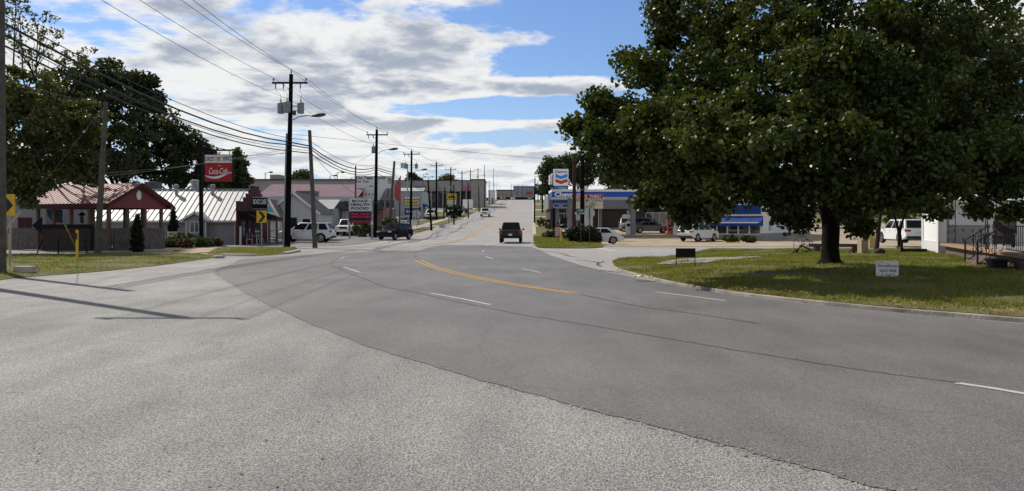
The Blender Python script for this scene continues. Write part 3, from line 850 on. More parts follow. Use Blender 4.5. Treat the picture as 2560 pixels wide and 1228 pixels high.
def vehicle(name, label, cat, loc, rz, pm, kind, L, W, H, group=None, wheel_r=None, detail=True, clad=None, rails=False, lamps_on=False):
    t = thing(name, label, cat, loc, rz, group)
    K = KINDS[kind]
    wr = wheel_r or K['wr']
    top = [(x * L, z * H) for x, z in K['top']]
    zc = K['clr'] * H
    bot = []
    for wx in (K['wx'][1] * L, K['wx'][0] * L):
        ra = wr * 1.17
        a0 = math.asin(max(-1, min(1, (zc - wr) / ra)))
        for i in range(11):
            a = a0 + (math.pi - 2 * a0) * i / 10
            bot.append((wx + ra * math.cos(a), wr + ra * math.sin(a)))
    mb = MB()
    mb.prism(top + bot, -W / 2, W / 2)
    for v in mb.bm.verts:
        k = max(0, (abs(v.co.x) - .38 * L) / (.12 * L))
        v.co.y *= 1 - .10 * k * k
        if v.co.z > .52 * H: v.co.y *= .965
    rb, fb, rr, fr, bz = K['cab']
    rb, fb, rr, fr, bz = rb * L, fb * L, rr * L, fr * L, bz * H
    wb, wt = (W / 2 - .05, W / 2 - .20) if kind != 'pickup' else (W / 2 - .11, W / 2 - .27)
    cz = H - .015
    cv = [mb.bm.verts.new(p) for p in ((rb, -wb, bz - .03), (fb, -wb, bz - .03), (fb, wb, bz - .03), (rb, wb, bz - .03), (rr, -wt, cz), (fr, -wt, cz), (fr, wt, cz), (rr, wt, cz))]
    for f in ((0, 3, 2, 1), (4, 5, 6, 7), (0, 1, 5, 4), (1, 2, 6, 5), (2, 3, 7, 6), (3, 0, 4, 7)):
        mb.bm.faces.new([cv[i] for i in f])
    mb.build('body', pm, t, bevel=.055, seg=3, smooth=True, ang=50)
    # underside keeps the wheel wells dark
    m = MB(); m.box((0, 0, zc + .12), (L * .86, W - .34, .2)); m.build('underbody', PLASTIC, t)
    def side(tt, s, sg):
        x = (rb + (fb - rb) * tt) * (1 - s) + (rr + (fr - rr) * tt) * s
        return (x, sg * (wb * (1 - s) + wt * s + .008), bz + (cz - bz) * s)
    for sg in (-1, 1):
        for a, b in K['win']:
            g = MB(); g.face([side(a, .08, sg), side(b, .08, sg), side(b if b < .9 else b - .01, .86, sg), side(a, .86, sg)])
            g.build('window', GLASS_D, t)
    def endq(x0, x1, sgn):
        o = .012 * sgn
        g = MB(); f = .86
        za, zb_ = .10, .88
        xa, xb = x0 + (x1 - x0) * za, x0 + (x1 - x0) * zb_
        g.face([(xa + o, -wb * f, bz + (cz - bz) * za + .006), (xa + o, wb * f, bz + (cz - bz) * za + .006), (xb + o, wt * f, bz + (cz - bz) * zb_ + .006), (xb + o, -wt * f, bz + (cz - bz) * zb_ + .006)])
        return g
    endq(fb, fr, 1).build('windshield', GLASS_D, t)
    endq(rb, rr, -1).build('rear_window', GLASS_D, t)
    key = (round(wr, 3), kind)
    for wx in K['wx']:
        for sg in (-1, 1):
            if key not in _WC:
                w, rm = wheel_mesh(wr, .23); _WC[key] = (w.data, rm.data)
            else:
                w = bpy.data.objects.new('wheel', _WC[key][0]); COL.objects.link(w)
                rm = bpy.data.objects.new('rim', _WC[key][1]); COL.objects.link(rm)
            w.parent = t; rm.parent = w
            w.location = (wx * L, sg * (W / 2 - .135), wr)
            if sg < 0: w.rotation_euler = (0, 0, math.pi)
    # lamps, bumpers, grille, mirrors
    for sg in (-1, 1):
        m = MB(); m.box((L * .468, sg * W * .355, H * (.49 if kind != 'pickup' else .52)), (L * .055, W * .17, H * .075)); m.build('headlight', HEADL, t, bevel=.02)
        m = MB()
        if kind == 'pickup': m.box((-L * .495, sg * W * .437, H * .51), (.10, W * .10, H * .18))
        else: m.box((-L * .482, sg * W * .385, H * .545), (L * .04, W * .19, H * .085))
        m.build('taillight', TAILL, t, bevel=.02)
        m = MB(); m.box((fb - L * .045, sg * (W / 2 + .09), bz + .07), (.10, .20, .15)); m.build('mirror', PLASTIC if kind == 'pickup' else pm, t, bevel=.03)
        if detail:
            m = MB()
            for fx in (.0, -.17):
                m.box((L * fx, sg * (W / 2 - .016), bz - .13), (.16, .02, .03))
            m.build('door_handle', CHROME if kind != 'sedan' else pm, t)
    m = MB(); m.box((L * .487, 0, H * .27), (L * .04, W * .80, H * .10)); m.build('bumper', CHROME if kind == 'pickup' else PLASTIC, t, bevel=.02)
    m = MB(); m.box((-L * .492, 0, H * .27), (L * .03, W * .84, H * .09)); m.build('bumper', clad or (PLASTIC if kind != 'sedan' else pm), t, bevel=.02)
    m = MB(); m.box((L * .488, 0, H * (.44 if kind != 'pickup' else .47)), (L * .034, W * .44, H * .13)); m.build('grille', PLASTIC, t, bevel=.01)
    m = MB(); m.box((-L * .5 - .012, 0, H * (.40 if kind != 'suv' else .46)), (.014, .31, .155)); m.build('license_plate', PLATE, t)
    if kind == 'pickup':
        m = MB(); m.box(((-.49 - .12) / 2 * L - .02, 0, H * .618), ((.49 - .12) * L - .25, W - .32, .03)); m.build('bed_liner', INNER, t)
        m = MB(); m.box((-L * .4965, 0, H * .505), (.03, W * .70, H * .16)); m.build('tailgate', pm, t, bevel=.015)
    if rails:
        for sg in (-1, 1):
            m = MB(); m.tube([(rr + .1, sg * (wt - .1), cz - .01), (rr + .2, sg * (wt - .1), cz + .05), (fr - .3, sg * (wt - .1), cz + .05), (fr - .15, sg * (wt - .1), cz - .01)], .018, 6); m.build('roof_rail', PLASTIC, t)
    return t

# ------------------------------------------------------------------ utility poles
POLES = {}
def utility_pole(key, label, pxb, pxt, pyt, Y, r=.15, wood=WOOD_POLE, arm=None, trf=(), lamp=None, base_y=None, group='utility poles along the street', base=None, boxes=(), name='utility_pole', conduit=False):
    b = base if base is not None else ground(X_(pxb, Y), Y)
    top = P(pxt, pyt, b.y)
    t = thing(name, label, 'pole', b, 0, group)
    d = top - b
    H = d.length
    at = lambda py: d * ((Z_(py, b.y) - b.z) / d.z)
    m = MB(); m.tube([(0, 0, -.3), d * .33, d * .66, d], [r * 1.12, r * 1.0, r * .86, r * .72], 14); m.build('pole', wood, t, smooth=True)
    pts = {'top': top}
    if arm:
        x0, x1, py = arm
        c = at(py)
        A, B = P(x0, py, b.y) - b, P(x1, py, b.y) - b
        off = Vector((0, -r - .06, 0))
        m = MB(); m.bar(A + off, B + off, .10, .12); m.build('crossarm', wood, t)
        m = MB()
        for s, q in ((.25, A), (.25, B)):
            m.bar(c + off * .9 + Vector((0, 0, -.55)), c.lerp(q, .45) + off * .9, .03, .01)
        m.build('arm_brace', DKGREY, t)
        for f in (.04, .96):
            p = A.lerp(B, f) + off
            m = MB(); m.lathe([(.02, .05), (.02, .16), (.06, .17), (.075, .21), (.05, .26), (.065, .28), (.045, .33), (.02, .36)], p, 10); m.build('insulator', PORC, t, smooth=True)
        m = MB(); m.lathe([(.025, 0), (.025, .10), (.065, .12), (.075, .16), (.045, .20), (.06, .23), (.03, .30)], d, 10); m.build('insulator', PORC, t, smooth=True)
        pts['armL'] = b + A.lerp(B, .04) + off + Vector((0, 0, .34)); pts['armR'] = b + A.lerp(B, .96) + off + Vector((0, 0, .34))
        pts['top'] = top + Vector((0, 0, .3))
        if trf:
            for f in (.10, .32, .80)[:max(2, len(trf))]:
                p = A.lerp(B, f) + off
                m = MB(); m.lathe([(.03, -.06), (.055, -.12), (.035, -.18), (.055, -.24), (.035, -.30), (.05, -.36), (.02, -.42)], p, 8); m.build('fuse_cutout', PORC, t, smooth=True)
    for i, (tx, ty, side) in enumerate(trf):
        c = P(tx, ty, b.y) - b
        c.y += {'front': -.42, 'side': 0.0}[side]
        m = MB(); m.lathe([(.20, -.36), (.235, -.34), (.235, .30), (.245, .31), (.245, .35), (.17, .41), (.06, .43)], c, 16); m.build('transformer', TRF, t, smooth=True)
        q = at(ty)
        for dz in (.15, -.18):
            m = MB(); m.bar(c + Vector((0, 0, dz)), q + Vector((0, 0, dz)), .06, .05); m.build('bracket', DKGREY, t)
        m = MB(); m.lathe([(.05, .41), (.06, .47), (.035, .51), (.055, .56), (.03, .62), (.02, .72)], c + Vector((0, 0, 0)), 8); m.build('bushing', PORC, t, smooth=True)
        if arm:
            f = (.10, .32, .80)[i] if len(trf) == 3 else (.10, .32)[i] if i < 2 else .8
            p = A.lerp(B, f) + off + Vector((0, 0, -.42))
            a = c + Vector((0, 0, .72))
            m = MB(); m.tube([a, a.lerp(p, .3) + Vector((.10, 0, .1)), a.lerp(p, .6) + Vector((-.06, 0, 0)), p], .012, 5); m.build('jumper_wire', WIRE, t)
    if lamp:
        lx, ly, py0 = lamp
        e = P(lx, ly, b.y) - b; s = at(py0) + Vector((r, 0, 0))
        ln = (e - s).length
        m = MB(); m.tube([s, s.lerp(e, .3) + Vector((0, 0, ln * .10)), s.lerp(e, .65) + Vector((0, 0, ln * .08)), e], .032, 8); m.build('lamp_arm', DKGREY, t, smooth=True)
        u = Vector((1 if e.x > s.x else -1, 0, .12))
        m = MB(); m.tube([e - u * .1, e + u * .1, e + u * .5, e + u * .85, e + u * .95], [.05, .10, .15, .10, .03], 10); m.build('lamp_head', LAMPG, t, smooth=True)
    for (bx, by, w, h) in boxes:
        c = P(bx, by, b.y) - b
        m = MB(); m.box((c.x, c.y - r - .08, c.z), (w, .18, h)); m.build('service_box', DKGREY, t, bevel=.02)
    if conduit:
        m = MB(); m.tube([Vector((-r - .06, -.06, 0)), d * .30 + Vector((-r - .05, -.06, 0)), d * .66 + Vector((-r * .86 - .05, -.06, 0))], .06, 8); m.build('conduit', GALV, t, smooth=True)
    pts['base'] = b; pts['at'] = lambda py: b + at(py)
    POLES[key] = pts
    return t
g_ = lambda px, py: G(px, py)
utility_pole('0', 'grey wooden pole cut off by the picture edge, above the low concrete block', 0, 1, -25, 24.3, r=.165, wood=WOOD_GREY)
utility_pole('P', 'tall black pole carrying the high lines, just outside the left edge of the picture', -85, -85, -385, 20.6, r=.185, arm=(-202, 32, -350))
utility_pole('A', 'tall black utility pole with three transformers and a street lamp, beside the white SUV', 718, 728, 186, 52, r=.185, arm=(683, 771, 209), trf=((702, 271, 'side'), (722, 271, 'front'), (752, 271, 'side')), lamp=(781, 290, 300), conduit=True, boxes=((738, 284, .25, .3),))
utility_pole('B', 'tall black utility pole rising beside the health food sign', 938, 942, 324, 81, r=.19, arm=(917, 971, 338), trf=((934, 375, 'side'),), lamp=(974, 374, 384))
utility_pole('C', 'black utility pole with two transformers behind the black SUV', 1027, 1029, 377, 113, r=.19, arm=(1008, 1050, 386), trf=((1014, 416, 'side'), (1041, 416, 'side')), lamp=(1053, 425, 433))
utility_pole('D', 'black utility pole beside the white pickup parked in the lot', 1091, 1091, 406, 146, r=.19, arm=(1077, 1107, 415), lamp=(1112, 436, 444))
utility_pole('E', 'black utility pole crossing the yellow shop sign', 1127, 1127, 419, 182, r=.19, arm=(1113, 1140, 425))
utility_pole('F', 'black crossarm pole on the verge beyond the yellow sign', 1155, 1155, 428, 216, r=.19, arm=(1144, 1166, 433))
utility_pole('G', 'black crossarm pole before the pink shop sign', 1176, 1176, 424, 249, r=.19, arm=(1166, 1186, 429), lamp=(1190, 443, 446))
utility_pole('H', 'black crossarm pole before the tall end block of the shopping centre', 1195, 1195, 421, 283, r=.19, arm=(1186, 1204, 425), lamp=(1208, 438, 441))
lg = 'wooden service poles'
utility_pole('g', 'weathered grey pole standing beside the black arrow board', 243, 265, 255, 39.6, r=.15, wood=WOOD_GREY, group=lg)
utility_pole('l', 'leaning grey wooden pole in front of the white SUV', 788, 774, 326, 52, r=.16, wood=WOOD_GREY, group=lg)
utility_pole('m', 'leaning grey pole between the billboard and its bush', 972, 986, 403, 86, r=.18, wood=WOOD_GREY, group=lg)
utility_pole('n', 'thin pole at the edge of the billboard', 889, 889, 414, 101, r=.13, wood=WOOD_GREY, group=lg)
utility_pole('o', 'short leaning dark pole on the verge by the white octagonal sign back', 1078, 1070, 450, 0, base=g_(1079, 577), r=.14, group=lg)
for i, (pb, yb, pt, yt, lab) in enumerate(((1109, 548, 1112, 468, 'thin service pole beside the yellow shop sign post'), (1135, 562, 1134.5, 462, 'slim dark pole on the verge beside the mailbox'),
        (1171, 546, 1170, 457, 'slim dark pole between the round bush and the oncoming pickup'), (1197.5, 531, 1197, 464, 'slim dark pole on the verge above the oncoming pickup'),
        (1211.5, 521, 1211, 413, 'tallest bare pole along the verge, beyond the oncoming pickup'), (1223, 512, 1223, 452, 'slim bare pole next to the white storage block'),
        (1234.5, 502, 1234, 421, 'tall bare pole at the far end of the verge'), (1239.5, 499, 1243, 432, 'bare pole leaning towards the road near the hill top'), (1248, 496, 1248, 456, 'short pole beside the car cresting the hill'))):
    utility_pole('v%d' % i, lab, pb, pt, yt, 0, base=g_(pb, yb), r=.12, group=lg)
utility_pole('x1', 'thin pole over the brick block beyond the hill top', 1278, 1278, 459, 372, r=.12, group=lg)
utility_pole('x2', 'thin pole in front of the grey hall beyond the hill top', 1295, 1295, 460, 376, r=.12, group=lg)
utility_pole('x3', 'thin pole by the red sign beyond the hill top', 1307, 1307, 461, 382, r=.12, group=lg)
utility_pole('r0', 'slim pole beside the road opposite the bronze pickup', 1336, 1337.5, 445, 0, base=g_(1336, 558), r=.13, group=lg)
for i, (pb, yb, yt, lab) in enumerate(((1356, 533, 446, 'thick dark pole before the trees past the low hedge'), (1363, 522, 449, 'dark pole behind the thick one past the low hedge'), (1370, 520, 447, 'dark pole beside the white panel near the fuel sign'), (1345, 505, 452, 'far slim pole on the right verge below the hill top'))):
    utility_pole('r%d' % (i + 2), lab, pb, pb, yt, 0, base=g_(pb, yb), r=.2 if i == 0 else .17, group=lg)
utility_pole('rb', 'brown wooden pole beside the yellow hydrant', 1435, 1436, 388, 0, base=g_(1435, 606), r=.20, wood=WOOD_BRN, group=lg)
utility_pole('rk', 'straight black pole rising into the big tree from the dark bush', 1455, 1457, 300, 0, base=g_(1455, 609), r=.20, group=lg, boxes=((1457, 475, .3, .2),))

# ------------------------------------------------------------------ overhead lines
WG = 'overhead lines'
def wire(label, pts, r=.012, sag=.35, name='overhead_wire', m=WIRE):
    mb = MB(); out = []
    pts = [Vector(p) for p in pts]
    for a, b in zip(pts[:-1], pts[1:]):
        L = (b - a).length; s = sag * (L / 33.0) ** 2
        k = max(4, int(L / 3.5))
        for j in range(k):
            t = j / k
            out.append(a.lerp(b, t) - Vector((0, 0, 4 * s * t * (1 - t))))
    out.append(pts[-1])
    mb.tube(out, r, 5)
    o = mb.build(name, m, smooth=True)
    return tag(o, label, 'cable', WG)
pk = POLES
chain = ['P', 'A', 'B', 'C', 'D', 'E', 'F', 'G', 'H']
wire('topmost power line strung along the tops of the tall black poles', [pk[k]['top'] for k in chain], .013, .5)
wire('power line on the road side ends of the crossarms', [pk[k]['armR'] for k in chain], .013, .5)
wire('power line on the building side ends of the crossarms', [pk[k]['armL'] for k in chain], .013, .5)
wire('neutral line running just below the crossarms to the transformers', [pk['P']['at'](-215), pk['A']['at'](250)] + [pk[k]['at'](y) for k, y in (('B', 364), ('C', 404), ('D', 428), ('E', 437), ('F', 443), ('G', 440), ('H', 436))], .012, .5)
o_ = Vector((0, -.2, 0))
comm = [('upper thin cable from the edge pole to the tall transformer pole', 32, 346, 402, .018, .9), ('thick black cable bundle sagging from the edge pole', 52, 356, 414, .045, 1.0), ('second thick cable bundle below the sagging bundle', 80, 363, 424, .038, 1.15),
        ('thin cable between the thick bundles', 90, 372, 428, .016, 1.0), ('lowest thick cable from the edge pole towards the sign', 108, 378, 436, .034, 1.0)]
mid = {'l': (352, 366, 372, 378, 384), 'B': (413, 419, 424, 428, 432), 'm': (425, 432, 438, 445, 452), 'C': (444, 448, 452, 456, 460), 'D': (456, 460, 464, 467, 470), 'E': (462, 465, 468, 471, 474)}
for i, (lab, y0, ya, yl, r, s) in enumerate(comm):
    pts = [pk['0']['at'](y0) + o_, pk['A']['at'](ya) + o_, pk['l']['at'](mid['l'][i]) + o_]
    if i != 3: pts += [pk['B']['at'](mid['B'][i]) + o_, pk['m']['at'](mid['m'][i]) + o_]
    pts += [pk[k]['at'](mid[k][i]) + o_ for k in 'CDE']
    wire(lab, pts, r, s, name='cable_bundle')
wire('thin line from the transformer pole across the road to the black pole', [pk['A']['at'](335), pk['rk']['at'](405)], .012, .12)
wire('thin line crossing the road near the hill top', [pk['v4']['at'](452), pk['r0']['at'](447)], .016, .4)
wire('lower line crossing the road near the hill top', [pk['v3']['at'](474), pk['r0']['at'](473), pk['r2']['at'](466)], .016, .4)
wire('service line from the grey pole towards the transformer pole above the restaurant roof', [P(150, 450, 62), pk['A']['at'](372)], .012, .5)
wire('second service line above the red pavilion roof', [P(160, 441, 62), P(505, 411, 60), pk['A']['at'](380)], .012, .4)
wire('high service line behind the cola sign', [pk['g']['at'](402), pk['A']['at'](383)], .012, .4)
wire('line from the grey pole down past the leaning pole', [pk['0']['at'](195), pk['g']['at'](262)], .012, .4)
wire('thin drop from the second black pole towards the lamp post', [pk['B']['at'](376), P(842, 432, 120)], .014, .1)
wire('pale cable looping between the poles past the pink shop sign', [pk['D']['at'](466), pk['E']['at'](466), pk['F']['at'](465), P(1172, 470, 240), P(1230, 489, 285)], .03, 1.4, m=GALV)
wire('far line leaving the hill top towards the fuel sign', [pk['v6']['at'](455), pk['r5']['at'](455)], .02, .5)
wire('guy wire from the ground to the top of the grey pole', [ground(X_(-46, 33), 33, .05), pk['g']['at'](262)], .010, 0, name='guy_wire')
wire('guy wire from the yellow marker post to the edge pole', [G(200, 641), pk['0']['at'](225)], .010, 0, name='guy_wire')
GUARD = mat('guy_guard_plastic', (0.42, 0.32, 0.14), rough=0.5, var=0.15)
for lab, a, b, f0, f1 in (('tan guy guard leaning beside the grey metal shed', ground(X_(-46, 33), 33, .05), pk['g']['at'](262), .10, .28), ('tan guy guard slanting across the black arrow board', G(200, 641), pk['0']['at'](225), .05, .27)):
    m = MB(); m.tube([a.lerp(b, f0), a.lerp(b, f1)], .035, 8); tag(m.build('guy_guard', GUARD, smooth=True), lab, 'guard')

# ------------------------------------------------------------------ vegetation
LEAF_BIG = leaf_mat('broad_leaf', (0.018, 0.031, 0.007), (0.095, 0.112, 0.019), gloss=0.40, trans=0.22, big=0.45)
LEAF_L = leaf_mat('olive_leaf', (0.038, 0.050, 0.016), (0.135, 0.138, 0.042), gloss=0.38, trans=0.28, big=0.4)
LEAF_D = leaf_mat('dark_leaf', (0.020, 0.031, 0.012), (0.078, 0.092, 0.032), gloss=0.45, trans=0.25, big=0.3)
LEAF_M = leaf_mat('mid_leaf', (0.030, 0.045, 0.018), (0.085, 0.105, 0.04), gloss=0.45, trans=0.25, big=0.25)
LEAF_Y = leaf_mat('autumn_leaf', (0.07, 0.06, 0.02), (0.16, 0.13, 0.045), gloss=0.45, trans=0.25, big=0.25)
LEAF_C = leaf_mat('conifer_leaf', (0.008, 0.016, 0.007), (0.022, 0.036, 0.014), gloss=0.6, trans=0.1, big=1.5)
LEAF_CB = leaf_mat('hedge_leaf', (0.010, 0.016, 0.008), (0.045, 0.052, 0.024), gloss=0.5, trans=0.12, big=1.5)
LEAF_S = leaf_mat('shrub_leaf', (0.03, 0.05, 0.015), (0.10, 0.13, 0.04), gloss=0.4, trans=0.25, big=2.0)
LEAF_R = leaf_mat('russet_leaf', (0.07, 0.035, 0.02), (0.16, 0.09, 0.04), gloss=0.5, trans=0.2, big=2.0)
BARK = mat('bark', (0.014, 0.012, 0.010), rough=0.9, spec=0.05, var=0.5, scale=5, bump=1.0, bscale=14)
def rand_dirs(n, rs):
    v = rs.normal(size=(n, 3)); return v / np.linalg.norm(v, axis=1)[:, None]
def in_ball(n, rs, p=0.42):
    return rand_dirs(n, rs) * (rs.rand(n) ** p)[:, None]
def leaf_geo(c, size, rs, up=0.5):
    n = len(c)
    nn = rand_dirs(n, rs); nn[:, 2] += up; nn /= np.linalg.norm(nn, axis=1)[:, None]
    t = rand_dirs(n, rs); u = np.cross(nn, t); u /= np.linalg.norm(u, axis=1)[:, None] + 1e-9
    v = np.cross(nn, u)
    s = (size * (0.65 + 0.7 * rs.rand(n)))[:, None]
    f = nn * s * .14
    vs = np.stack([c - u * s * .50, c - u * s * .12 + v * s * .40 + f, c + u * s * .26 + v * s * .30 + f, c + u * s * .58, c + u * s * .26 - v * s * .30 + f, c - u * s * .12 - v * s * .40 + f], axis=1).reshape(-1, 3)
    i = np.arange(n)[:, None] * 6
    tr = np.concatenate([i + np.array([[0, 3, 2]]), i + np.array([[0, 2, 1]]), i + np.array([[0, 5, 4]]), i + np.array([[0, 4, 3]])], axis=1).reshape(-1, 3)
    return vs, tr
def clusters_to_leaves(cl, cr, per, rs, squash=0.75):
    n = len(cl)
    off = in_ball(n * per, rs, .5) * np.repeat(cr, per)[:, None]
    off[:, 2] *= squash
    return np.repeat(cl, per, axis=0) + off
def make_tree(name, label, base, lobes, trunk_r, fork_z, leaf, lmat, ncl=14, per=80, crad=.5, seed=1, group=None, cat='tree', forks=None, bark=BARK, limb=True, shell=.40, twig=6, lean=(0, 0)):
    """lobes: (centre, (rx, ry, rz)); everything is stored relative to the trunk foot"""
    rs = np.random.RandomState(seed); rr_ = random.Random(seed)
    base = Vector(base)
    t = thing(name, label, cat, base, 0, group)
    mb = MB()
    top = Vector((lean[0], lean[1], fork_z))
    if trunk_r > 0:
        mb.tube([(0, 0, -.2), (0, 0, .05), top * .12 + Vector((.01, 0, 0)), top * .3, top * .6 + Vector((.04, .02, 0)), top], [trunk_r * 1.75, trunk_r * 1.45, trunk_r * 1.05, trunk_r * .95, trunk_r * .95, trunk_r * 1.0], 12)
    CL, CR = [], []
    starts = [top] if not forks else []
    if forks:
        for f in forks:
            fz = Vector(f)
            mb.tube([top * .75, top * .95 + (fz - top) * .2, top.lerp(fz, .6) + Vector((0, 0, .1)), fz], [trunk_r * .85, trunk_r * .7, trunk_r * .5, trunk_r * .40], 10)
            starts.append(fz)
    for c, r in lobes:
        c = Vector(c) - base
        nc = max(3, int(ncl * (r[0] * r[2]) ** .5 / 1.2))
        q = in_ball(nc, rs, shell) * np.array(r) + np.array(c)
        CL.append(q); CR.append(crad * (.7 + .6 * rs.rand(nc)))
        if limb and trunk_r > 0:
            s = min(starts, key=lambda p: (p - c).length)
            L = (c - s).length
            mid = s.lerp(c, .5) + Vector((rr_.uniform(-.1, .1) * L, rr_.uniform(-.1, .1) * L, .10 * L))
            r0 = max(.03, min(trunk_r * .42, .035 * L ** .8))
            mb.tube([s, s.lerp(mid, .5) + Vector((0, 0, .02 * L)), mid, mid.lerp(c, .55), c], [r0, r0 * .85, r0 * .62, r0 * .42, r0 * .22], 6, caps=False)
            for k in range(min(twig, nc)):
                e = Vector(q[k]); a = mid.lerp(c, rr_.uniform(.3, 1.0))
                mb.tube([a, a.lerp(e, .5) + Vector((0, 0, .05)), e], [r0 * .25, r0 * .16, r0 * .07], 4, caps=False)
    if trunk_r > 0:
        mb.build('trunk', bark, t, smooth=True)
    else:
        mb.bm.free()
    CL = np.concatenate(CL); CR = np.concatenate(CR)
    lv = clusters_to_leaves(CL, CR, per, rs)
    vs, tr = leaf_geo(lv, leaf, rs)
    np_mesh('crown', vs, tr, lmat, t)
    return t
def pl(Y, *rows):
    """crown lobes read as (px, py, half width px, half height px, depth offset)"""
    out = []
    for px, py, rx, ry, dy in rows:
        y = Y + dy
        out.append((P(px, py, y), (rx / F * y, (rx + ry) / 2 / F * y, ry / F * y)))
    return out
def lz(x, y): return lawn_z(x, y)
TB = Vector((X_(2075, 25.4), 25.4, 0.29))
big_lobes = pl(25.4,
    (1690, 55, 60, 70, 0), (1800, 70, 100, 95, -1), (1960, 60, 130, 110, -3.4), (2130, 50, 130, 110, -3.6), (2300, 100, 130, 120, -2.8), (1655, 25, 28, 30, 0), (1660, 105, 26, 20, .4),
    (1640, 190, 85, 60, -2), (1590, 165, 50, 40, .3), (1780, 210, 120, 100, -3.4), (1950, 220, 140, 110, -5), (2130, 200, 140, 110, -5.2), (2300, 250, 130, 110, -4.4), (1860, 290, 110, 65, -5.4), (2030, 290, 120, 65, -6), (2200, 295, 120, 65, -5.6), (1720, 275, 90, 55, -4.2),
    (1535, 285, 70, 42, -3), (1470, 322, 44, 30, -3.3), (1432, 316, 22, 12, -3.3), (1500, 250, 32, 22, -3), (1620, 320, 110, 70, -4.6), (1760, 350, 120, 80, -6), (1920, 370, 130, 80, -7.3), (2090, 365, 130, 95, -6.8), (2260, 385, 130, 95, -6),
    (1580, 410, 80, 44, -4), (1690, 450, 95, 64, -5.4), (1820, 465, 95, 52, -6), (1635, 498, 40, 34, -3), (1700, 512, 34, 24, -3), (1722, 546, 16, 14, -3), (1750, 518, 65, 30, -1.5), (1540, 365, 70, 40, -4), (1645, 455, 50, 34, -3.5), (1500, 345, 45, 34, -4), (1950, 485, 80, 42, -5.5), (1985, 550, 40, 28, -2),
    (2160, 485, 75, 60, -5.5), (2148, 568, 16, 22, -2.5), (2250, 490, 70, 40, -6), (2330, 462, 80, 44, -5), (2340, 525, 20, 12, -2), (2440, 452, 100, 54, -4), (2450, 522, 24, 12, -1.2), (2540, 462, 80, 52, -.5), (2535, 528, 28, 14, -1),
    (2420, 300, 140, 120, -1), (2430, 120, 140, 120, 0), (2550, 220, 100, 120, 1), (2570, 380, 80, 80, 0),
    (1800, 140, 120, 90, .5), (2000, 110, 150, 120, .8), (2200, 150, 150, 120, .8), (1700, 320, 100, 70, 0), (1900, 320, 140, 90, 0), (2120, 310, 150, 100, 0), (2310, 330, 130, 100, 0), (1830, 420, 90, 50, -1), (2230, 440, 100, 50, -1),
    (2020, 465, 80, 40, -6), (2100, 455, 80, 40, -6.5), (1880, 440, 90, 50, -2), (1760, 440, 90, 50, -2), (2350, 420, 110, 60, -6), (2480, 400, 110, 70, -4.5), (1900, -90, 200, 110, 0), (2150, -100, 200, 120, 0), (2400, -60, 160, 110, 0), (2050, -120, 200, 100, .5))
make_tree('broadleaf_tree', 'huge spreading dark green tree shading the lawn, blossom of light through its leaves', TB, big_lobes, .30, 1.9, .130, LEAF_BIG, ncl=31, per=115, crad=.44, seed=5,
          forks=[(-1.2, -.4, 3.6), (.2, .2, 4.2), (1.3, -.3, 3.4), (.5, 1.2, 4.0), (-.2, -1.3, 3.8)], shell=.45, twig=7)
bpy.context.scene.objects['broadleaf_tree']['label'] = 'huge spreading dark green tree with a thick black trunk on the lawn'
TB2 = ground(X_(2500, 44), 44)
make_tree('broadleaf_tree', 'green tree standing behind the white house with the iron porch', TB2, pl(42, (2380, 120, 90, 80, 0), (2480, 60, 100, 90, 0), (2460, 200, 100, 80, 2), (2400, 300, 90, 80, 2), (2540, 300, 90, 90, 1), (2560, 120, 90, 90, 2), (2420, 400, 80, 60, 0), (2520, 420, 90, 60, 1)), .3, 3.2, .2, LEAF_L, ncl=13, per=80, crad=.7, seed=8)
# left-hand trees
make_tree('broadleaf_tree', 'olive green tree overhanging the corner of the red pavilion roof', ground(X_(-40, 44), 44), pl(42.5, (20, 330, 110, 90, 0), (130, 330, 95, 75, -.5), (40, 420, 80, 56, -1), (90, 462, 45, 24, -1.2), (195, 390, 48, 55, 0), (95, 250, 85, 65, 0), (20, 220, 70, 55, .5), (-80, 300, 90, 110, 0), (205, 300, 60, 50, .8), (75, 500, 16, 14, -1.4), (40, 470, 50, 40, -1), (235, 440, 14, 20, 0), (190, 420, 50, 34, 0)), .22, 3.2, .19, LEAF_L, ncl=19, per=80, crad=.5, seed=12)
make_tree('thinning_tree', 'tall thinning tree with bare twigs beside the edge pole', ground(X_(95, 52), 52), pl(50, (50, 40, 50, 45, 0), (95, 60, 50, 40, 0), (120, 95, 45, 30, 0), (60, 120, 60, 40, 0), (20, 80, 50, 50, 0), (110, 160, 60, 40, 0), (170, 130, 50, 30, 0), (40, 0, 40, 30, 0), (215, 140, 20, 30, 0), (210, 185, 30, 20, 0)), .2, 6.0, .17, LEAF_L, ncl=9, per=22, crad=.4, seed=21, twig=9)
make_tree('broadleaf_tree', 'tall dark green tree behind the restaurant, rising highest over its roof', ground(X_(300, 76), 76), pl(74, (230, 190, 55, 40, 0), (170, 225, 75, 50, 0), (120, 265, 80, 60, 1), (285, 195, 60, 40, 0), (345, 225, 50, 40, 0), (240, 250, 70, 60, -1), (320, 300, 85, 70, -2), (200, 330, 90, 70, 0), (390, 260, 22, 26, 0), (270, 400, 100, 60, -2), (170, 420, 80, 60, 0), (375, 210, 20, 16, 0), (60, 300, 120, 120, 2), (60, 440, 120, 60, 2)), .35, 4, .30, LEAF_D, ncl=15, per=80, crad=.85, seed=31)
make_tree('broadleaf_tree', 'dark tree sloping down behind the restaurant roof vents', ground(X_(440, 82), 82), pl(80, (425, 325, 45, 40, 0), (470, 360, 45, 40, 0), (395, 390, 70, 60, -1), (505, 385, 32, 30, 0), (450, 430, 70, 45, -1), (520, 430, 40, 40, 0), (545, 450, 30, 25, 1), (340, 430, 60, 40, 0), (360, 350, 40, 50, 1)), .35, 4, .30, LEAF_D, ncl=15, per=80, crad=.8, seed=33)
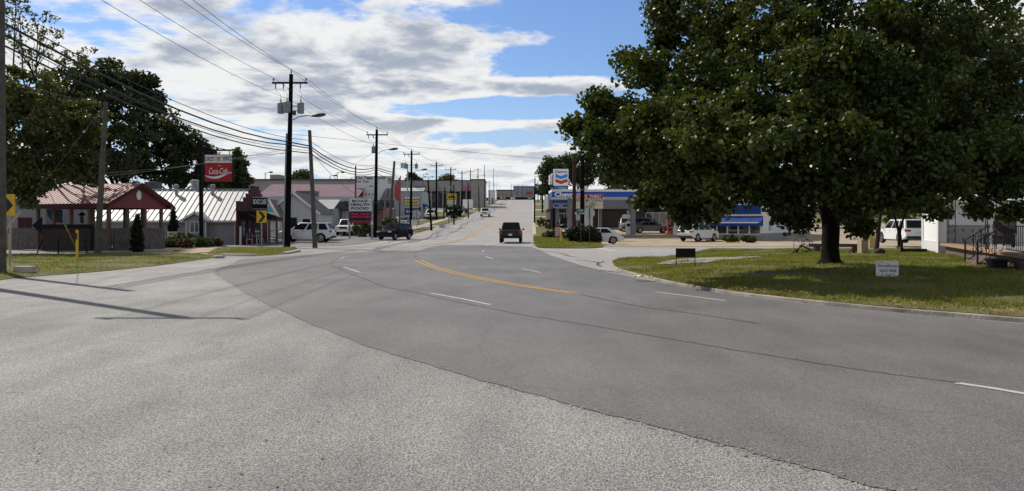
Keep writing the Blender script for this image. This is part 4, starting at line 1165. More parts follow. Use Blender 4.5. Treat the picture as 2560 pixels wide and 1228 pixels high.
make_tree('conifer_tree', 'pointed green tree beside the cola sign', ground(X_(600, 84), 84), pl(83, (597, 385, 7, 16, 0), (598, 408, 14, 20, 0), (598, 430, 20, 20, 0), (602, 452, 26, 18, 0), (590, 468, 32, 14, 0)), .25, 3, .28, LEAF_M, ncl=16, per=70, crad=.55, seed=35)
for nm, lab, px, Y, rows, lm, sd_ in (
    ('broadleaf_tree', 'small dark round tree above the long tan roof beside the transformer pole', 752, 205, ((745, 440, 14, 10, 0), (760, 438, 14, 10, 0), (752, 450, 20, 9, 0)), LEAF_M, 41),
    ('broadleaf_tree', 'dark layered tree behind the shopping centre beside the billboard', 1030, 262, ((1030, 441, 12, 8, 0), (1038, 449, 18, 7, 0), (1022, 452, 14, 6, 0)), LEAF_D, 42),
    ('broadleaf_tree', 'olive autumn tree over the shopping centre roof', 1122, 262, ((1122, 447, 16, 8, 0), (1112, 455, 14, 7, 0), (1134, 455, 14, 7, 0)), LEAF_Y, 43),
    ('broadleaf_tree', 'light green tree left of the tall fuel price sign', 1378, 130, ((1375, 405, 22, 16, 0), (1360, 425, 18, 18, 0), (1392, 420, 26, 26, 0), (1362, 455, 16, 22, 0), (1395, 460, 22, 22, 0), (1412, 400, 18, 14, 0)), LEAF_M, 44),
    ('broadleaf_tree', 'grey green tree behind the brown pole by the fuel sign', 1452, 132, ((1440, 392, 24, 14, 0), (1470, 395, 26, 16, 0), (1455, 420, 34, 22, 0), (1450, 450, 30, 24, 0), (1480, 430, 22, 24, 0), (1425, 430, 20, 26, 0)), LEAF_M, 45),
    ('broadleaf_tree', 'dark tree between the black pole and the big tree', 1520, 136, ((1510, 400, 24, 24, 0), (1530, 430, 24, 30, 0), (1515, 445, 18, 16, 0), (1545, 460, 28, 20, 0)), LEAF_D, 46),
    ('broadleaf_tree', 'lighter tree behind the blue fuel canopy', 1585, 118, ((1575, 440, 30, 24, 0), (1590, 470, 34, 14, 0), (1610, 430, 34, 40, 0), (1640, 460, 30, 24, 0)), LEAF_L, 47),
    ('broadleaf_tree', 'green tree behind the white shop with the blue awning', 1960, 112, ((1930, 460, 60, 40, 0), (2000, 470, 60, 40, 0), (1860, 470, 50, 40, 0), (2060, 500, 50, 50, 0)), LEAF_M, 48),
    ('broadleaf_tree', 'yellow green tree behind the white family SUV', 2230, 84, ((2200, 520, 50, 26, 0), (2250, 530, 50, 30, 0), (2150, 520, 40, 40, 0), (2300, 510, 50, 40, 0), (2120, 545, 24, 24, 0)), LEAF_L, 49),
    ('broadleaf_tree', 'dark shrubby tree on the verge below the hill top', 1352, 330, ((1348, 478, 10, 9, 0), (1360, 474, 12, 12, 0)), LEAF_D, 50)):
    make_tree(nm, lab, ground(X_(px, Y), Y), pl(Y, *rows), .3, 3, .34 if Y < 200 else .6, lm, ncl=11, per=70, crad=.95 if Y < 200 else 1.3, seed=sd_, twig=2)
def shrub(name, label, base, rx, ry, rz, lm, seed, leaf=.09, n=40, per=60, group=None, crad=.16, cat='shrub', zc=None):
    b = Vector(base)
    return make_tree(name, label, b, [(b + Vector((0, 0, zc or rz * .85)), (rx, ry, rz))], 0, 0, leaf, lm, ncl=n / max(.05, ((rx * rz) ** .5 / 1.2)), per=per, crad=crad, seed=seed, group=group, cat=cat, limb=False, shell=.3)
def cone_shrub(label, px, pyb, pyt, hw, Y, seed):
    b = ground(X_(px, Y), Y); H = Z_(pyt, Y) - b.z; w = hw / F * Y
    lob = [(b + Vector((0, 0, H * f)), (w * k, w * k, H * .12)) for f, k in ((.12, .95), (.30, 1.0), (.48, .85), (.64, .65), (.78, .42), (.92, .18))]
    return make_tree('conical_shrub', label, b, lob, .04, .5, .07, LEAF_C, ncl=120, per=70, crad=.16, seed=seed, cat='shrub', limb=False)
cone_shrub('dense dark columnar evergreen beside the pavilion post', 343, 622, 538, 15, 44.6, 61)
cone_shrub('pointed dark evergreen in front of the restaurant wall', 433, 580, 520, 13, 56, 62)
shrub('shrub', 'round bright green bush beside the stacked stones', ground(X_(396, 50), 50), .55, .5, .55, LEAF_S, 63)
for i, (px, Y, rx, rz, lm, lab) in enumerate(((448, 53, .7, .55, LEAF_S, 'pale rose bush behind the stacked stones'), (478, 54, .7, .62, LEAF_S, 'tall light green bush beside the black sign pole'), (462, 51.5, .5, .38, LEAF_R, 'reddish low bush between the stones and the sign pole'),
      (520, 54.5, .5, .42, LEAF_S, 'green bush just past the black sign pole'), (543, 55, .34, .34, LEAF_R, 'round russet bush at the end of the planting bed'), (503, 53, .5, .35, LEAF_S, 'low bush at the foot of the black sign pole'), (370, 49.5, .4, .3, LEAF_D, 'small dark round bush beside the columnar evergreen'), (425, 52, .5, .3, LEAF_S, 'low green bush below the small wooden sign'))):
    shrub('shrub', lab, ground(X_(px, Y), Y, .03), rx, rx * .8, rz, lm, 64 + i, n=34)
shrub('shrub', 'big dark rounded bush beside the white sedan', ground(X_(1455, 65), 65, .1), 1.6, 1.0, .86, LEAF_CB, 75, leaf=.13, n=170, per=80, crad=.32)
shrub('shrub', 'lower half of the dark hedge beside the white sedan', ground(X_(1484, 64.5), 64.5, .1), .62, .7, .62, LEAF_CB, 76, leaf=.12, n=90, per=80, crad=.26)
bpy.context.scene.objects['shrub.009']['label'] = 'smaller dark bush touching the front of the white sedan'
shrub('hedge', 'clipped low hedge mound beside the road', ground(X_(1372, 79), 79, .0), .75, .8, .45, LEAF_D, 77, n=60, cat='hedge')
shrub('hedge', 'clipped low hedge mound beside the tall fuel sign post', ground(X_(1392, 80), 80, .0), .9, .8, .48, LEAF_D, 78, n=60, cat='hedge')
shrub('shrub', 'loose green bush further up the right verge', ground(X_(1372, 104), 104), 1.1, 1, .8, LEAF_M, 79, leaf=.14, n=40)
shrub('shrub', 'broad leaved plant at the foot of the thick dark pole', ground(X_(1352, 112), 112), .7, .7, .8, LEAF_S, 80, leaf=.2, n=26, per=30)
shrub('shrub', 'large loose bush behind the health food sign posts', ground(X_(910, 84), 84), 1.3, 1.1, 1.15, LEAF_M, 81, leaf=.12, n=70, crad=.25)
shrub('shrub', 'large loose bush under the billboard behind the black SUV', ground(X_(975, 84), 84), 1.5, 1.2, 1.15, LEAF_M, 82, leaf=.12, n=80, crad=.25)
shrub('shrub', 'big dark round bush under the yellow shop sign', ground(X_(1133, 160), 160), 2.0, 1.8, 1.3, LEAF_C, 83, leaf=.2, n=80, crad=.35)
shrub('shrub', 'small round grey bush before the big dark bush', ground(X_(1134, 150), 150), .9, .8, .5, LEAF_M, 84, leaf=.15, n=40)
for px, lab in ((1826, 'low spreading juniper under the shop window nearer the white SUV'), (1872, 'low spreading juniper under the shop window nearer the corner')):
    shrub('shrub', lab, ground(X_(px, 73.5), 73.5, .05), .85, .5, .38, LEAF_S, 85 + px, leaf=.13, n=44)
# small forked tree by the family SUV
sb = ground(X_(2248, 44), 44); sb.z = .25
make_tree('small_tree', 'small forked tree in front of the white family SUV', sb, pl(44, (2215, 520, 40, 20, 0), (2290, 515, 40, 20, 0), (2250, 500, 50, 25, 0), (2340, 520, 30, 16, 0)), .10, 1.1, .14, LEAF_BIG, ncl=14, per=60, crad=.4, seed=91, forks=[(-.5, 0, 2.4), (.55, 0, 2.5)])

# ------------------------------------------------------------------ grass and fallen leaves
def inside(poly, x, y):
    c = np.zeros(len(x), bool); n = len(poly)
    for i in range(n):
        x0, y0 = poly[i]; x1, y1 = poly[(i + 1) % n]
        if y0 == y1: continue
        k = ((y0 > y) != (y1 > y)) & (x < (x1 - x0) * (y - y0) / (y1 - y0) + x0)
        c ^= k
    return c
GRASS_M = leaf_mat('grass_blade', (0.075, 0.10, 0.016), (0.29, 0.275, 0.065), gloss=0.55, trans=0.35, big=0.5)
LITTER_M = leaf_mat('dry_leaf', (0.10, 0.05, 0.02), (0.36, 0.25, 0.12), gloss=0.6, trans=0.1, big=1.0)
def grass(name, label, poly, box, n, zf, seed, h=.055, w=.012):
    rs = np.random.RandomState(seed)
    x = box[0] + (box[1] - box[0]) * rs.rand(n); y = box[2] + (box[3] - box[2]) * rs.rand(n) ** 1.15
    k = inside([(p[0], p[1]) for p in poly], x, y)
    k &= (rs.rand(n) > .85 * (np.sin(x * .8 + 2 * np.sin(y * .5)) * np.sin(y * 1.1 + 1.5 * np.sin(x * .7)) > .30))
    x, y = x[k], y[k]
    z = np.array([zf(a, b) for a, b in zip(x, y)])
    m = len(x); a = rs.rand(m) * 6.283; cl_ = 1 + .55 * np.sin(x * 2.1 + 3 * np.sin(y * .9)) * np.sin(y * 2.7 + 2 * np.sin(x * 1.3)) + .35 * np.sin(x * 5.3 + y * 3.1) * np.sin(y * 6.1 - x * 2.2); hh = h * (.5 + rs.rand(m)) * np.clip(cl_, .25, 2.2); ww = w * (.7 + .6 * rs.rand(m)); ln = rs.normal(size=(m, 2)) * .35 * hh[:, None]
    b = np.stack([x, y, z - .01], 1); du = np.stack([np.cos(a), np.sin(a), np.zeros(m)], 1) * ww[:, None]
    tip = b + np.stack([ln[:, 0], ln[:, 1], hh + .01], 1)
    vs = np.stack([b - du, b + du, tip], 1).reshape(-1, 3)
    o = np_mesh(name, vs, np.arange(m * 3).reshape(-1, 3), GRASS_M)
    return tag(o, label, 'grass', kind='stuff')
grass('lawn_grass', 'short mown grass covering the lawn under the big tree', lawn_poly, (3, 24, 12, 40), 260000, lawn_z, 101)
grass('verge_grass', 'short grass on the verge around the edge pole', V1, (-28, -7, 20, 41), 70000, verge_z(V1a), 102)
grass('verge_grass', 'short grass on the small verge under the black arrow sign', V2, (-21, -12, 36, 52), 30000, verge_z(V2a), 103)
bpy.context.scene.objects['verge_grass.001']['label'] = 'short grass on the small verge around the yellow arrow sign'
grass('verge_grass', 'short grass on the corner verge by the hydrant', V3, (1.5, 9, 48, 82), 40000, v3z, 104, h=.08, w=.02)
def litter(label, poly, box, n, zf, seed, size=.05):
    rs = np.random.RandomState(seed)
    x = box[0] + (box[1] - box[0]) * rs.rand(n); y = box[2] + (box[3] - box[2]) * rs.rand(n)
    k = inside([(p[0], p[1]) for p in poly], x, y); x, y = x[k], y[k]
    c = np.stack([x, y, np.array([zf(a, b) for a, b in zip(x, y)]) + .045], 1)
    vs, tr = leaf_geo(c, size, rs, up=2.5)
    return tag(np_mesh('fallen_leaves', vs, tr, LITTER_M), label, 'leaves', kind='stuff')
litter('scattered dry leaves on the lawn under the big tree', lawn_poly, (3, 24, 12, 30), 1500, lawn_z, 111)
strip = [p for p in KL[8:]] + [p for p in offset_line(KL[8:], -.8)][::-1]
litter('band of dry leaves gathered along the lawn kerb', strip, (3, 20, 8, 26), 7500, lawn_z, 112, size=.075)
litter('dry leaves lying on the verge around the edge pole', V1, (-28, -7, 20, 41), 1400, verge_z(V1a), 113)
# ------------------------------------------------------------------ building materials
ROOF_SILV = mat('silver_roof_metal', (0.44, 0.44, 0.45), rough=0.5, metal=0.1, var=0.10, scale=1.2)
ROOF_RED = mat('red_roof_metal', (0.23, 0.068, 0.064), rough=0.6, metal=0.0, var=0.10, scale=1.2, spec=0.4)
ROOF_PINK = mat('mauve_roof_metal', (0.31, 0.215, 0.235), rough=0.45, metal=0.1, var=0.12, scale=0.8)
ROOF_DARK = mat('dark_roof_metal', (0.14, 0.13, 0.13), rough=0.45, metal=0.2, var=0.12, scale=1.0)
SHINGLE = mat('grey_shingle', (0.22, 0.20, 0.18), rough=0.9, var=0.25, scale=6, bump=0.4, bscale=18)
SIDING = banded('grey_siding', (0.40, 0.40, 0.41), 6.0)
SIDING_W = banded('white_siding', (0.60, 0.60, 0.58), 6.0)
CORR = banded('grey_corrugated_wall', (0.26, 0.27, 0.28), 5.0, axis='X')
RED_CORR = banded('red_corrugated_wall', (0.20, 0.035, 0.035), 5.0, axis='Y', dark=0.5)
WALL_LT = banded('pale_metal_wall', (0.42, 0.43, 0.43), 3.0, axis='X')
TAN_W = mat('tan_block_wall', (0.35, 0.32, 0.28), rough=0.85, var=0.10, scale=0.3)
GREY_W = mat('grey_stucco', (0.30, 0.29, 0.27), rough=0.85, var=0.12, scale=0.3)
WHITE_W = mat('white_stucco', (0.76, 0.76, 0.75), rough=0.8, var=0.06, scale=0.6, bump=0.15, bscale=30)
OXBLOOD = mat('oxblood_painted_wood', (0.075, 0.022, 0.024), rough=0.7, var=0.16, scale=2)
WOOD_F = mat('weathered_fence_wood', (0.14, 0.12, 0.105), rough=0.9, var=0.35, scale=3, bump=0.4, bscale=25)
WOOD_P = mat('stained_post_wood', (0.15, 0.095, 0.07), rough=0.85, var=0.3, scale=3, bump=0.3, bscale=25)
BRICK_D = brick('dark_brown_brick', (0.060, 0.042, 0.038), (0.09, 0.058, 0.05), (0.09, 0.08, 0.075), 4.5)
BRICK_P = brick('purple_grey_brick', (0.13, 0.095, 0.09), (0.17, 0.12, 0.115), (0.16, 0.14, 0.13), 2.4)
BRICK_W = brick('white_painted_brick', (0.62, 0.62, 0.60), (0.70, 0.70, 0.68), (0.45, 0.45, 0.44), 6.0)
BRICK_R = brick('red_brown_brick', (0.22, 0.12, 0.10), (0.26, 0.15, 0.12), (0.25, 0.22, 0.2), 3)
AWN_DK = mat('dark_awning_canvas', (0.014, 0.016, 0.022), rough=0.9, spec=0.05, var=0.2, scale=2)
AWN_BL = mat('blue_awning_canvas', (0.012, 0.05, 0.22), rough=0.75, var=0.12, scale=2)
PANE = mat('window_glass', (0.025, 0.03, 0.033), rough=0.05, var=0.2, scale=1, spec=0.8)
PANE_B = mat('pale_window_glass', (0.10, 0.11, 0.115), rough=0.08, var=0.3, scale=1, spec=0.8)
STONE = mat('sandstone_slab', (0.30, 0.22, 0.15), rough=0.9, var=0.25, scale=4, bump=0.6, bscale=15)
ROCK = mat('pale_rock', (0.36, 0.34, 0.31), rough=0.9, var=0.25, scale=5, bump=0.6, bscale=15)
PANEL_W = mat('sign_face_white', (0.72, 0.71, 0.68), rough=0.35, var=0.03)
PANEL_G = mat('sign_face_grey', (0.46, 0.48, 0.47), rough=0.4, var=0.04)
INK = mat('sign_ink_black', (0.012, 0.012, 0.012), rough=0.5, var=0.05)
INK_W = mat('sign_ink_white', (0.78, 0.78, 0.77), rough=0.5, var=0.03)
INK_GR = mat('sign_ink_grey', (0.12, 0.12, 0.13), rough=0.5, var=0.05)
COLA = mat('sign_face_red', (0.40, 0.018, 0.022), rough=0.35, var=0.06)
ORANGE = mat('orange_ink', (0.62, 0.27, 0.05), rough=0.5, var=0.1)
LED_BG = mat('led_panel_dark', (0.012, 0.010, 0.012), rough=0.5, var=0.1)
LED_RED = mat('led_red', (0.45, 0.02, 0.07), rough=0.5, var=0.1, emit=0.35)
PINK = mat('pink_sign_face', (0.45, 0.12, 0.30), rough=0.5, var=0.1)
TEAL = mat('teal_paint', (0.05, 0.36, 0.36), rough=0.6, var=0.1)
FORE_GREY = mat('fuel_grey_paint', (0.20, 0.20, 0.22), rough=0.6, var=0.05, scale=1)
FUEL_BLUE = mat('fascia_blue', (0.012, 0.075, 0.42), rough=0.35, var=0.05)
FUEL_BLUE_D = mat('panel_blue', (0.02, 0.13, 0.34), rough=0.35, var=0.05)
TILE_OR = mat('terracotta_edge', (0.34, 0.22, 0.14), rough=0.85, var=0.2, scale=5)
SKIN = mat('skin', (0.48, 0.28, 0.19), rough=0.6, var=0.06)
SHIRT = mat('dark_shirt', (0.025, 0.018, 0.03), rough=0.9, var=0.2, scale=8)
HAIRM = mat('grey_hair', (0.25, 0.22, 0.20), rough=0.8, var=0.2, scale=20)

def part(parent, name, m, c, s, bevel=0.0, rot=None):
    b = MB(); b.box(c, s, rot); return b.build(name, m, parent, bevel=bevel)
def roof(parent, name, m, e0, e1, r1, r0, ribs, th=.06, ribh=.028):
    """metal slope e0-e1 (eave) to r0-r1 (ridge) with standing seams"""
    e0, e1, r0, r1 = map(Vector, (e0, e1, r0, r1))
    nn = (e1 - e0).cross(r0 - e0).normalized()
    if nn.z < 0: nn = -nn
    b = MB(); bm = b.bm
    lo = [bm.verts.new(p - nn * th) for p in (e0, e1, r1, r0)]; hi = [bm.verts.new(p) for p in (e0, e1, r1, r0)]
    bm.faces.new(lo[::-1]); bm.faces.new(hi)
    for i in range(4): bm.faces.new((lo[i], lo[(i + 1) % 4], hi[(i + 1) % 4], hi[i]))
    for i in range(ribs + 1):
        f = i / ribs
        a, c = e0.lerp(e1, f) + nn * ribh * .5, r0.lerp(r1, f) + nn * ribh * .5
        b.bar(a, c, .045, ribh, up=nn)
    return b.build(name, m, parent)
def window(parent, c, w, h, m=None, pm=None, facing='-y', depth=.06, mull=0, name='window'):
    """frame of four bars with its pane; c is the centre on the wall face"""
    b = MB(); t = .07
    for s in (-1, 1):
        b.box((s * (w / 2 - t / 2), 0, 0), (t, depth, h)); b.box((0, 0, s * (h / 2 - t / 2)), (w - 2 * t, depth, t))
    for k in range(mull):
        x = -w / 2 + w * (k + 1) / (mull + 1); b.box((x, 0, 0), (t * .8, depth, h - 2 * t))
    o = b.build(name, m or WHITE, parent); o.location = c
    g = MB(); g.box((0, .01, 0), (w - 2 * t + .01, .02, h - 2 * t + .01)); p = g.build('pane', pm or PANE, o)
    if facing == '+x': o.rotation_euler = (0, 0, R(90))
    return o
def gt(px, Y, up=0.0):
    return ground(X_(px, Y), Y, up)

# ------------------------------------------------------------------ red roofed pavilion, fence and shed
PO = Vector((-23.95, 44.0, 0.03)); PRZ = R(-21.3)
t = thing('pavilion', 'open red metal roofed pavilion on wooden posts with a white oval in its gable', 'pavilion', PO, PRZ)
L_, D_, EZ, RZ_ = 6.9, 4.1, 3.0, 4.2
roof(t, 'roof', ROOF_RED, (-L_ - .3, -.35, EZ - .1), (.35, -.35, EZ - .1), (.35, D_ / 2, RZ_), (-L_ - .3, D_ / 2, RZ_), 24)
roof(t, 'roof', ROOF_RED, (-L_ - .3, D_ + .35, EZ - .1), (.35, D_ + .35, EZ - .1), (.35, D_ / 2, RZ_), (-L_ - .3, D_ / 2, RZ_), 24)
part(t, 'fascia', OXBLOOD, (-L_ / 2, -.30, EZ - .26), (L_ + .5, .06, .26)); part(t, 'fascia', OXBLOOD, (-L_ / 2, D_ + .30, EZ - .26), (L_ + .5, .06, .26))
for x in (.02, -L_ - .02):
    b = MB(); b.prism([(-.1, EZ - .36), (D_ + .1, EZ - .36), (D_ + .1, EZ - .13), (D_ / 2, RZ_ - .10), (-.1, EZ - .13)], x - .03, x + .03, 'yz'); b.build('gable', RED_CORR, t)
for sg in (-1, 1):
    b = MB(); b.bar((.36, D_ / 2, RZ_ - .10), (.36, D_ / 2 + sg * (D_ / 2 + .35), EZ - .22), .05, .2); b.build('barge_board', OXBLOOD, t)
b = MB(); b.lathe([(.02, 0), (.20, .0), (.20, .03), (.17, .04), (.02, .04)], (0, 0, 0), 20, 'x'); o = b.build('oval_plaque', WHITE, t); o.location = (.06, D_ / 2, 3.45); o.scale = (1, .9, 1.5)
for x in (-.15, -1.75, -3.3, -4.8, -6.2):
    for y in (.12, D_ - .12):
        part(t, 'post', WOOD_P, (x, y, (EZ - .35) / 2), (.17, .17, EZ - .35), .01)
for y in (1.4, 2.7): part(t, 'post', WOOD_P, (-.15, y, (EZ - .35) / 2), (.17, .17, EZ - .35), .01)
b = MB(); b.box((-L_ / 2, D_ / 2, .02), (L_ + .4, D_ + .4, .1)); b.build('floor_slab', CONC, t)
def pickets(label, p0, p1, h, seed, name='picket_fence'):
    r = random.Random(seed); p0, p1 = Vector(p0), Vector(p1); d = p1 - p0; L = d.length
    t = thing(name, label, 'fence', p0, math.atan2(d.y, d.x))
    b = MB(); x = 0
    while x < L:
        w = .13; hh = h + r.uniform(-.03, .03)
        b.box((x + w / 2, -.02 + r.uniform(-.004, .004), hh / 2), (w - .012, .02, hh)); x += w
    b.build('pickets', WOOD_F, t)
    for z in (.3, h - .25): part(t, 'rail', WOOD_F, (L / 2, .03, z), (L, .05, .09))
    k = int(L / 2.2) + 1
    for i in range(k): part(t, 'fence_post', WOOD_F, (min(L - .06, .05 + i * 2.2), .10, h / 2), (.1, .1, h))
    return t
ex = Vector((math.cos(PRZ), math.sin(PRZ), 0)); ey = Vector((-math.sin(PRZ), math.cos(PRZ), 0))
pickets('grey wooden fence along the front of the red pavilion', PO + ex * -9.2 + ey * .35, PO + ex * -.35 + ey * .35, 1.42, 1)
pickets('grey wooden fence across the gable end of the red pavilion', PO + ex * .05 + ey * .3, PO + ex * .05 + ey * 4.0, 1.42, 2)
t = thing('metal_shed', 'grey corrugated metal shed beyond the pavilion fence', 'shed', (-34.3, 50, .03))
part(t, 'wall', CORR, (0, 2.5, 1.65), (5.6, 5, 3.3)); part(t, 'roof', ROOF_DARK, (0, 2.5, 3.35), (5.9, 5.4, .12)); part(t, 'door', OXBLOOD, (1.4, -.03, 1.05), (.9, .05, 2.1))
# things hung in the pavilion
t = thing('folded_umbrella', 'folded red umbrella standing at the pavilion end post', 'umbrella', PO + ex * -.9 + ey * 3.3)
b = MB(); b.lathe([(.02, .35), (.12, .5), (.10, .9), (.06, 1.5), (.02, 1.6)], n=10); b.build('canopy', RED, t); b = MB(); b.cyl((0, 0, 0), (0, 0, 1.75), .02); b.build('pole', WOOD_P, t); b = MB(); b.lathe([(.2, 0), (.2, .05), (.05, .08)], n=12); b.build('base', DKGREY, t)
t = thing('hanging_lantern', 'dark lantern hanging under the pavilion roof', 'lantern', PO + ex * -3.5 + ey * 1.0 + Vector((0, 0, 2.0)))
b = MB(); b.lathe([(.02, .42), (.22, .25), (.24, .22), (.1, .2)], n=8); b.build('shade', BLACK, t); b = MB(); b.lathe([(.07, -.3), (.1, -.28), (.13, .2), (.1, .2)], n=8); b.build('glass_case', PANE, t); b = MB(); b.cyl((0, 0, .4), (0, 0, .9), .01, n=6); b.build('chain', BLACK, t)
t = thing('blue_tarp', 'bunched dark blue tarp hanging under the pavilion eave', 'tarp', PO + ex * -5.4 + ey * .6 + Vector((0, 0, 2.05)))
b = MB()
for i in range(9):
    a = i / 8; b.tube([(-.42 + a * .84, .03 * math.sin(i * 2), .5), (-.38 + a * .8, .05 * math.cos(i), .18 - .1 * a), (-.1 + a * .5, .03, -.2 - .12 * a)], [.07, .09, .06], 7)
b.build('cloth', mat('dark_blue_tarp', (.03, .06, .10), rough=.6, var=.25, scale=6), t, smooth=True); part(t, 'hanging_rod', BLACK, (0, 0, .52), (1.0, .03, .03))
t = thing('picnic_table', 'red picnic table behind the pavilion fence', 'table', PO + ex * -1.2 + ey * 2.6 + Vector((0, 0, .06)))
part(t, 'tabletop', RED, (0, 0, .76), (1.8, .75, .06)); part(t, 'bench', RED, (0, .62, .45), (1.8, .28, .05)); part(t, 'bench', RED, (0, -.62, .45), (1.8, .28, .05))
for x in (-.7, .7):
    b = MB(); b.bar((x, -.6, 0), (x, .25, .74), .08); b.build('leg', RED, t); b = MB(); b.bar((x + .08, .6, 0), (x + .08, -.25, .74), .08); b.build('leg', RED, t)

# ------------------------------------------------------------------ long grey restaurant
t = thing('restaurant_building', 'long low grey sided restaurant with a silver standing seam roof', 'building', (-32, 60, 0))
x0, x1 = -10, 9.6
b = MB(); b.box(((x0 + x1) / 2, 4, 1.02), (x1 - x0, 8, 2.04)); b.build('wall', SIDING, t)
rf = roof(t, 'roof', ROOF_SILV, (x0 - .3, -.5, 1.98), (x1 + .2, -.5, 1.98), (x1 - .25, 4, 4.66), (x0 - .3, 4, 4.66), 42, ribh=.055)
roof(t, 'roof', ROOF_SILV, (x0 - .3, 8.5, 1.98), (x1 + .2, 8.5, 1.98), (x1 - .25, 4, 4.66), (x0 - .3, 4, 4.66), 30)
b = MB(); b.prism([(0, 2.05), (8, 2.05), (4, 4.5)], x1 - .25, x1 - .1, 'yz'); b.build('gable', SIDING, t)
part(t, 'gutter', WHITE, ((x0 + x1) / 2, -.53, 1.90), (x1 - x0 + .5, .08, .14)); part(t, 'ridge_cap', ROOF_SILV, ((x0 + x1) / 2, 4, 4.69), (x1 - x0, .3, .07))
for px, py, r, h in ((441, 470, .16, .55), (532, 470, .16, .55)):
    c = P(px, py, 63.2) - Vector((-32, 60, 0))
    b = MB(); b.lathe([(r * .8, -.6), (r * .8, 0), (r * 1.3, .03), (r * 1.35, .12), (r * 1.1, .18), (r * 1.3, .2), (r * 1.2, .28), (.02, .32)], c, 14); b.build('roof_vent', GALV, rf, smooth=True)
c = P(488, 470, 64.6) - Vector((-32, 60, 0))
b = MB(); b.lathe([(.33, -.5), (.33, .05), (.42, .07), (.42, .22), (.34, .26), (.36, .5), (.42, .52), (.42, .66), (.25, .7)], c, 16); b.build('exhaust_stack', GALV, rf, smooth=True)
c = P(383, 466, 65.2) - Vector((-32, 60, 0))
b = MB(); b.box(c, (1.1, 1.0, .75)); b.build('air_conditioner', DKGREY, rf, bevel=.03)
# dormer porch
dx, dw = X_(490, 59.3) + 32, .78
b = MB(); b.prism([(dx - dw, 0), (dx + dw, 0), (dx + dw, 2.06), (dx, 2.52), (dx - dw, 2.06)], -.7, .02); dm = b.build('dormer', SIDING, t)
for sg in (-1, 1):
    roof(dm, 'dormer_roof', ROOF_SILV, (dx + sg * 1.18, -1.0, 1.98), (dx + sg * 1.18, .35, 1.98), (dx, 1.1, 2.68), (dx, -1.0, 2.68), 4)
    b = MB(); b.bar((dx, -1.02, 2.60), (dx + sg * 1.18, -1.02, 1.92), .05, .16); b.build('barge_board', WHITE, dm)
    part(t, 'corner_trim', WHITE, (dx + sg * (dw + .005), -.70, 1.0), (.09, .06, 2.0))
window(t, (dx - .1, -.73, 1.45), .78, .92, mull=1, pm=PANE_B)
b = MB(); b.box((x1 - .05, -.02, 1.0), (.1, .08, 2.0)); b.build('corner_trim', WHITE, t)
# ------------------------------------------------------------------ cafe with stepped parapet
t = thing('cafe_building', 'dark red cafe with a stepped parapet and a dark awning over its porch', 'building', (-21.5, 58, 0))
prof = [(0, 0), (0, 3.45), (1.5, 3.45), (1.5, 3.8), (2.1, 3.8), (2.1, 4.12), (2.7, 4.12), (2.7, 4.45), (3.2, 4.45), (3.2, 4.82), (4.9, 4.82), (4.9, 4.5), (5.3, 4.5), (5.3, 4.2), (5.7, 4.2), (5.7, 3.85), (7.0, 3.85), (7.0, 0)]
b = MB(); b.prism(prof, -.14, 0, 'yz'); b.build('wall', OXBLOOD, t)
b = MB(); cap = [(p[0], p[1]) for p in prof[1:-1]]
for a, c in zip(cap[:-1], cap[1:]):
    if abs(a[1] - c[1]) < .01: b.box((-.07, (a[0] + c[0]) / 2, a[1] + .025), (.24, abs(c[0] - a[0]) + .04, .05))
b.build('parapet_cap', DKGREY, t)
roof(t, 'awning', AWN_DK, (1.9, -.1, 2.02), (1.9, 5.9, 2.12), (.03, 5.9, 2.72), (.03, -.1, 2.72), 9, ribh=.03)
part(t, 'awning_beam', WOOD_P, (1.85, 2.9, 1.96), (.12, 5.9, .14))
for y in (.1, 2.0, 3.9, 5.7): part(t, 'porch_post', WOOD_P, (1.82, y, .98), (.14, .14, 1.96))
part(t, 'downpipe', WHITE, (.12, .25, .75), (.12, .12, 1.5))
for y, w in ((1.1, 1.0), (2.6, .6), (4.4, 1.3)): window(t, (.02, y, 1.35), w, 1.3, m=DKGREY, pm=PANE_B, facing='+x', mull=1 if w > .9 else 0)
d = part(t, 'door', OXBLOOD, (.03, 3.35, 1.02), (.06, .8, 2.04)); part(d, 'handle', GALV, (.08, 3.05, 1.0), (.05, .04, .16))
t = thing('cafe_sign', 'framed black cafe sign with pale lettering on the red parapet', 'sign', (-21.05, 61.7, 2.95), R(40))
part(t, 'frame', GALV, (0, .03, .48), (1.42, .10, 1.02), .02); part(t, 'panel', BLACK, (0, -.03, .48), (1.30, .04, .90))
lettering(t, 'BOAZ CAFE', INK_W, 0, .60, 1.12, .42, -.056, bold=.02); part(t, 'bracket', DKGREY, (0, .2, .5), (.1, .4, .1))
for i, (dx_, dy_, rz, lab) in enumerate(((.6, .9, .3, 'white metal chair under the cafe awning beside the white pipe'), (1.0, 2.3, 2.4, 'white metal chair deeper under the cafe awning'))):
    c = thing('garden_chair', lab, 'chair', (-21.5 + dx_, 58 + dy_, .02), rz, 'white metal cafe chairs')
    part(c, 'seat', WHITE, (0, 0, .45), (.42, .42, .03), .01)
    b = MB(); b.tube([(-.2, .2, .45), (-.2, .24, .88), (.2, .24, .88), (.2, .2, .45)], .015, 6); b.tube([(0, .21, .45), (0, .24, .88)], .012, 6); b.build('backrest', WHITE, c)
    for sx in (-1, 1):
        for sy in (-1, 1):
            b = MB(); b.cyl((sx * .19, sy * .19, .45), (sx * .21, sy * .21, 0), .014, n=6); b.build('leg', WHITE, c)
c = thing('garden_table', 'small white metal table under the cafe awning', 'table', (-20.5, 59.4, .02))
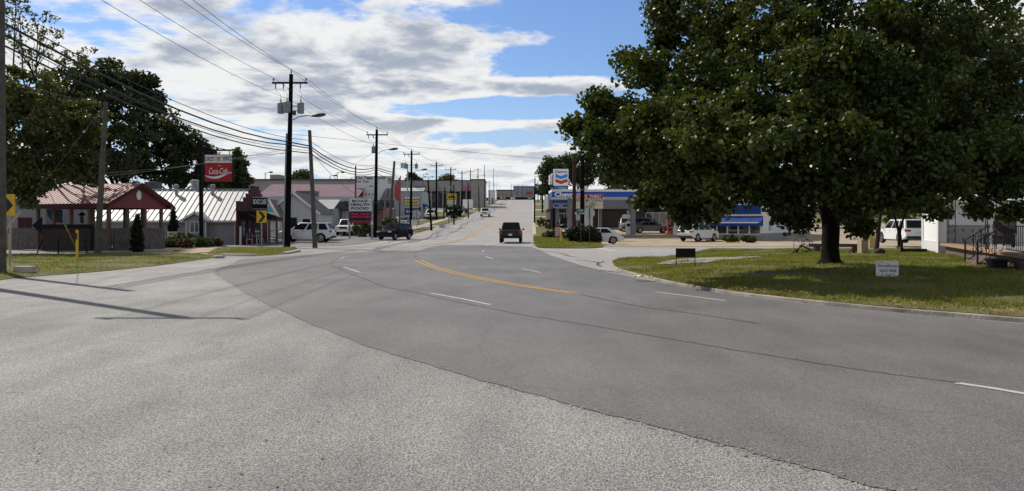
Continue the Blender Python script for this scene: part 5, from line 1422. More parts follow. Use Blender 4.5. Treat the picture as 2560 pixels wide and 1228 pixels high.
b = MB(); b.lathe([(.35, .70), (.36, .72), (.02, .73)], n=18); b.build('tabletop', WHITE, c); b = MB(); b.cyl((0, 0, 0), (0, 0, .71), .025); b.build('stem', WHITE, c); b = MB(); b.lathe([(.24, 0), (.22, .03), (.04, .05)], n=12); b.build('foot', WHITE, c)

# ------------------------------------------------------------------ signs, posts and small things on the left
def chevron_sign(label, px, pyb, pyt, pyp, w, rz, base=None, extra=False):
    b0 = base if base is not None else G(px, pyb)
    Y = b0.y
    t = thing('curve_sign', label, 'sign', b0, rz, 'yellow curve signs')
    zt, zb = Z_(pyt, Y) - b0.z, Z_(pyp, Y) - b0.z
    b = MB(); b.box((0, .03, zt / 2), (.06, .05, zt)); b.build('post', GALV, t)
    h = zt - zb; zc = (zt + zb) / 2
    part(t, 'panel', YELLOW, (0, -.015, zc), (w, .02, h), .006)
    b = MB(); q = h * .44; b.prism([(-w * .36, zc + q), (-w * .02, zc + q), (w * .40, zc), (-w * .02, zc - q), (-w * .36, zc - q), (w * .06, zc)], -.031, -.027); b.build('arrow', INK, t)
    return t
chevron_sign('yellow sign with a black arrow standing before the cafe', 654, 626, 527, 557, .62, R(8))
b0 = ground(X_(13, 27.5), 27.5, .1)
chevron_sign('yellow arrow sign half hidden behind the edge pole', 12, 0, 486, 540, .62, R(28), base=b0)
t = thing('sign_back', 'bare grey metal sign back beside the edge pole', 'sign', ground(X_(24, 28.2), 28.2, .1), R(20))
part(t, 'panel', GALV, (0, 0, Z_(514, 28.2) - .1), (.24, .02, .80)); part(t, 'post', GALV, (0, .04, 1.3), (.05, .05, 2.6))
for px, pyb, pyt, lab in ((25, 655, 560, 'yellow marker post beside the edge pole'), (193, 653, 575, 'yellow marker post in front of the black arrow board')):
    b0 = G(px, pyb, .08); h = Z_(pyt, b0.y) - .08
    t = thing('marker_post', lab, 'post', b0, 0, 'yellow cable marker posts')
    b = MB(); b.tube([(0, 0, -.1), (0, 0, h - .03), (0, 0, h)], [.055, .055, .04], 10); b.build('tube', YELLOW, t); part(t, 'sticker', INK, (0, -.057, h - .28), (.06, .006, .28))
b0 = G(62, 682, .08)
t = thing('concrete_block', 'low weathered concrete block lying on the verge', 'block', b0, R(-4))
b = MB(); b.box((0, 0, .10), (.62, .28, .24)); b.build('block', CONC, t, bevel=.04)
b0 = G(548, 645, .02)
t = tag(MB().ball((0, 0, .05), (.28, .2, .10), jitter=.12).build('rock', ROCK, smooth=True, ang=80), 'pale rock at the tip of the grass verge', 'rock'); t.location = b0
# arrow board
b0 = G(168, 637, .02); Y = b0.y
t = thing('arrow_board', 'old black framed slatted arrow board on legs beside the grey pole', 'sign', b0, R(-4))
w, zt, zb = 3.0, Z_(562, Y), Z_(627, Y)
part(t, 'frame', BLACK, (0, 0, zt - .09), (w, .22, .18)); part(t, 'frame', BLACK, (w / 2 - .05, 0, (zt + zb) / 2), (.1, .2, zt - zb)); part(t, 'frame', BLACK, (0, 0, zb), (w, .12, .05))
b = MB(); x = -w / 2 + .05
while x < w / 2 - .12:
    b.box((x + .045, 0, (zt + zb) / 2 - .06), (.075, .03, zt - zb - .16)); x += .09
b.build('slats', mat('dark_slat_wood', (0.055, 0.042, 0.032), rough=0.85, var=0.35, scale=6), t); part(t, 'back_panel', INNER, (0, .05, (zt + zb) / 2 - .06), (w - .1, .03, zt - zb - .18))
b = MB(); b.prism([(-w / 2 - .50, zt - .06), (-w / 2 + .05, zt + .40), (-w / 2 + .05, zt - .50)], -.04, .04); b.build('arrow', BLACK, t)
for x, dx_ in ((-w / 2 + .1, -.35), (w / 2 - .5, .15), (-.5, 0)):
    b = MB(); b.bar((x, 0, zb + .6), (x + dx_, 0, 0), .05); b.build('leg', BLACK, t)
# restaurant pole sign
b0 = ground(X_(503, 57), 57); SO = b0
t = thing('restaurant_sign', 'tall black pole sign with a white panel over a red cola panel', 'sign', b0)
b = MB(); b.box((0, 0, Z_(358, 57) / 2), (.24, .24, Z_(358, 57))); b.build('pole', BLACK, t)
xr = X_(578, 57) - b0.x
part(t, 'arm', BLACK, (xr / 2, 0, Z_(376, 57)), (xr, .12, .12)); b = MB(); b.bar((.1, 0, Z_(362, 57)), (xr * .8, 0, Z_(374, 57)), .05); b.build('brace', BLACK, t)
xa, xb, za, zb, zm = X_(513, 57) - b0.x, X_(583, 57) - b0.x, Z_(387, 57), Z_(455, 57), Z_(409.5, 57)
xm = (xa + xb) / 2
part(t, 'cabinet', BLACK, (xm, 0, (za + zb) / 2), (xb - xa, .30, za - zb))
for x in (xa + .3, xb - .3): part(t, 'hanger', BLACK, (x, 0, (za + Z_(376, 57)) / 2), (.05, .05, Z_(376, 57) - za))
pw = part(t, 'white_panel', PANEL_W, (xm, -.155, (za + zm) / 2), (xb - xa - .08, .02, za - zm - .06))
pr = part(t, 'red_panel', COLA, (xm, -.155, (zm + zb) / 2), (xb - xa - .08, .02, zm - zb - .06))
lettering(pw, "DALE'S", INK, xa + .42, (za + zm) / 2, .68, .30, -.169, bold=.015); lettering(pw, 'BBQ', INK, xb - .38, (za + zm) / 2, .62, .36, -.169, bold=.015)
b = MB(); b.lathe([(.02, -.002), (.16, 0), (.16, .004), (.02, .004)], (xm + .02, -.170, (za + zm) / 2), 16, 'y'); b.build('emblem', ORANGE, pw)
lettering(pr, 'Coca-Cola', INK_W, xm, zm - .58, 1.45, .50, -.169, shear=.35, bold=.01); lettering(pr, 'Enjoy', INK_W, xm + .1, zm - .17, .28, .12, -.169, shear=.3)
b = MB(); up, dn = [], []
for i in range(25):
    a = i / 24; x = xa + .06 + (xb - xa - .12) * a; zc = zb + .42 - .16 * math.sin(a * 4.6 - .2) + .14 * a; wd = .035 + .06 * math.sin(math.pi * min(1, a * 1.1)) 
    up.append((x, -.169, zc + wd)); dn.append((x, -.169, zc - wd))
for i in range(24): b.face([up[i], dn[i], dn[i + 1], up[i + 1]])
b.build('ribbon', INK_W, pr)
# stones
for i, (px, py, sx, sy, sz, rz, lab) in enumerate(((425, 619, .85, .45, .12, .1, 'lower flat sandstone slab in the planting bed'), (428, 613, .7, .4, .11, -.15, 'upper flat sandstone slab tilted on the lower one'), (508, 617, .3, .2, .11, 0, 'small pale stone at the foot of the black sign pole'), (560, 617, .22, .16, .08, .4, 'small pale stone at the end of the planting bed'), (470, 620, .18, .13, .08, .4, 'small pale stone edging the rose bushes'))):
    b = MB(); b.ball((0, 0, 0), (sx, sy, sz), jitter=.10); o = b.build('stone', STONE if i < 2 else ROCK, smooth=True, ang=50); tag(o, lab, 'stone')
    q = G(px, min(py, 621) if i != 1 else 619); o.location = (q.x, q.y, q.z + (.08 if i != 1 else .30)); o.rotation_euler = (.0, .08 if i == 1 else 0, rz)
t = thing('wooden_sign', 'small wooden barbecue sign in front of the pointed evergreen', 'sign', gt(431, 54))
part(t, 'board', CREAM, (0, 0, .95), (.75, .04, .36)); lettering(t, 'BBQ', OXBLOOD, 0, .95, .5, .22, -.023, bold=.03)
for x in (-.3, .3): part(t, 'leg', WOOD_P, (x, .03, .45), (.05, .05, .9))

# ------------------------------------------------------------------ little gabled house and the shops behind
t = thing('gabled_shop', 'small pale gabled house with a dark metal roof and a white porch', 'house', (-21.2, 72, terrain(-21.2, 72)))
hw, ez, rz_ = 2.35, 2.85, 4.7; lenY = 5.2
b = MB(); b.prism([(-hw, 0), (hw, 0), (hw, ez), (0, rz_), (-hw, ez)], 0, lenY); b.build('wall', SIDING_W, t)
roof(t, 'roof', ROOF_DARK, (hw + .3, -.5, ez - .22), (hw + .3, lenY + .4, ez - .22), (0, lenY + .4, rz_ + .05), (0, -.5, rz_ + .05), 14)
roof(t, 'roof', SHINGLE, (-hw - .3, -.5, ez - .22), (-hw - .3, lenY + .4, ez - .22), (0, lenY + .4, rz_ + .05), (0, -.5, rz_ + .05), 2)
for sg in (-1, 1):
    b = MB(); b.bar((0, -.52, rz_ - .02), (sg * (hw + .3), -.52, ez - .28), .05, .18); b.build('barge_board', WHITE, t)
b = MB(); b.prism([(-2.6, 2.2), (-.9, 2.2), (-1.75, 3.75)], -2.0, -.05); p = b.build('porch_gable', SIDING_W, t)
b = MB(); b.prism([(-2.15, 2.75), (-1.35, 2.75), (-1.75, 3.35)], -2.05, -2.01); b.build('gable_ornament', TEAL, p)
for sg in (-1, 1):
    roof(p, 'porch_roof', SHINGLE, (-1.75 + sg * 1.1, -2.2, 2.1), (-1.75 + sg * 1.1, 0, 2.1), (-1.75, 0, 4.0), (-1.75, -2.2, 4.0), 2)
    b = MB(); b.bar((-1.75, -2.22, 3.95), (-1.75 + sg * 1.1, -2.22, 2.06), .05, .16); b.build('barge_board', WHITE, p)
for x in (-2.6, -.9, 2.2): part(t, 'porch_post', WHITE, (x, -1.9 if x < 0 else -.4, 1.1 if x < 0 else 1.25), (.14, .14, 2.2 if x < 0 else 2.5))
b = MB()
for i in range(8): b.bar((-2.6 + i * .24, -1.95, .35), (-2.6 + i * .24, -1.95, 1.05), .03)
b.bar((-2.6, -1.95, 1.05), (-.9, -1.95, 1.05), .05); b.bar((-2.6, -1.95, .35), (-.9, -1.95, .35), .05); b.build('railing', DKGREY, t)
part(t, 'porch_floor', CONC, (-.2, -1.0, .12), (4.8, 2.0, .25)); b = MB(); b.bar((-.8, -2.0, .3), (-.3, -2.9, .05), .5, .06); b.build('ramp', WHITE, t)
window(t, (1.2, -.02, 1.6), .9, 1.2); part(t, 'door', INNER, (-.2, -.03, 1.2), (.95, .05, 2.1))
t = thing('purple_roof_store', 'long pale store with a mauve metal roof', 'building', (X_(770, 102), 102, terrain(-27, 102)))
z0 = t.location.z; xl, xr = X_(648, 102) - t.location.x, X_(893, 102) - t.location.x
part(t, 'wall', WALL_LT, ((xl + xr) / 2, 6, (5.5 - z0) / 2), (xr - xl, 12, 5.5 - z0))
roof(t, 'roof', ROOF_PINK, (xl - .2, -.4, 5.45 - z0), (xr + .2, -.4, 5.45 - z0), (xr + .2, 6, 7.45 - z0), (xl - .2, 6, 7.45 - z0), 42, ribh=.07)
roof(t, 'roof', ROOF_PINK, (xl - .2, 12.4, 5.45 - z0), (xr + .2, 12.4, 5.45 - z0), (xr + .2, 6, 7.45 - z0), (xl - .2, 6, 7.45 - z0), 20)
part(t, 'fascia', PANEL_G, ((xl + xr) / 2, -.42, 5.0 - z0), (xr - xl, .1, .8))
part(t, 'dormer', ROOF_DARK, (X_(755, 100) - t.location.x, 1.0, 6.0 - z0), (2.6, 2.5, .5))
t = thing('metal_workshop', 'small pale metal workshop with a bright corrugated roof', 'building', (X_(808, 90), 90, terrain(-23, 90)))
z0 = t.location.z; w = 50 / F * 90
part(t, 'wall', WALL_LT, (0, 3, (3.6 - z0) / 2), (w, 6, 3.6 - z0)); roof(t, 'roof', ROOF_SILV, (-w / 2 - .1, -.3, 3.5 - z0), (w / 2 + .1, -.3, 3.5 - z0), (w / 2 + .1, 3.2, 4.75 - z0), (-w / 2 - .1, 3.2, 4.75 - z0), 12)
part(t, 'door', PANEL_G, (-.5, -.04, 1.05), (1.0, .06, 2.1)); part(t, 'roof_edge', DKGREY, (0, -.34, 3.40 - z0), (w + .2, .06, .14))
t = thing('brick_store', 'brown brick store with a dark sloping canopy behind the health food sign', 'building', (X_(895, 94), 94, terrain(-19, 94)))
z0 = t.location.z; xl, xr = X_(832, 94) - t.location.x, X_(958, 94) - t.location.x
part(t, 'wall', BRICK_R, ((xl + xr) / 2, 5, 1.6), (xr - xl, 10, 3.2)); part(t, 'upper_wall', PANEL_G, (xl + 1.3, 5.2, 4.1 - z0), (2.5, 9, 1.9))
roof(t, 'canopy', AWN_DK, (xl - .1, -1.4, 2.95), (xr + .3, -1.4, 2.95), (xr - .6, .3, 4.0), (xl - .1, .3, 4.0), 10, ribh=.02)
for i in range(5): part(t, 'column', WHITE, (X_(854 + i * 3.2, 93) - t.location.x, -.5, 1.4), (.08, .08, 2.8))
window(t, (xr - 1.6, -.03, 1.5), 1.6, 1.5); part(t, 'air_conditioner', DKGREY, (X_(867, 94) - t.location.x, -.1, 4.35 - z0), (.5, .6, .5))
t = thing('tan_store', 'long tan flat roofed store behind the mauve roof', 'building', (X_(760, 135), 135, terrain(-38, 135)))
z0 = t.location.z; xl, xr = X_(560, 135) - t.location.x, X_(897, 135) - t.location.x
part(t, 'wall', TAN_W, ((xl + xr) / 2, 10, (9.7 - z0) / 2), (xr - xl, 20, 9.7 - z0)); part(t, 'roof_edge', DKGREY, ((xl + xr) / 2, 9.9, 9.78 - z0), (xr - xl + .3, 20.4, .22))
part(t, 'penthouse', TAN_W, (X_(676, 137) - t.location.x, 6, 10.2 - z0), (1.8, 3, 1.6))
b = MB()
for i in range(9): b.box((X_(640 + i * 26, 135) - t.location.x, -.06, 7.6 - z0), (.9, .08, .8))
b.build('panel_band', PANEL_G, t)
t = thing('shopping_centre', 'long grey shopping centre with a taller end block and a pink shop sign', 'building', (X_(1050, 228), 228, terrain(-28, 228)))
z0 = t.location.z; q = lambda px: X_(px, 228) - t.location.x
def zq(py, Y=228): return Z_(py, Y) - z0
part(t, 'wall', TAN_W, ((q(885) + q(1178)) / 2, 10, zq(478) / 2 + zq(452) / 2), (q(1178) - q(885), 20, zq(452) - zq(478)))
part(t, 'storefront', mat('dim_storefront', (.075, .072, .07), rough=.6, var=.3, scale=.5), ((q(885) + q(1178)) / 2, 12, zq(478) / 2), (q(1178) - q(885) - .4, 20, zq(478)))
part(t, 'roof_edge', DKGREY, ((q(885) + q(1178)) / 2, 10, zq(451.3)), (q(1178) - q(885) + .2, 20.3, .25))
part(t, 'end_block', TAN_W, ((q(1178) + q(1211)) / 2, 8, zq(450) / 2), (q(1211) - q(1178), 18, zq(450))); part(t, 'roof_edge', DKGREY, ((q(1178) + q(1211)) / 2, 8, zq(449.4)), (q(1211) - q(1178) + .4, 18.4, .3))
b = MB()
for i in range(20): b.box((q(890 + i * 14.5), -.1, zq(478) / 2), (.35, .3, zq(478)))
b.build('pilasters', GREY_W, t)
part(t, 'shop_sign', PINK, (q(1171), -.25, zq(471)), (3.0, .2, 1.4)); part(t, 'shop_sign', mat('violet_sign', (.12, .10, .25), var=.1), (q(1051), -.25, zq(468)), (3.4, .2, .55))
for px in (925, 965, 1085, 1130): window(t, (q(px), 1.95, zq(494)), 2.6, 2.2, mull=1, pm=PANE_B, m=GREY_W)
t = thing('metal_building', 'grey metal building with a pale roof edge behind the billboard', 'building', (X_(1030, 150), 150, terrain(-20, 150)))
z0 = t.location.z; q = lambda px: X_(px, 150) - t.location.x
part(t, 'wall', WALL_LT, ((q(985) + q(1057)) / 2, 7, (8.4 - z0) / 2), (q(1057) - q(985), 14, 8.4 - z0)); roof(t, 'roof', ROOF_SILV, (q(984), -.3, 8.35 - z0), (q(1059), -.3, 8.35 - z0), (q(1054), 6, 9.3 - z0), (q(984), 6, 9.3 - z0), 16)
roof(t, 'awning', AWN_BL, (q(1056) + 1.8, 0, 4.6 - z0), (q(1056) + 1.8, 5, 4.6 - z0), (q(1057) + .05, 5, 5.8 - z0), (q(1057) + .05, 0, 5.8 - z0), 4); window(t, (q(1045), -.03, 1.8), 1.4, 1.4)
t = thing('storage_block', 'pale flat storage block at the end of the shopping centre', 'building', (X_(1229, 262), 262, terrain(-7, 262)))
part(t, 'wall', WHITE_W, (0, 4, 2.4), (2.3, 8, 4.8)); part(t, 'roof_edge', PANEL_G, (0, 4, 4.9), (2.5, 8.3, .25)); part(t, 'door', GREY_W, (.4, -.05, 1.1), (.9, .08, 2.2))
for nm, lab, xa_, xb_, yt, Y, m_, m2 in (('brick_block', 'low brown brick block beyond the hill top', 1241, 1286, 476, 392, mat('hazed_brown_wall', (.34, .25, .22), var=.12, scale=.4), 'cornice'), ('grey_hall', 'grey flat roofed hall standing beyond the hill top', 1284, 1338, 467, 428, mat('hazed_grey_wall', (.26, .29, .31), var=.1, scale=.4), 'parapet')):  # both wall colours paled to stand in for distance haze
    t = thing(nm, lab, 'building', (X_((xa_ + xb_) / 2, Y), Y, terrain(0, Y))); z0 = t.location.z; w = (xb_ - xa_) / F * Y; h = Z_(yt, Y) - z0
    part(t, 'wall', m_, (0, 8, h / 2), (w, 16, h)); part(t, m2, DKGREY, (0, 8, h + .1), (w + .4, 16.4, .5)); part(t, 'storefront', INNER, (0, -.05, h * .28), (w * .9, .2, h * .4))
    for i in range(4): window(t, (-w * .35 + i * w * .23, -.08, h * .68), w * .12, h * .18, pm=PANE_B, m=GREY_W)
t = thing('red_sign', 'small red sign on the grey hall beyond the hill top', 'sign', P(1323, 482, 425), 0); part(t, 'panel', RED, (0, 0, 0), (3.2, .3, 1.8)); part(t, 'mounting', DKGREY, (0, .8, 0), (2, 1.4, .3))
# lamps of the parking lots
for px, yb, yt, Y, lab, arms in ((663, 470, 432, 140, 'parking lot lamp rising over the tan store roof', 1), (843, 470, 432, 145, 'parking lot lamp over the mauve roof', 1), (1058, 500, 436, 215, 'parking lot lamp with a box head beside the third black pole', 1), (1072, 500, 443, 220, 'twin armed parking lot lamp over the shopping centre', 2), (825, 470, 440, 150, 'short slim lamp over the mauve roof', 1), (878, 470, 444, 170, 'small lamp at the end of the mauve roof', 1)):
    b0 = ground(X_(px, Y), Y); h = Z_(yt, Y) - b0.z
    t = thing('lot_lamp', lab, 'lamp', b0, 0, 'parking lot lamps'); b = MB(); b.cyl((0, 0, 0), (0, 0, h), .09, .07, 8); b.build('pole', DKGREY, t)
    for s in ((1,) if arms == 1 else (-1, 1)):
        b = MB(); b.tube([(0, 0, h - .1), (s * .5, 0, h + .1), (s * .9, 0, h + .1)], .04, 6); b.build('arm', DKGREY, t); part(t, 'lamp_head', DKGREY, (s * 1.1, 0, h + .08), (.6, .4, .28), .03)
# billboard
YB = 106; b0 = ground(X_(940, YB), YB)
t = thing('billboard', 'large pale billboard with black lettering and a suited figure', 'billboard', b0)
q = lambda px: X_(px, YB) - b0.x
z0 = b0.z; zt, zb = Z_(440, YB) - z0, Z_(500, YB) - z0
bp_ = part(t, 'panel', PANEL_W, ((q(889) + q(986)) / 2, 0, (zt + zb) / 2), (q(986) - q(889), .25, zt - zb))
wing = MB(); wing.prism([(q(986), zt - 1.5), (q(1002), zt + .1), (q(1002), zb - .6), (q(986), zb + .3)], -.10, .1); wing.build('side_panel', mat('faded_red_panel', (.38, .07, .05), rough=.5, var=.1), t)
def bl(s, x0, x1, y0, y1, m=INK, **k): lettering(bp_, s, m, (q(x0) + q(x1)) / 2, Z_((y0 + y1) / 2, YB) - z0, q(x1) - q(x0), Z_(y0, YB) - Z_(y1, YB), -.131, **k)
bl('Our Team Works', 891, 963, 440.5, 449, bold=.03); bl('For You', 891, 922, 450.5, 457, bold=.03); bl('Will', 923, 932, 464, 468, bold=.03)
part(bp_, 'red_square', mat('billboard_red', (.45, .05, .06), rough=.5, var=.05), (q(900), -.13, Z_(482, YB) - z0), (q(909) - q(892), .02, 1.1)); bl('ALFA', 894, 907, 484.5, 490, INK_W)
for k in range(3):
    b = MB(); b.lathe([(.13, 0), (.13, .006), (.09, .006)], (q(914.5 + k * 9), -.133, Z_(486, YB) - z0), 12, 'y'); b.build('icon', INK_GR, bp_)
b = MB(); b.prism([(q(950), zb + .02), (q(960), zb + 1.2), (q(968), zb + 1.75), (q(973), zb + 1.6), (q(979), zb + 1.75), (q(985), zb + 1.1), (q(985), zb + .02)], -.142, -.128); f = b.build('suit_picture', mat('suit_print', (.20, .24, .26), rough=.6, var=.15), bp_)
b = MB(); b.prism([(q(966), zb + .3), (q(971), zb + 1.55), (q(975), zb + 1.55), (q(970), zb + .3)], -.150, -.144); b.build('tie_picture', COLA, bp_)
b = MB(); b.lathe([(.02, 0), (.42, 0), (.42, .006), (.02, .006)], (0, 0, 0), 20, 'y'); o = b.build('face_picture', mat('face_print', (.42, .36, .32), rough=.6, var=.05), bp_); o.location = (q(975), -.140, Z_(452, YB) - z0); o.scale = (.85, 1, 1.2)
for px in (905, 940, 975): part(t, 'support_post', DKGREY, (q(px), .3, zb / 2 + .4), (.25, .25, zb + .8))
part(t, 'catwalk', DKGREY, ((q(889) + q(986)) / 2, -.3, zb - .12), (q(986) - q(889), .6, .06))
t = thing('red_post', 'tall rusty red post beside the billboard', 'post', ground(X_(999, 108), 108)); b = MB(); b.cyl((0, 0, 0), (0, 0, Z_(447, 108) - t.location.z), .10, .10, 8); b.build('tube', mat('rust_red', (.16, .05, .04), var=.3), t); part(t, 'foot_plate', DKGREY, (0, 0, .02), (.4, .4, .05))
# health food sign
b0 = ground(X_(902, 78), 78)
t = thing('health_food_sign', 'two post pale sign board with black lettering over a red message panel', 'sign', b0)
q = lambda px: X_(px, 78) - b0.x
zz = lambda py: Z_(py, 78) - b0.z
pn = part(t, 'panel', PANEL_G, (0, -.05, (zz(497) + zz(529)) / 2), (q(931) - q(873), .28, zz(497) - zz(529)), .04)
pe = part(t, 'panel_face', PANEL_W, (0, -.20, (zz(497) + zz(529)) / 2), (q(929) - q(875), .02, zz(498.5) - zz(527.5)))
for s, y0, y1, x0, x1 in (('BOAZ', 500, 506, 881, 922), ('HEALTH', 508.5, 515, 877, 925), ('FOOD', 517.5, 524.5, 879, 923)):
    lettering(pe, s, INK, (q(x0) + q(x1)) / 2, (zz(y0) + zz(y1)) / 2, q(x1) - q(x0), zz(y0) - zz(y1), -.214, bold=.045)
le = part(t, 'message_panel', LED_BG, (q(901), -.05, (zz(531) + zz(558)) / 2), (q(929) - q(875), .22, zz(531) - zz(558)))
for s, y0, y1, x0, x1 in (('REAL FRUIT', 533.5, 538, 879, 926), ('SMOOTHIES', 540, 544.5, 879, 926), ('DISCOUNT CARD', 552, 556.5, 878, 927)):
    lettering(le, s, LED_RED, (q(x0) + q(x1)) / 2, (zz(y0) + zz(y1)) / 2, q(x1) - q(x0), zz(y0) - zz(y1), -.165, bold=.01)
for px in (874, 930):
    part(t, 'post', GALV, (q(px), .0, zz(495) / 2), (.18, .18, zz(495))); part(t, 'notice', PANEL_W, (q(px) - .02, -.12, zz(557)), (.32, .03, .42))
# multi panel shop sign
b0 = ground(X_(1030, 120), 120); q = lambda px: X_(px, 120) - b0.x; zz = lambda py: Z_(py, 120) - b0.z
t = thing('plaza_sign', 'framed sign of stacked cream, yellow and blue panels on two posts', 'sign', b0)
part(t, 'frame', BLACK, (0, .02, (zz(490) + zz(556)) / 2), (q(1049) - q(1012), .2, zz(490) - zz(556)), .06)
for y0, y1, m_ in ((491, 498, PANEL_W), (499, 514, mat('sign_face_yellow', (.55, .42, .14), var=.3, scale=4)), (515, 521, PANEL_G), (522, 536, BLUE), (537, 555, PANEL_G)):
    p = part(t, 'panel', m_, (0, -.09, (zz(y0) + zz(y1)) / 2), (q(1048) - q(1013), .02, zz(y0) - zz(y1) - .05))
    b = MB(); r = random.Random(int(y0))
    for i in range(5): b.box((q(1018 + i * 6), -.105, (zz(y0) + zz(y1)) / 2), (.16 + r.random() * .12, .008, (zz(y0) - zz(y1)) * .35))
    b.build('print', INK_W if m_ is BLUE else INK_GR, p)
for px in (1016, 1045): part(t, 'post', DKGREY, (q(px), .1, zz(500) / 2), (.14, .14, zz(500)))
t = thing('tall_pole_sign', 'small square sign on a tall mast behind the third black pole', 'sign', ground(X_(1019, 128), 128)); z0 = t.location.z
b = MB(); b.cyl((0, 0, 0), (0, 0, Z_(410, 128) - z0), .12, .1, 8); b.build('mast', GALV, t); part(t, 'panel', PANEL_G, (-.7, 0, Z_(414, 128) - z0), (1.0, .15, .9)); part(t, 'arm', GALV, (-.3, 0, Z_(414, 128) - z0), (.8, .08, .08))
def octagon_back(label, px, pyc, rpx, base, face=1):
    Y = base.y; t = thing('stop_sign', label, 'sign', base, 0)
    z = Z_(pyc, Y) - base.z; r = rpx / F * Y
    b = MB(); b.prism([(r * 1.08 * math.cos(R(22.5 + 45 * i)), z + r * 1.08 * math.sin(R(22.5 + 45 * i))) for i in range(8)], .03, .045); b.build('panel', PANEL_G, t)
    b = MB(); b.prism([(r * 1.06 * math.cos(R(22.5 + 45 * i)), z + r * 1.06 * math.sin(R(22.5 + 45 * i))) for i in range(8)], .047, .05); b.build('red_face', COLA, t)
    part(t, 'post', DKGREY, (0, 0, z * .5 + r * .5), (.06, .05, z + r), 0)
    return t
octagon_back('grey octagonal sign back beside the stacked panel sign', 1041, 535, 10, ground(X_(1042, 108), 108))
octagon_back('pale grey octagonal sign back on a dark post by the dark bush', 1474, 533, 13, G(1474, 616.5))
t = thing('lawn_placard', 'small white placard under the octagonal sign back by the black SUV', 'sign', ground(X_(1036, 106), 106)); part(t, 'board', PANEL_W, (0, 0, .9), (.9, .03, .8)); part(t, 'stake', DKGREY, (0, .03, .4), (.05, .04, .8))
t = thing('dumpster', 'blue dumpster behind the black SUV', 'dumpster', ground(X_(1001, 118), 118)); b = MB(); b.prism([(-.75, .15), (.75, .15), (.85, 1.2), (-.85, 1.2)], 0, 1.2); b.build('bin', BLUE, t, bevel=.03); b = MB(); b.bar((0, -.05, 1.22), (0, 1.25, 1.38), 1.75, .05); b.build('lid', DKGREY, t)
b0 = ground(X_(1129, 166), 166); q = lambda px: X_(px, 166) - b0.x; zz = lambda py: Z_(py, 166) - b0.z
t = thing('yellow_shop_sign', 'yellow shop sign over a pale lower panel on two dark posts', 'sign', b0)
p = part(t, 'upper_panel', YELLOW, (0, -.05, (zz(484) + zz(498)) / 2), (q(1142) - q(1117), .25, zz(484) - zz(498)))
b = MB(); c = (zz(484) + zz(498)) / 2; b.prism([(-.9, c - .35), (-.5, c + .1), (-.2, c - .1), (.05, c + .45), (.3, c - .1), (.6, c + .1), (.95, c - .35)], -.19, -.18); b.build('emblem', INK, p)
part(t, 'lower_panel', CREAM, (0, -.02, (zz(499.5) + zz(512)) / 2), (q(1141) - q(1118), .2, zz(499.5) - zz(512))); part(t, 'lower_panel', PANEL_G, (0, -.02, (zz(513) + zz(524)) / 2), (q(1138) - q(1120), .18, zz(513) - zz(524)))
for px in (1116, 1143): part(t, 'post', DKGREY, (q(px), .1, zz(490) / 2), (.14, .14, zz(490)))
b0 = G(1122, 560); t = thing('mailbox', 'grey mailbox on a post on the left verge', 'mailbox', b0, 0); part(t, 'post', WOOD_P, (0, 0, .5), (.1, .1, 1.0)); b = MB(); b.prism([(-.28, 1.0), (.28, 1.0), (.28, 1.22), (.18, 1.36), (-.18, 1.36), (-.28, 1.22)], -.3, .3); b.build('box', GALV, t)
b0 = G(1105, 569); t = thing('utility_cabinet', 'low grey utility cabinet on the walk beside the road', 'cabinet', b0); part(t, 'cabinet', PANEL_G, (0, 0, .30), (.75, .5, .5), .03); part(t, 'plinth', CONC, (0, 0, .03), (.85, .6, .08))
t = thing('storage_box', 'white box trailer in the shopping centre lot', 'trailer', gt(1170, 205)); part(t, 'box', WHITE, (0, 0, 1.7), (2.6, 4, 2.5), .05); part(t, 'undercarriage', BLACK, (0, 0, .4), (2.2, 3.6, .3))
for x in (-1.1, 1.1):
    b = MB(); b.lathe([(.1, -.12), (.38, -.12), (.38, .12), (.1, .12)], (x, .6, .38), 14, 'x'); b.build('wheel', TYRE, t)
t = thing('brick_marker', 'low rust red block beside the white box trailer', 'block', gt(1166, 186)); part(t, 'block', BRICK_R, (0, 0, .45), (.9, .6, .9), .02); part(t, 'cap', CONC, (0, 0, .93), (1.0, .7, .08))

# ------------------------------------------------------------------ fuel station
YC = 88.0; CX = X_(1540, YC)
c0 = ground(CX, YC + 4); t = thing('fuel_canopy', 'flat fuel station canopy with a white rim and a blue fascia', 'canopy', (CX, YC, 0))
xl, xr = X_(1380, YC) - CX, X_(1720, YC) - CX
zt, zm, zb = Z_(473.5, YC), Z_(479.5, YC), Z_(493, YC)
part(t, 'roof', WHITE, ((xl + xr) / 2, 3.3, (zt + zm) / 2), (xr - xl + .1, 6.7, zt - zm))
fa = part(t, 'fascia', FUEL_BLUE, ((xl + xr) / 2, 3.3, (zm + zb) / 2), (xr - xl, 6.6, zm - zb))
part(t, 'soffit', WHITE, ((xl + xr) / 2, 3.3, zb - .06), (xr - xl - .2, 6.4, .1))
lettering(fa, 'Chevron', INK_W, X_(1419, YC) - CX, (zm + zb) / 2, X_(1452, YC) - X_(1387, YC), .58, -.012, bold=.045)
for px, y, w in ((1424, 1.2, .46), (1583, .9, .5), (1500, 5.8, .42), (1575, 5.6, .4), (1680, 5.6, .4)):
    gx = X_(px, YC + y); gz = terrain(gx, YC + y)
    part(t, 'column', FORE_GREY, (gx - CX, y, (zb + gz) / 2), (w, w, zb - gz))
gx = X_(1583, YC); tt = thing('pump_island', 'grey concrete pump island under the fuel canopy', 'kerb', ground(X_(1580, YC + .9), YC + .9)); part(tt, 'island', CONC, (0, .6, .08), (1.9, 2.6, .2), .05); part(tt, 'edging', DKGREY, (0, .6, .02), (2.1, 2.8, .1), .03)
tt = thing('fuel_pump', 'fuel pump with a pale topper beside the thick canopy column', 'pump', ground(X_(1570, YC + 1.6), YC + 1.6, .18))
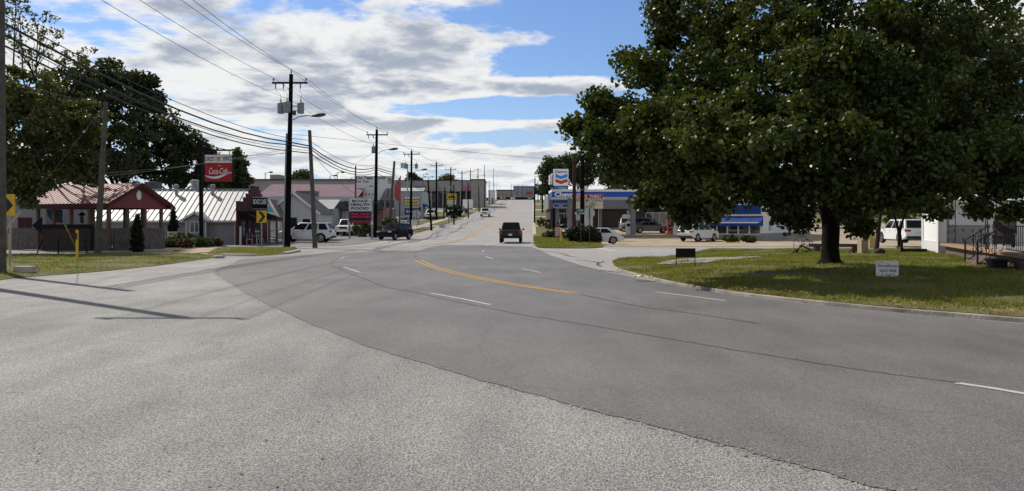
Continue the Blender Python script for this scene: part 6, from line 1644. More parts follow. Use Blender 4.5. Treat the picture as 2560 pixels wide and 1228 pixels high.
part(tt, 'cabinet', PANEL_W, (0, 0, .8), (.55, .5, 1.6), .03); part(tt, 'screen', INNER, (0, -.26, 1.15), (.4, .03, .35)); b = MB(); b.prism([(-.72, 1.95), (.72, 1.95), (.72, 2.3), (.5, 2.45), (-.5, 2.45), (-.72, 2.3)][::-1], -.12, .12); b.build('topper', PANEL_W, tt); part(tt, 'stem', GALV, (0, 0, 1.8), (.1, .1, .5))
b = MB(); b.tube([(.28, -.1, 1.3), (.45, -.15, .8), (.4, -.15, .4), (.29, -.1, .9)], .025, 6); b.build('hose', BLACK, tt)
YS = 106; SX = X_(1530, YS); gz = terrain(SX, YS)
t = thing('station_store', 'fuel station shop with a deep grey band over dark brown brick', 'building', (SX, YS, gz))
xl, xr = X_(1375, YS) - SX, X_(1740, YS) - SX
part(t, 'wall', BRICK_D, ((xl + xr) / 2, 6, (Z_(523, YS) - gz) / 2), (xr - xl, 12, Z_(523, YS) - gz)); part(t, 'fascia_band', FORE_GREY, ((xl + xr) / 2, 5.6, (Z_(523, YS) + Z_(488, YS)) / 2 - gz), (xr - xl + .6, 13, Z_(488, YS) - Z_(523, YS)))
part(t, 'kerb', CONC, ((xl + xr) / 2, -.7, .08), (xr - xl, 1.3, .18))
for px in (1393, 1440, 1500): part(t, 'pilaster', FORE_GREY, (X_(px, YS) - SX, -.25, (Z_(523, YS) - gz) / 2), (.5, .35, Z_(523, YS) - gz))
window(t, (X_(1410, YS) - SX, -.04, 1.4), 2.0, 1.7, mull=1); window(t, (X_(1640, YS) - SX, -.04, 1.4), 3.0, 1.9, mull=2); part(t, 'door', PANE, (X_(1675, YS) - SX, -.04, 1.1), (1.0, .06, 2.2))
for px in (1572, 1584): 
    b = MB(); b.lathe([(.02, 0), (.28, 0), (.28, .03), (.02, .03)], (X_(px, YS) - SX, -.05, Z_(530, YS) - gz), 14, 'y'); b.build('round_plaque', PANEL_W, t)
part(t, 'roof_unit', WHITE, (X_(1465, YS) - SX, 3, Z_(484, YS) - gz + .8), (1.0, .9, .8), .04)
t = thing('house_roof', 'small house with a brown gable behind the fuel canopy', 'house', gt(1545, 128)); z0 = t.location.z
b = MB(); b.prism([(-3.4, 0), (3.4, 0), (3.4, Z_(478, 128) - z0), (0, Z_(463, 128) - z0), (-3.4, Z_(478, 128) - z0)], 0, 8); b.build('wall', mat('brown_siding', (.14, .12, .10), var=.1), t)
for sg in (-1, 1): roof(t, 'roof', SHINGLE, (sg * 3.8, -.4, Z_(480.5, 128) - z0), (sg * 3.8, 8.4, Z_(480.5, 128) - z0), (0, 8.4, Z_(461.5, 128) - z0), (0, -.4, Z_(461.5, 128) - z0), 2)
# tall fuel sign
b0 = ground(X_(1402, 95.6), 95.6); t = thing('fuel_sign', 'tall white fuel sign with blue and red chevrons over blue panels', 'sign', b0)
q = lambda px: X_(px, 95.6) - b0.x; zz = lambda py: Z_(py, 95.6) - b0.z
part(t, 'pole', BLACK, (q(1384), .1, zz(430) / 2), (.28, .28, zz(430))); part(t, 'pole', FORE_GREY, (q(1418), .1, zz(430) / 2), (.22, .22, zz(430)))
m_ = part(t, 'main_panel', PANEL_W, (0, -.05, (zz(423) + zz(465)) / 2), (q(1421.5) - q(1384), .45, zz(423) - zz(465)), .03)
lettering(m_, 'Chevron', mat('logo_blue', (.01, .09, .30), var=.05), 0, (zz(426.5) + zz(433)) / 2, q(1419) - q(1388), zz(426) - zz(433), -.28, bold=.03)
for y0, dy, m2 in ((435, 8.5, mat('chevron_blue', (.02, .22, .55), rough=.3, var=.12, scale=2)), (447, 8.5, mat('chevron_red', (.50, .03, .03), rough=.3, var=.12, scale=2))):
    b = MB(); b.prism([(q(1388), zz(y0)), (0, zz(y0 + 5.5)), (q(1418.5), zz(y0)), (q(1418.5), zz(y0 + dy)), (0, zz(y0 + dy + 5.5)), (q(1388), zz(y0 + dy))], -.286, -.276); b.build('chevron', m2, m_)
p2 = part(t, 'small_panel', FUEL_BLUE_D, (0, -.02, (zz(466.5) + zz(472.5)) / 2), (q(1420) - q(1385), .3, zz(466.5) - zz(472.5)))
lettering(p2, 'TECHRON', INK_W, .1, (zz(468) + zz(471)) / 2, .9, zz(468) - zz(471), -.175)
part(t, 'blank_panel', FUEL_BLUE_D, (0, -.02, (zz(494.5) + zz(508.5)) / 2), (q(1421) - q(1385), .3, zz(494.5) - zz(508.5)))
p3 = part(t, 'deli_panel', PANEL_W, (0, -.02, (zz(509.5) + zz(519)) / 2), (q(1422) - q(1384), .3, zz(509.5) - zz(519))); part(p3, 'deli_face', FUEL_BLUE, (0, -.175, (zz(509.5) + zz(519)) / 2), (q(1420.5) - q(1385.5), .012, zz(511) - zz(517.5)))
lettering(p3, 'Deli', INK_W, 0, (zz(512) + zz(516.5)) / 2, .5, zz(512) - zz(516.5), -.186, bold=.03)
t = thing('white_panel_sign', 'pale box sign seen from its edge beside the tall fuel sign', 'sign', gt(1377, 103)); z0 = t.location.z
part(t, 'panel', PANEL_W, (0, 0, Z_(450, 103) - z0), (.45, 2.2, 1.3), .02); part(t, 'pole', DKGREY, (0, 0, (Z_(455, 103) - z0) / 2), (.15, .15, Z_(455, 103) - z0))
# drive thru marquee
b0 = ground(X_(1472, 80), 80); t = thing('marquee_sign', 'letter board sign with a red header standing by the dark bush', 'sign', b0)
q = lambda px: X_(px, 80) - b0.x; zz = lambda py: Z_(py, 80) - b0.z
part(t, 'cabinet', GALV, (0, 0, (zz(486) + zz(522.5)) / 2), (q(1508) - q(1437), .35, zz(486) - zz(522.5)), .02)
hd = part(t, 'header', COLA, (0, -.185, (zz(487) + zz(496)) / 2), (q(1507) - q(1438), .02, zz(487) - zz(496))); lettering(hd, 'DRIVE  THRU', INK_W, (q(1439.5) + q(1501)) / 2, (zz(488.5) + zz(494.5)) / 2, q(1501) - q(1440), zz(488.5) - zz(494.5), -.198, bold=.02)
bd = part(t, 'letter_board', CREAM, (0, -.185, (zz(496.5) + zz(521.5)) / 2), (q(1507) - q(1438), .02, zz(496.5) - zz(521.5)))
for y in (504.6, 513): part(bd, 'track', INK_GR, (0, -.198, zz(y)), (q(1506) - q(1439), .006, .02))
for s, y0, y1, x0, x1 in (('WELCOME TO BOAZ', 498, 504, 1438.5, 1506), ('HOT  DELI', 506, 512.3, 1451, 1489), ('BAKERY', 514, 520.5, 1455, 1487)):
    lettering(bd, s, INK, (q(x0) + q(x1)) / 2, (zz(y0) + zz(y1)) / 2, q(x1) - q(x0), zz(y0) - zz(y1), -.20, bold=.02)
part(t, 'pedestal', PANEL_G, (q(1472), .02, zz(522) / 2), (.85, .35, zz(522)), .02)
# corner signs, hydrant and posts
b0 = G(1452, 615); Y = b0.y; t = thing('street_name_sign', 'green street name blades on a thin post at the corner', 'sign', b0); z = lambda py: Z_(py, Y) - b0.z
part(t, 'post', DKGREY, (0, 0, z(530) / 2), (.055, .055, z(530)))
GREEN_S = mat('street_sign_green', (.02, .14, .09), rough=.4, var=.05)
for dz, rz_, nm in ((0, 4, 'blade'), (-.0, -70, 'blade')):
    o = part(t, nm, GREEN_S, (.15 if rz_ > 0 else 0, 0, 0), (.92, .012, .20)); o.location = (0, 0, z(533.5) + (.22 if rz_ < 0 else 0)); o.rotation_euler = (0, 0, R(rz_))
    if rz_ > 0: part(o, 'print', INK_W, (.12, -.008, 0), (.55, .004, .06)); part(o, 'tab', INK_W, (-.40, -.009, 0), (.14, .006, .13))
t = thing('yard_placard', 'small white placard beside the street name post', 'sign', G(1461, 609)); part(t, 'board', PANEL_W, (0, 0, .22), (.36, .02, .34)); part(t, 'stake', DKGREY, (0, .02, .12), (.02, .02, .3))
t = thing('sign_back', 'small rounded pale sign back beside the black pole', 'sign', ground(X_(1446, 70), 70)); part(t, 'panel', PANEL_G, (0, 0, Z_(541, 70)), (.46, .02, .55), .1); part(t, 'post', DKGREY, (0, .04, Z_(548, 70) / 2), (.05, .05, Z_(548, 70)))
b0 = G(1428, 605); t = thing('fire_hydrant', 'yellow fire hydrant at the foot of the brown pole', 'hydrant', b0)
b = MB(); b.lathe([(.16, 0), (.16, .05), (.11, .07), (.11, .48), (.15, .50), (.15, .55), (.12, .62), (.06, .69), (.04, .70), (.04, .75)], n=14); b.build('barrel', YELLOW, t, smooth=True)
for s in (-1, 1):
    b = MB(); b.lathe([(.055, .08), (.055, .16), (.07, .16), (.07, .20), (.03, .21)], (0, 0, .40), 10, 'x'); o = b.build('outlet_cap', YELLOW, t); o.scale = (s, 1, 1)
b = MB(); b.lathe([(.07, -.10), (.07, -.18), (.09, -.18), (.09, -.23), (.03, -.24)], (0, 0, .36), 10, 'y'); b.build('outlet_cap', YELLOW, t)
b0 = G(1403, 611); t = thing('marker_post', 'orange yellow marker post on the corner verge', 'post', b0, 0, 'yellow cable marker posts'); h = Z_(571, b0.y) - b0.z
b = MB(); b.tube([(0, 0, -.05), (0, 0, h - .03), (0, 0, h)], [.06, .06, .04], 10); b.build('tube', YELLOW, t); part(t, 'sticker', ORANGE, (0, -.062, h - .3), (.07, .006, .25))
b0 = G(1395, 605); t = thing('wrapped_pipe', 'cluster of pipes wrapped in red and white cloth behind the marker post', 'pipes', b0); h = Z_(569, b0.y) - b0.z
for x in (-.17, .17): b = MB(); b.cyl((x, 0, 0), (x, 0, h * .6), .035, n=8); b.build('pipe', GALV, t)
b = MB()
for i in range(6): b.tube([(-.2 + i * .08, .02 * math.sin(i), h), (-.19 + i * .075, .05, h * .7), (-.2 + i * .08, .0, h * (.38 + .05 * (i % 2)))], [.06, .08, .05], 6)
b.build('cloth', mat('red_white_cloth', (.55, .10, .08), col2=(.75, .70, .62), rough=.8, scale=5), t, smooth=True)
# white shop with blue awnings
WO = Vector((X_(1906, 79), 79, -.26)); WR = R(-38)
t = thing('white_shop', 'white shop with blue awnings and a low window band', 'building', WO, WR)
t.scale = (1.05, 1.05, 1.05)
wl = 8.6
part(t, 'wall', WHITE_W, (-wl / 2, 4.2, 2.85), (wl, 8.4, 3.9)); part(t, 'plinth', GREY_W, (-wl / 2, 4.2, .45), (wl + .06, 8.46, .92))
part(t, 'side_wall', WHITE_W, (-.6, 12.4, 2.55), (1.2, 8, 3.3)); part(t, 'side_plinth', GREY_W, (-.6, 12.4, .45), (1.26, 8.0, .92))
part(t, 'fascia', AWN_BL, (-wl / 2, -.12, 3.35), (wl - .3, .24, .95))
b = MB(); b.prism([(-3.6 + (.42 if i % 2 else .27) * math.cos(math.pi * i / 8), 3.62 + (.36 if i % 2 else .24) * math.sin(math.pi * i / 8)) for i in range(9)], -.27, -.24); b.build('emblem', YELLOW, t); part(t, 'upper_band', CREAM, (-wl / 2, -.10, 2.78), (wl - .3, .2, .18))
roof(t, 'awning', AWN_BL, (-wl + .2, -1.0, 1.95), (.1, -1.0, 1.95), (.1, -.02, 2.65), (-wl + .2, -.02, 2.65), 7, ribh=.02)
part(t, 'awning_sunlit_band', WHITE, (-wl / 2 + .15, -1.03, 2.0), (wl - .4, .05, .12)); part(t, 'valance', AWN_BL, (-wl / 2 + .15, -1.0, 1.80), (wl - .1, .04, .32)); b = MB(); b.prism([(-1.0, 1.66), (0, 1.66), (0, 2.6), (-1.0, 1.94)], .02, .08, 'yz'); b.build('awning_end', AWN_BL, t)  # white strip along the slope's lower edge stands in for its sunlit band
for i in range(7): window(t, (-.75 - i * 1.16, -.03, 1.30), 1.16, 1.05)
roof(t, 'side_awning', AWN_BL, (.9, 3.0, 2.75), (.9, 7.2, 2.75), (.03, 7.2, 3.4), (.03, 3.0, 3.4), 3, ribh=.02)
for y in (2.0, 2.5): part(t, 'slot_window', PANE, (.02, y, 1.55), (.05, .1, .8))
part(t, 'parapet', WHITE_W, (-wl / 2, 4.2, 4.86), (wl + .2, 8.6, .14))
part(t, 'downpipe', WHITE, (.07, 8.3, 1.5), (.12, .14, 2.8))
t = thing('parking_stop', 'yellow painted parking stop before the junipers', 'parking stop', G(1832, 608.5), R(-4)); b = MB(); b.prism([(-.12, 0), (.12, 0), (.08, .13), (-.08, .13)], -.75, .75, 'yz'); b.build('bar', YELLOW, t); part(t, 'bolt', GALV, (.5, 0, .135), (.04, .04, .02))
t = thing('parking_stop', 'yellow parking stop beside the front wheel of the white SUV', 'parking stop', G(1775, 603.5), R(-4)); b = MB(); b.prism([(-.12, 0), (.12, 0), (.08, .13), (-.08, .13)], -.4, .4, 'yz'); b.build('bar', YELLOW, t); part(t, 'bolt', GALV, (.2, 0, .135), (.04, .04, .02))
b0 = gt(1694, 90); t = thing('ice_freezer', 'white ice freezer with dark vertical letters', 'freezer', b0, R(-6))
b = MB(); b.prism([(-.55, .06), (.55, .06), (.55, 1.0), (.38, 1.5), (-.38, 1.5), (-.55, 1.0)], -.4, .4); b.build('cabinet', PANEL_W, t)
for i, s in enumerate('ICE'): lettering(t, s, INK_GR, .12, 1.2 - i * .42, .16 if s != 'I' else .05, .28, -.412, bold=.04)
part(t, 'base', DKGREY, (0, 0, .03), (1.0, .7, .06))
b0 = gt(1678, 93); t = thing('red_vending_machine', 'red vending machine behind the standing person', 'vending machine', b0); part(t, 'cabinet', RED, (0, 0, .95), (.95, .75, 1.9), .03); part(t, 'front_panel', PANEL_W, (.1, -.39, 1.2), (.5, .03, .9))
t = thing('white_cooler', 'tall white cooler behind the ice freezer', 'cooler', gt(1700, 94)); part(t, 'cabinet', WHITE, (0, 0, 1.1), (1.5, .8, 2.2), .04); part(t, 'door', PANEL_G, (0, -.41, 1.2), (1.2, .03, 1.6))
b0 = gt(1668, 89); t = thing('yellow_bucket', 'low yellow bucket on the forecourt at the feet of the person', 'bucket', b0); b = MB(); b.lathe([(.15, 0), (.2, .3), (.21, .3), (.17, .28)], n=14); b.build('pail', YELLOW, t); b = MB(); b.tube([(-.2, 0, .3), (0, 0, .42), (.2, 0, .3)], .01, 5); b.build('handle', GALV, t)
def skin_body(name, m, parent, verts, edges, radii, sub=2):
    me = bpy.data.meshes.new(name); me.from_pydata(verts, edges, []); me.materials.append(m)
    o = bpy.data.objects.new(name, me); COL.objects.link(o)
    if parent: o.parent = parent
    sk = o.modifiers.new('skin', 'SKIN')
    for i, r in enumerate(radii): me.skin_vertices[0].data[i].radius = (r, r) if not isinstance(r, tuple) else r
    me.skin_vertices[0].data[0].use_root = True
    sb_ = o.modifiers.new('sub', 'SUBSURF'); sb_.levels = sub; sb_.render_levels = sub
    return o
b0 = gt(1675, 90.5)
person = thing('person', 'person in a dark shirt and dark shorts standing on the forecourt', 'person', b0, R(12))
V = [(0, 0, .95), (0, .01, 1.18), (0, .0, 1.42), (0, -.01, 1.53), (0, .02, 1.62), (0, .02, 1.72),
     (-.10, 0, .90), (-.11, .01, .50), (-.11, -.03, .09), (-.11, .10, .04), (.10, 0, .90), (.12, -.03, .50), (.12, -.05, .09), (.13, .08, .04),
     (-.19, 0, 1.40), (-.25, -.03, 1.14), (-.22, .10, .93), (-.21, .13, .84), (.19, 0, 1.40), (.25, -.03, 1.14), (.23, .10, .93), (.22, .13, .84)]
E = [(0, 1), (1, 2), (2, 3), (3, 4), (4, 5), (0, 6), (6, 7), (7, 8), (8, 9), (0, 10), (10, 11), (11, 12), (12, 13), (2, 14), (14, 15), (15, 16), (16, 17), (2, 18), (18, 19), (19, 20), (20, 21)]
rad = [(.16, .11), (.16, .12), (.17, .11), .055, .09, .085, .085, .058, .04, .035, .085, .058, .04, .035, .06, .042, .032, .03, .06, .042, .032, .03]
skin_body('body', SKIN, person, V, E, rad)
sv = [(0, 0, .93), (0, .01, 1.18), (0, 0, 1.44), (-.20, 0, 1.41), (-.24, -.02, 1.22), (.20, 0, 1.41), (.24, -.02, 1.22)]
skin_body('shirt', SHIRT, person, sv, [(0, 1), (1, 2), (2, 3), (3, 4), (2, 5), (5, 6)], [(.20, .145), (.19, .145), (.16, .12), .075, .065, .075, .065])
skin_body('shorts', mat('dark_shorts', (.03, .032, .045), rough=.9, var=.2), person, [(0, 0, .97), (-.10, 0, .86), (-.12, .0, .56), (.10, 0, .86), (.13, -.01, .56)], [(0, 1), (1, 2), (0, 3), (3, 4)], [(.18, .13), .12, .095, .12, .095])
b = MB(); b.ball((0, 0.0, 1.70), (.098, .105, .10)); b.build('hair', HAIRM, person, smooth=True)

# ------------------------------------------------------------------ right lawn things
b0 = G(1714, 667, .25); t = thing('blank_yard_sign', 'blank dark brown sign on two thin legs on the lawn', 'sign', b0, R(-3)); k = b0.y / F
part(t, 'board', mat('dark_brown_board', (.022, .012, .010), rough=.6, var=.2), (0, 0, 34.5 * k), (46 * k, .02, 23 * k))
for x in (-23.5, 23.5): part(t, 'leg', BLACK, (x * k, .0, 23.5 * k), (.022, .022, 47 * k))
b0 = G(2218, 693, .25); t = thing('syrup_yard_sign', 'white yard sign with black lettering standing in the tree shade', 'sign', b0, R(-4)); k = b0.y / F
bd = part(t, 'board', PANEL_W, (0, 0, 20.5 * k), (55 * k, .012, 40 * k), .004)
lettering(bd, 'Jordans', INK, -16 * k, 36.5 * k, 17 * k, 3.5 * k, -.0085, shear=.3)
lettering(bd, 'Skinny', INK, -11 * k, 27.5 * k, 24 * k, 9 * k, -.0085, bold=.01); lettering(bd, 'Syrups', INK, 14.5 * k, 27.5 * k, 22 * k, 9 * k, -.0085, bold=.01); lettering(bd, 'SOLD HERE', INK, 2 * k, 16 * k, 41 * k, 7 * k, -.0085, bold=.02)
lettering(bd, '#WAITTER', INK, 5.5 * k, 5.8 * k, 22 * k, 4.5 * k, -.0085, bold=.01)
b = MB(); b.box((-12 * k, -.0085, 6.5 * k), (.8 * k, .003, 6 * k)); b.lathe([(.6 * k, 0), (1.7 * k, 0), (1.7 * k, .002), (.6 * k, .002)], (-13.2 * k, -.009, 4.4 * k), 10, 'y'); b.box((-11 * k, -.0085, 8.8 * k), (2.2 * k, .003, .9 * k)); b.build('note_mark', INK, bd)
b = MB(); b.box((1.6 * k, -.0085, 28 * k), (1.4 * k, .003, 8 * k)); b.box((1.6 * k, -.0085, 34 * k), (.7 * k, .003, 4 * k)); b.build('bottle_mark', INK, bd)
for x in (-12, 12): part(t, 'stake', GALV, (x * k, .012, 3 * k), (.006, .006, 14 * k))
b0 = G(1607, 693, .12); b = MB()
bm_ = bmesh.new(); nx, ny = 14, 7
vg = [[bm_.verts.new((-.28 + .56 * i / (nx - 1), -.14 + .28 * j / (ny - 1) + .05 * math.sin(i), .02 + .10 * max(0, math.sin(i * .42 - .6)) * (i / nx) + .02 * math.sin(i * 1.3 + j * 1.7))) for j in range(ny)] for i in range(nx)]
for i in range(nx - 1):
    for j in range(ny - 1): bm_.faces.new((vg[i][j], vg[i + 1][j], vg[i + 1][j + 1], vg[i][j + 1]))
b.bm.free(); b.bm = bm_
o = b.build('paper_litter', mat('yellow_paper', (.60, .50, .30), rough=.8, var=.1), smooth=True, ang=70); o.location = b0; o.rotation_euler = (0, 0, -.15); tag(o, 'crumpled pale yellow paper lying on the lawn kerb', 'litter')
o.modifiers.new('thick', 'SOLIDIFY').thickness = .004
RUST = mat('rusty_iron', (.06, .035, .025), rough=.85, var=.4, scale=8)
b0 = G(2008, 634, .28); t = thing('hay_rake', 'rusty old farm implement with a spoked wheel on the lawn', 'farm implement', b0); k = b0.y / F
for cx, cz, r in ((-4, 21, 22), (16, 18, 17)):
    b = MB(); pts = [(cx * k + r * k * math.cos(a), (0 if cx < 0 else .3) + .1 * math.cos(a), cz * k + r * k * math.sin(a)) for a in [2 * math.pi * i / 24 for i in range(25)]]; b.tube(pts, .012, 6)
    for i in range(8):
        a = math.pi * i / 4; b.tube([(cx * k, 0 if cx < 0 else .3, cz * k), (cx * k + r * k * math.cos(a), (0 if cx < 0 else .3) + .1 * math.cos(a), cz * k + r * k * math.sin(a))], .008, 5)
    b.build('spoked_wheel', RUST, t)
b = MB(); b.bar((-32 * k, -.1, 0), (6 * k, .1, 24 * k), .05); b.bar((-20 * k, -.1, 0), (-4 * k, .15, 20 * k), .05); b.bar((-5 * k, .15, 20 * k), (26 * k, .4, 10 * k), .06); b.bar((0, 0, 3 * k), (40 * k, .3, 12 * k), .04); b.build('frame', RUST, t)
b0 = G(2072, 633, .28) + Vector((.75, .9, 0)); t = thing('wooden_beam', 'grey timber beam lying behind the big tree trunk', 'timber', b0, R(-8)); part(t, 'beam', WOOD_GREY, (0, 0, .35), (2.6, .2, .16)); part(t, 'block', WOOD_GREY, (-.9, 0, .12), (.25, .3, .3)); part(t, 'block', WOOD_GREY, (.9, 0, .12), (.25, .3, .3))
b0 = G(2133, 634, .28); t = thing('old_plough', 'rusty plough frame leaning beside the tan utility box', 'farm implement', b0); k = b0.y / F
b = MB(); b.bar((-14 * k, 0, 0), (4 * k, .1, 16 * k), .05); b.bar((2 * k, .1, 18 * k), (26 * k, 0, 2 * k), .05); b.bar((-2 * k, .1, 22 * k), (24 * k, .3, 8 * k), .04); b.build('frame', RUST, t); b = MB(); b.prism([(-4 * k, 0), (6 * k, 2 * k), (2 * k, 12 * k)], 0, .08); b.build('blade', RUST, t)
b0 = G(2162, 635, .28); t = thing('utility_box', 'tan upright utility box on the lawn right of the trunk', 'cabinet', b0, R(8)); t['label'] = 'tan upright utility box beside the leaning brown post'; k = b0.y / F
part(t, 'cabinet', mat('tan_box', (.40, .33, .22), rough=.7, var=.08), (0, .15, 18 * k), (19 * k, .35, 36 * k), .02); part(t, 'door', mat('tan_box_door', (.36, .30, .20), rough=.7, var=.08), (0, -.035, 18 * k), (15 * k, .02, 30 * k))
b0 = G(2190, 634, .28); k = b0.y / F; t = thing('leaning_post', 'brown wooden post leaning into the leaves on the lawn', 'post', b0); b = MB(); b.tube([(0, 0, -.1), (17 * k, .2, 120 * k)], [.11, .09], 10); b.build('timber', WOOD_BRN, t); part(t, 'foot', ROCK, (0, 0, .02), (.3, .3, .08))
b0 = G(2181, 627, .28); k = b0.y / F; t = thing('tan_placard', 'tan placard propped against the leaning brown post', 'sign', b0, R(25)); o = part(t, 'board', mat('tan_board', (.46, .34, .13), rough=.7, var=.15), (0, 0, 26 * k), (20 * k, .02, 38 * k)); o.rotation_euler = (R(-8), R(8), 0); part(t, 'lower_board', PANEL_W, (0, .03, 5 * k), (20 * k, .02, 10 * k))
b0 = G(2200, 636, .28); o = tag(MB().ball((0, 0, .13), (.24, .2, .17), jitter=.12).build('boulder', mat('dark_boulder', (.05, .035, .03), rough=.9, var=.3, scale=6), smooth=True, ang=70), 'dark boulder at the foot of the leaning brown post', 'rock'); o.location = b0
b0 = G(2280, 632, .28); k = b0.y / F; t = thing('trailer_hitch', 'black trailer drawbar with an upright jack by the white house', 'trailer', b0)
part(t, 'drawbar', BLACK, (8 * k, .1, 5 * k), (62 * k, .12, 9 * k)); part(t, 'jack', BLACK, (-23 * k, .1, 16 * k), (5 * k, .08, 26 * k)); part(t, 'coupler', GALV, (-32 * k, .1, 12 * k), (10 * k, .1, 6 * k)); b = MB(); b.bar((-22 * k, .1, 10 * k), (0, .1, 2 * k), .05); b.build('brace', BLACK, t); part(t, 'jack_foot', DKGREY, (-10 * k, .1, .02), (.2, .2, .04)); b = MB(); b.bar((-10 * k, .1, 0), (-2 * k, .1, 10 * k), .04); b.build('leg', BLACK, t)
# ------------------------------------------------------------------ white house with the iron porch
HO = Vector((20.5, 35.2, 0.2)); HR = math.atan2(-.93, -.37)
t = thing('white_house', 'white house with painted brick corner and a raised iron railed porch', 'house', HO, HR)
part(t, 'wall', WHITE_W, (-3.2, 4.6, 1.2), (5.6, 9.4, 2.4)); part(t, 'wall_band', BRICK_W, (-3.2, 4.6, .32), (5.66, 9.46, .66))
for x in (-.62, -5.7): part(t, 'quoin', BRICK_W, (x, -.12, 1.2), (.5, .05, 2.38))
part(t, 'eave', WHITE, (-3.2, 4.6, 2.48), (6.2, 10.0, .16))
roof(t, 'roof', SHINGLE, (-6.4, -.5, 2.5), (0.0, -.5, 2.5), (0.0, 4.6, 4.0), (-6.4, 4.6, 4.0), 2); roof(t, 'roof', SHINGLE, (-6.4, 9.7, 2.5), (0, 9.7, 2.5), (0, 4.6, 4.0), (-6.4, 4.6, 4.0), 2)
part(t, 'porch_base', BRICK_P, (7.4, 2.4, .22), (14.6, 4.6, .50)); part(t, 'porch_slab', TILE_OR, (7.4, 2.4, .52), (15.0, 5.0, .11), .01); part(t, 'porch_floor', GREY_W, (7.4, 2.6, .58), (14.4, 4.2, .02))
part(t, 'porch_beam', WHITE, (7.4, .17, 3.02), (14.4, .2, .18)); part(t, 'back_wall', WHITE_W, (7.4, 6.9, 1.5), (15, .2, 2.0))
IRON = mat('wrought_iron', (.012, .012, .013), rough=.5, var=.1)
def scroll(b, x, y, z0, z1, w, ax=(1, 0)):
    """two mirrored columns of scrolls between z0 and z1"""
    n = max(1, int((z1 - z0) / (w * .95))); h = (z1 - z0) / n
    for i in range(n):
        for s in (-1, 1):
            pts = []
            for j in range(10):
                a = j / 9 * 5.0; rr2 = w * .25 * (1 - j / 13)
                pts.append((x + ax[0] * s * (w * .23 + rr2 * math.cos(a) * .8), y + ax[1] * s * (w * .23 + rr2 * math.cos(a) * .8), z0 + h * (i + .5) + (rr2 * math.sin(a)) * (1 if i % 2 else -1) * h / (w * .55)))
            b.tube(pts, .013, 4)
for x in (.3, 8.4, 13.7):
    b = MB(); w = .34
    for s in (-1, 1): b.bar((x + s * w / 2, .15, .57), (x + s * w / 2, .15, 2.94), .03)
    scroll(b, x, .15, .6, 2.9, w); b.build('iron_column', IRON, t)
    b = MB()
    for s in (0, 1): b.bar((x - w / 2, .15 + s * w, .57), (x - w / 2, .15 + s * w, 2.94), .03)
    scroll(b, x - w / 2, .15 + w / 2, .6, 2.9, w, (0, 1)); b.build('iron_column', IRON, t)
def railing(p0, p1, z0, z1, panels, drop=0.0):
    p0, p1 = Vector(p0), Vector(p1); b = MB(); L = (p1 - p0).length; n = int(L / .2)
    dz = Vector((0, 0, -drop))
    b.bar(p0 + Vector((0, 0, z1)), p1 + dz + Vector((0, 0, z1)), .045, .035); b.bar(p0 + Vector((0, 0, z0)), p1 + dz + Vector((0, 0, z0)), .03)
    for i in range(n + 1):
        q_ = p0.lerp(p1 + dz, i / n); b.bar(q_ + Vector((0, 0, z0)), q_ + Vector((0, 0, z1)), .018)
    for f in panels:
        q_ = p0.lerp(p1 + dz, f); d_ = (p1 - p0).normalized(); scroll(b, q_.x, q_.y, q_.z + z0 + .05, q_.z + z1 - .05, .32, (d_.x, d_.y))
    b.build('iron_railing', IRON, t)
railing((.5, .15, .57), (8.2, .15, .57), .08, .86, (.2, .45, .7, .9)); railing((11.3, .15, .57), (13.5, .15, .57), .08, .86, (.4,));
for i in range(2): part(t, 'porch_step', BRICK_P, (10.05, -.20 - i * .28, (.36 - i * .17) / 2 - .02), (2.0, .30, .36 - i * .17 + .06), .01)
for x in (9.0, 11.1):
    railing((x, .1, .57), (x, -.62, .57), .08, .86, (.5,), drop=.5)
    part(t, 'newel', IRON, (x, -.64, .42), (.05, .05, 1.0))
hb = Matrix.Rotation(HR, 4, 'Z')
def hloc(x, y, z): return HO + (hb @ Vector((x, y, z)))
c = thing('porch_bench', 'dark wooden bench behind the iron porch railing', 'bench', hloc(3.2, 1.6, .575), HR + R(20))
part(c, 'seat', mat('dark_bench_wood', (.03, .022, .02), rough=.7, var=.2), (0, 0, .45), (1.5, .5, .06)); part(c, 'backrest', _M['dark_bench_wood'], (0, .25, .78), (1.5, .05, .55))
for x in (-.68, .68):
    for y in (-.2, .22): part(c, 'leg', _M['dark_bench_wood'], (x, y, .21), (.07, .07, .43))
c = thing('dark_cabinet', 'dark slanted top cabinet standing on the porch against the white wall', 'cabinet', hloc(1.3, 2.2, .575), HR + R(60)); b = MB(); b.prism([(-.3, 0), (.3, 0), (.3, 1.0), (-.3, 1.25)], -.25, .25); b.build('carcass', _M['dark_bench_wood'], c); o = part(c, 'lid', BLACK, (0, 0, 1.17), (.72, .62, .04)); o.rotation_euler = (0, R(0), 0)
c = thing('planter_box', 'black planter box standing at the porch base beside the steps', 'planter', hloc(12.4, -.36, 0), HR); part(c, 'box', INNER, (0, 0, .16), (1.1, .4, .36), .02); part(c, 'rim', INNER, (0, 0, .35), (1.16, .46, .05)); part(c, 'soil', MULCH, (0, 0, .37), (1.0, .34, .03))

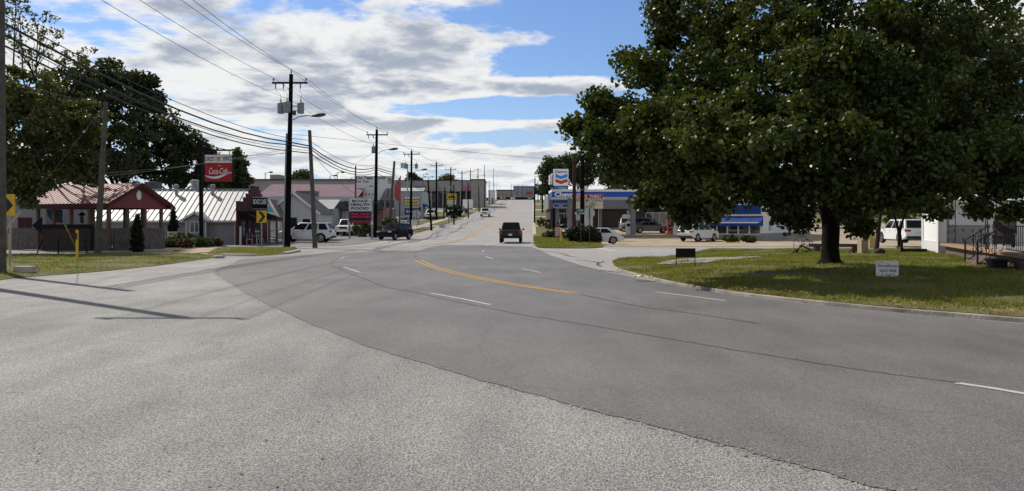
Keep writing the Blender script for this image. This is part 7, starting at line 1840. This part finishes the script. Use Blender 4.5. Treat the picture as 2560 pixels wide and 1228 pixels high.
# ------------------------------------------------------------------ vehicles
RD = math.atan2(1, .0275)
vehicle('pickup_truck', 'dark bronze pickup driving away up the road', 'pickup', (X_(1278, 65.4), 65.4, terrain(0, 65.4) + .03), RD, PBR, 'pickup', 5.4, 1.93, 1.80)
vehicle('pickup_truck', 'white pickup coming down the road', 'pickup', (X_(1213.5, 161), 161, terrain(0, 161) + .03), RD + math.pi, PW, 'pickup', 5.6, 2.0, 1.9)
vehicle('suv', 'silver car cresting the hill towards the viewer', 'car', (X_(1257, 322), 322, terrain(0, 322) + .02), RD + math.pi, PSV, 'suv', 4.6, 1.85, 1.7, detail=False)
vehicle('suv', 'distant pale car at the hill top in the far lane', 'car', (X_(1325, 338), 338, terrain(0, 338) + .02), RD, PSV, 'suv', 4.6, 1.85, 1.6, detail=False)
vehicle('sedan', 'tiny white car just over the hill top', 'car', (X_(1282, 350), 350, terrain(0, 350) + .02), RD + math.pi, PW, 'sedan', 4.6, 1.8, 1.5, detail=False)
jeep = vehicle('suv', 'white SUV with its driver door open in front of the cafe', 'SUV', gt(767, 66, .02), R(180), PW, 'suv', 4.85, 1.94, 1.78, wheel_r=.39, clad=PLASTIC, rails=True)
b = MB(); b.prism([(-1.05, -.52), (0, -.52), (0, .12), (-1.05, .12)], -.03, .03); d = b.build('open_door', PW, jeep, bevel=.02); d.location = (.92, 1.0, 1.02); d.rotation_euler = (0, 0, R(-42))
b = MB(); b.prism([(-1.0, .12), (-.05, .12), (-.45, .58), (-1.0, .60)], -.012, .012); b.build('door_window', GLASS_D, d)
vehicle('suv', 'dark SUV parked behind the white SUV', 'SUV', gt(735, 73, .02), R(175), PK, 'suv', 4.6, 1.85, 1.7)
vehicle('pickup_truck', 'white pickup parked facing the road by the health food sign', 'pickup', (X_(858, 85) - .1, 88.2, terrain(-19, 88) + .02), R(-90), PW, 'pickup', 5.8, 2.0, 1.9, wheel_r=.40)
vehicle('suv', 'black compact SUV turning out onto the road', 'SUV', gt(988, 74.5, .03), R(-112), PK, 'suv', 4.45, 1.82, 1.66, wheel_r=.36)
vehicle('sedan', 'white car parked under the billboard', 'car', gt(978, 112, .03), R(172), PW, 'sedan', 4.6, 1.8, 1.48, detail=False)
q = G(1074, 549.5); vehicle('pickup_truck', 'white pickup parked by the black utility pole up the hill', 'pickup', q + Vector((0, 2.8, .15)), R(-92), PW, 'pickup', 5.7, 2.0, 1.9, detail=False)
for px, py, pm_, kd, rz_, lab in ((1068, 505, PK, 'sedan', 80, 'black car nearest the blue awning in the shopping lot'), (1088, 504.5, PGR, 'sedan', 95, 'grey car beside the black car in the shopping lot'), (1103, 500, PBR, 'suv', 88, 'dark SUV farther along the shopping lot row'), (1069, 496, PW, 'suv', 10, 'white car up by the shopping centre front'),
      (1191, 508, PK, 'pickup', -15, 'black pickup parked at the end block'), (1205, 501, PSV, 'suv', -20, 'silver car behind the black pickup'), (1213, 503.5, PNV, 'sedan', 170, 'dark blue car beside the black pickup'), (1152, 533, PK, 'suv', 80, 'dark car half hidden by the big round bush')):
    q = G(px, py); nm = {'sedan': 'parked_car', 'suv': 'suv', 'pickup': 'pickup_truck'}[kd]
    vehicle(nm, lab, 'car', q + Vector((0, 0, .05)), R(rz_), pm_, kd, 4.7, 1.85, {'sedan': 1.47, 'suv': 1.72, 'pickup': 1.85}[kd], detail=False, group='cars in the shopping centre lot')
vehicle('sedan', 'white sedan parked behind the dark bush', 'car', ground(X_(1558, 66.5) - 2.45, 67, .05), R(180), PW, 'sedan', 4.9, 1.84, 1.47, wheel_r=.34)
vehicle('sedan', 'grey brown sedan at the fuel pump', 'car', gt(1627, 95, .05), R(-2), PGR, 'sedan', 4.85, 1.83, 1.46, wheel_r=.33)
vehicle('suv', 'dark car behind the grey brown sedan', 'car', gt(1611, 101, .05), R(4), PNV, 'suv', 4.6, 1.85, 1.66)
vehicle('suv', 'silver SUV facing out beside the fuel pump', 'SUV', gt(1566, 99, .05), R(-95), PSV, 'suv', 4.6, 1.85, 1.75)
vehicle('pickup_truck', 'black pickup behind the canopy posts beside the brick wall', 'pickup', gt(1412, 95, .05), R(-88), PK, 'pickup', 5.6, 1.95, 1.9)
vehicle('suv', 'cream white SUV parked before the blue awning shop', 'SUV', gt(1746, 77.5, .05), R(43), PCR, 'suv', 5.1, 1.94, 1.88, wheel_r=.39, rails=True)
vehicle('suv', 'large white family SUV behind the small forked tree', 'SUV', gt(2258, 58, .06) + Vector((0, 0, .2)), R(86), PW, 'suv', 5.2, 2.04, 1.9, wheel_r=.42, rails=True)
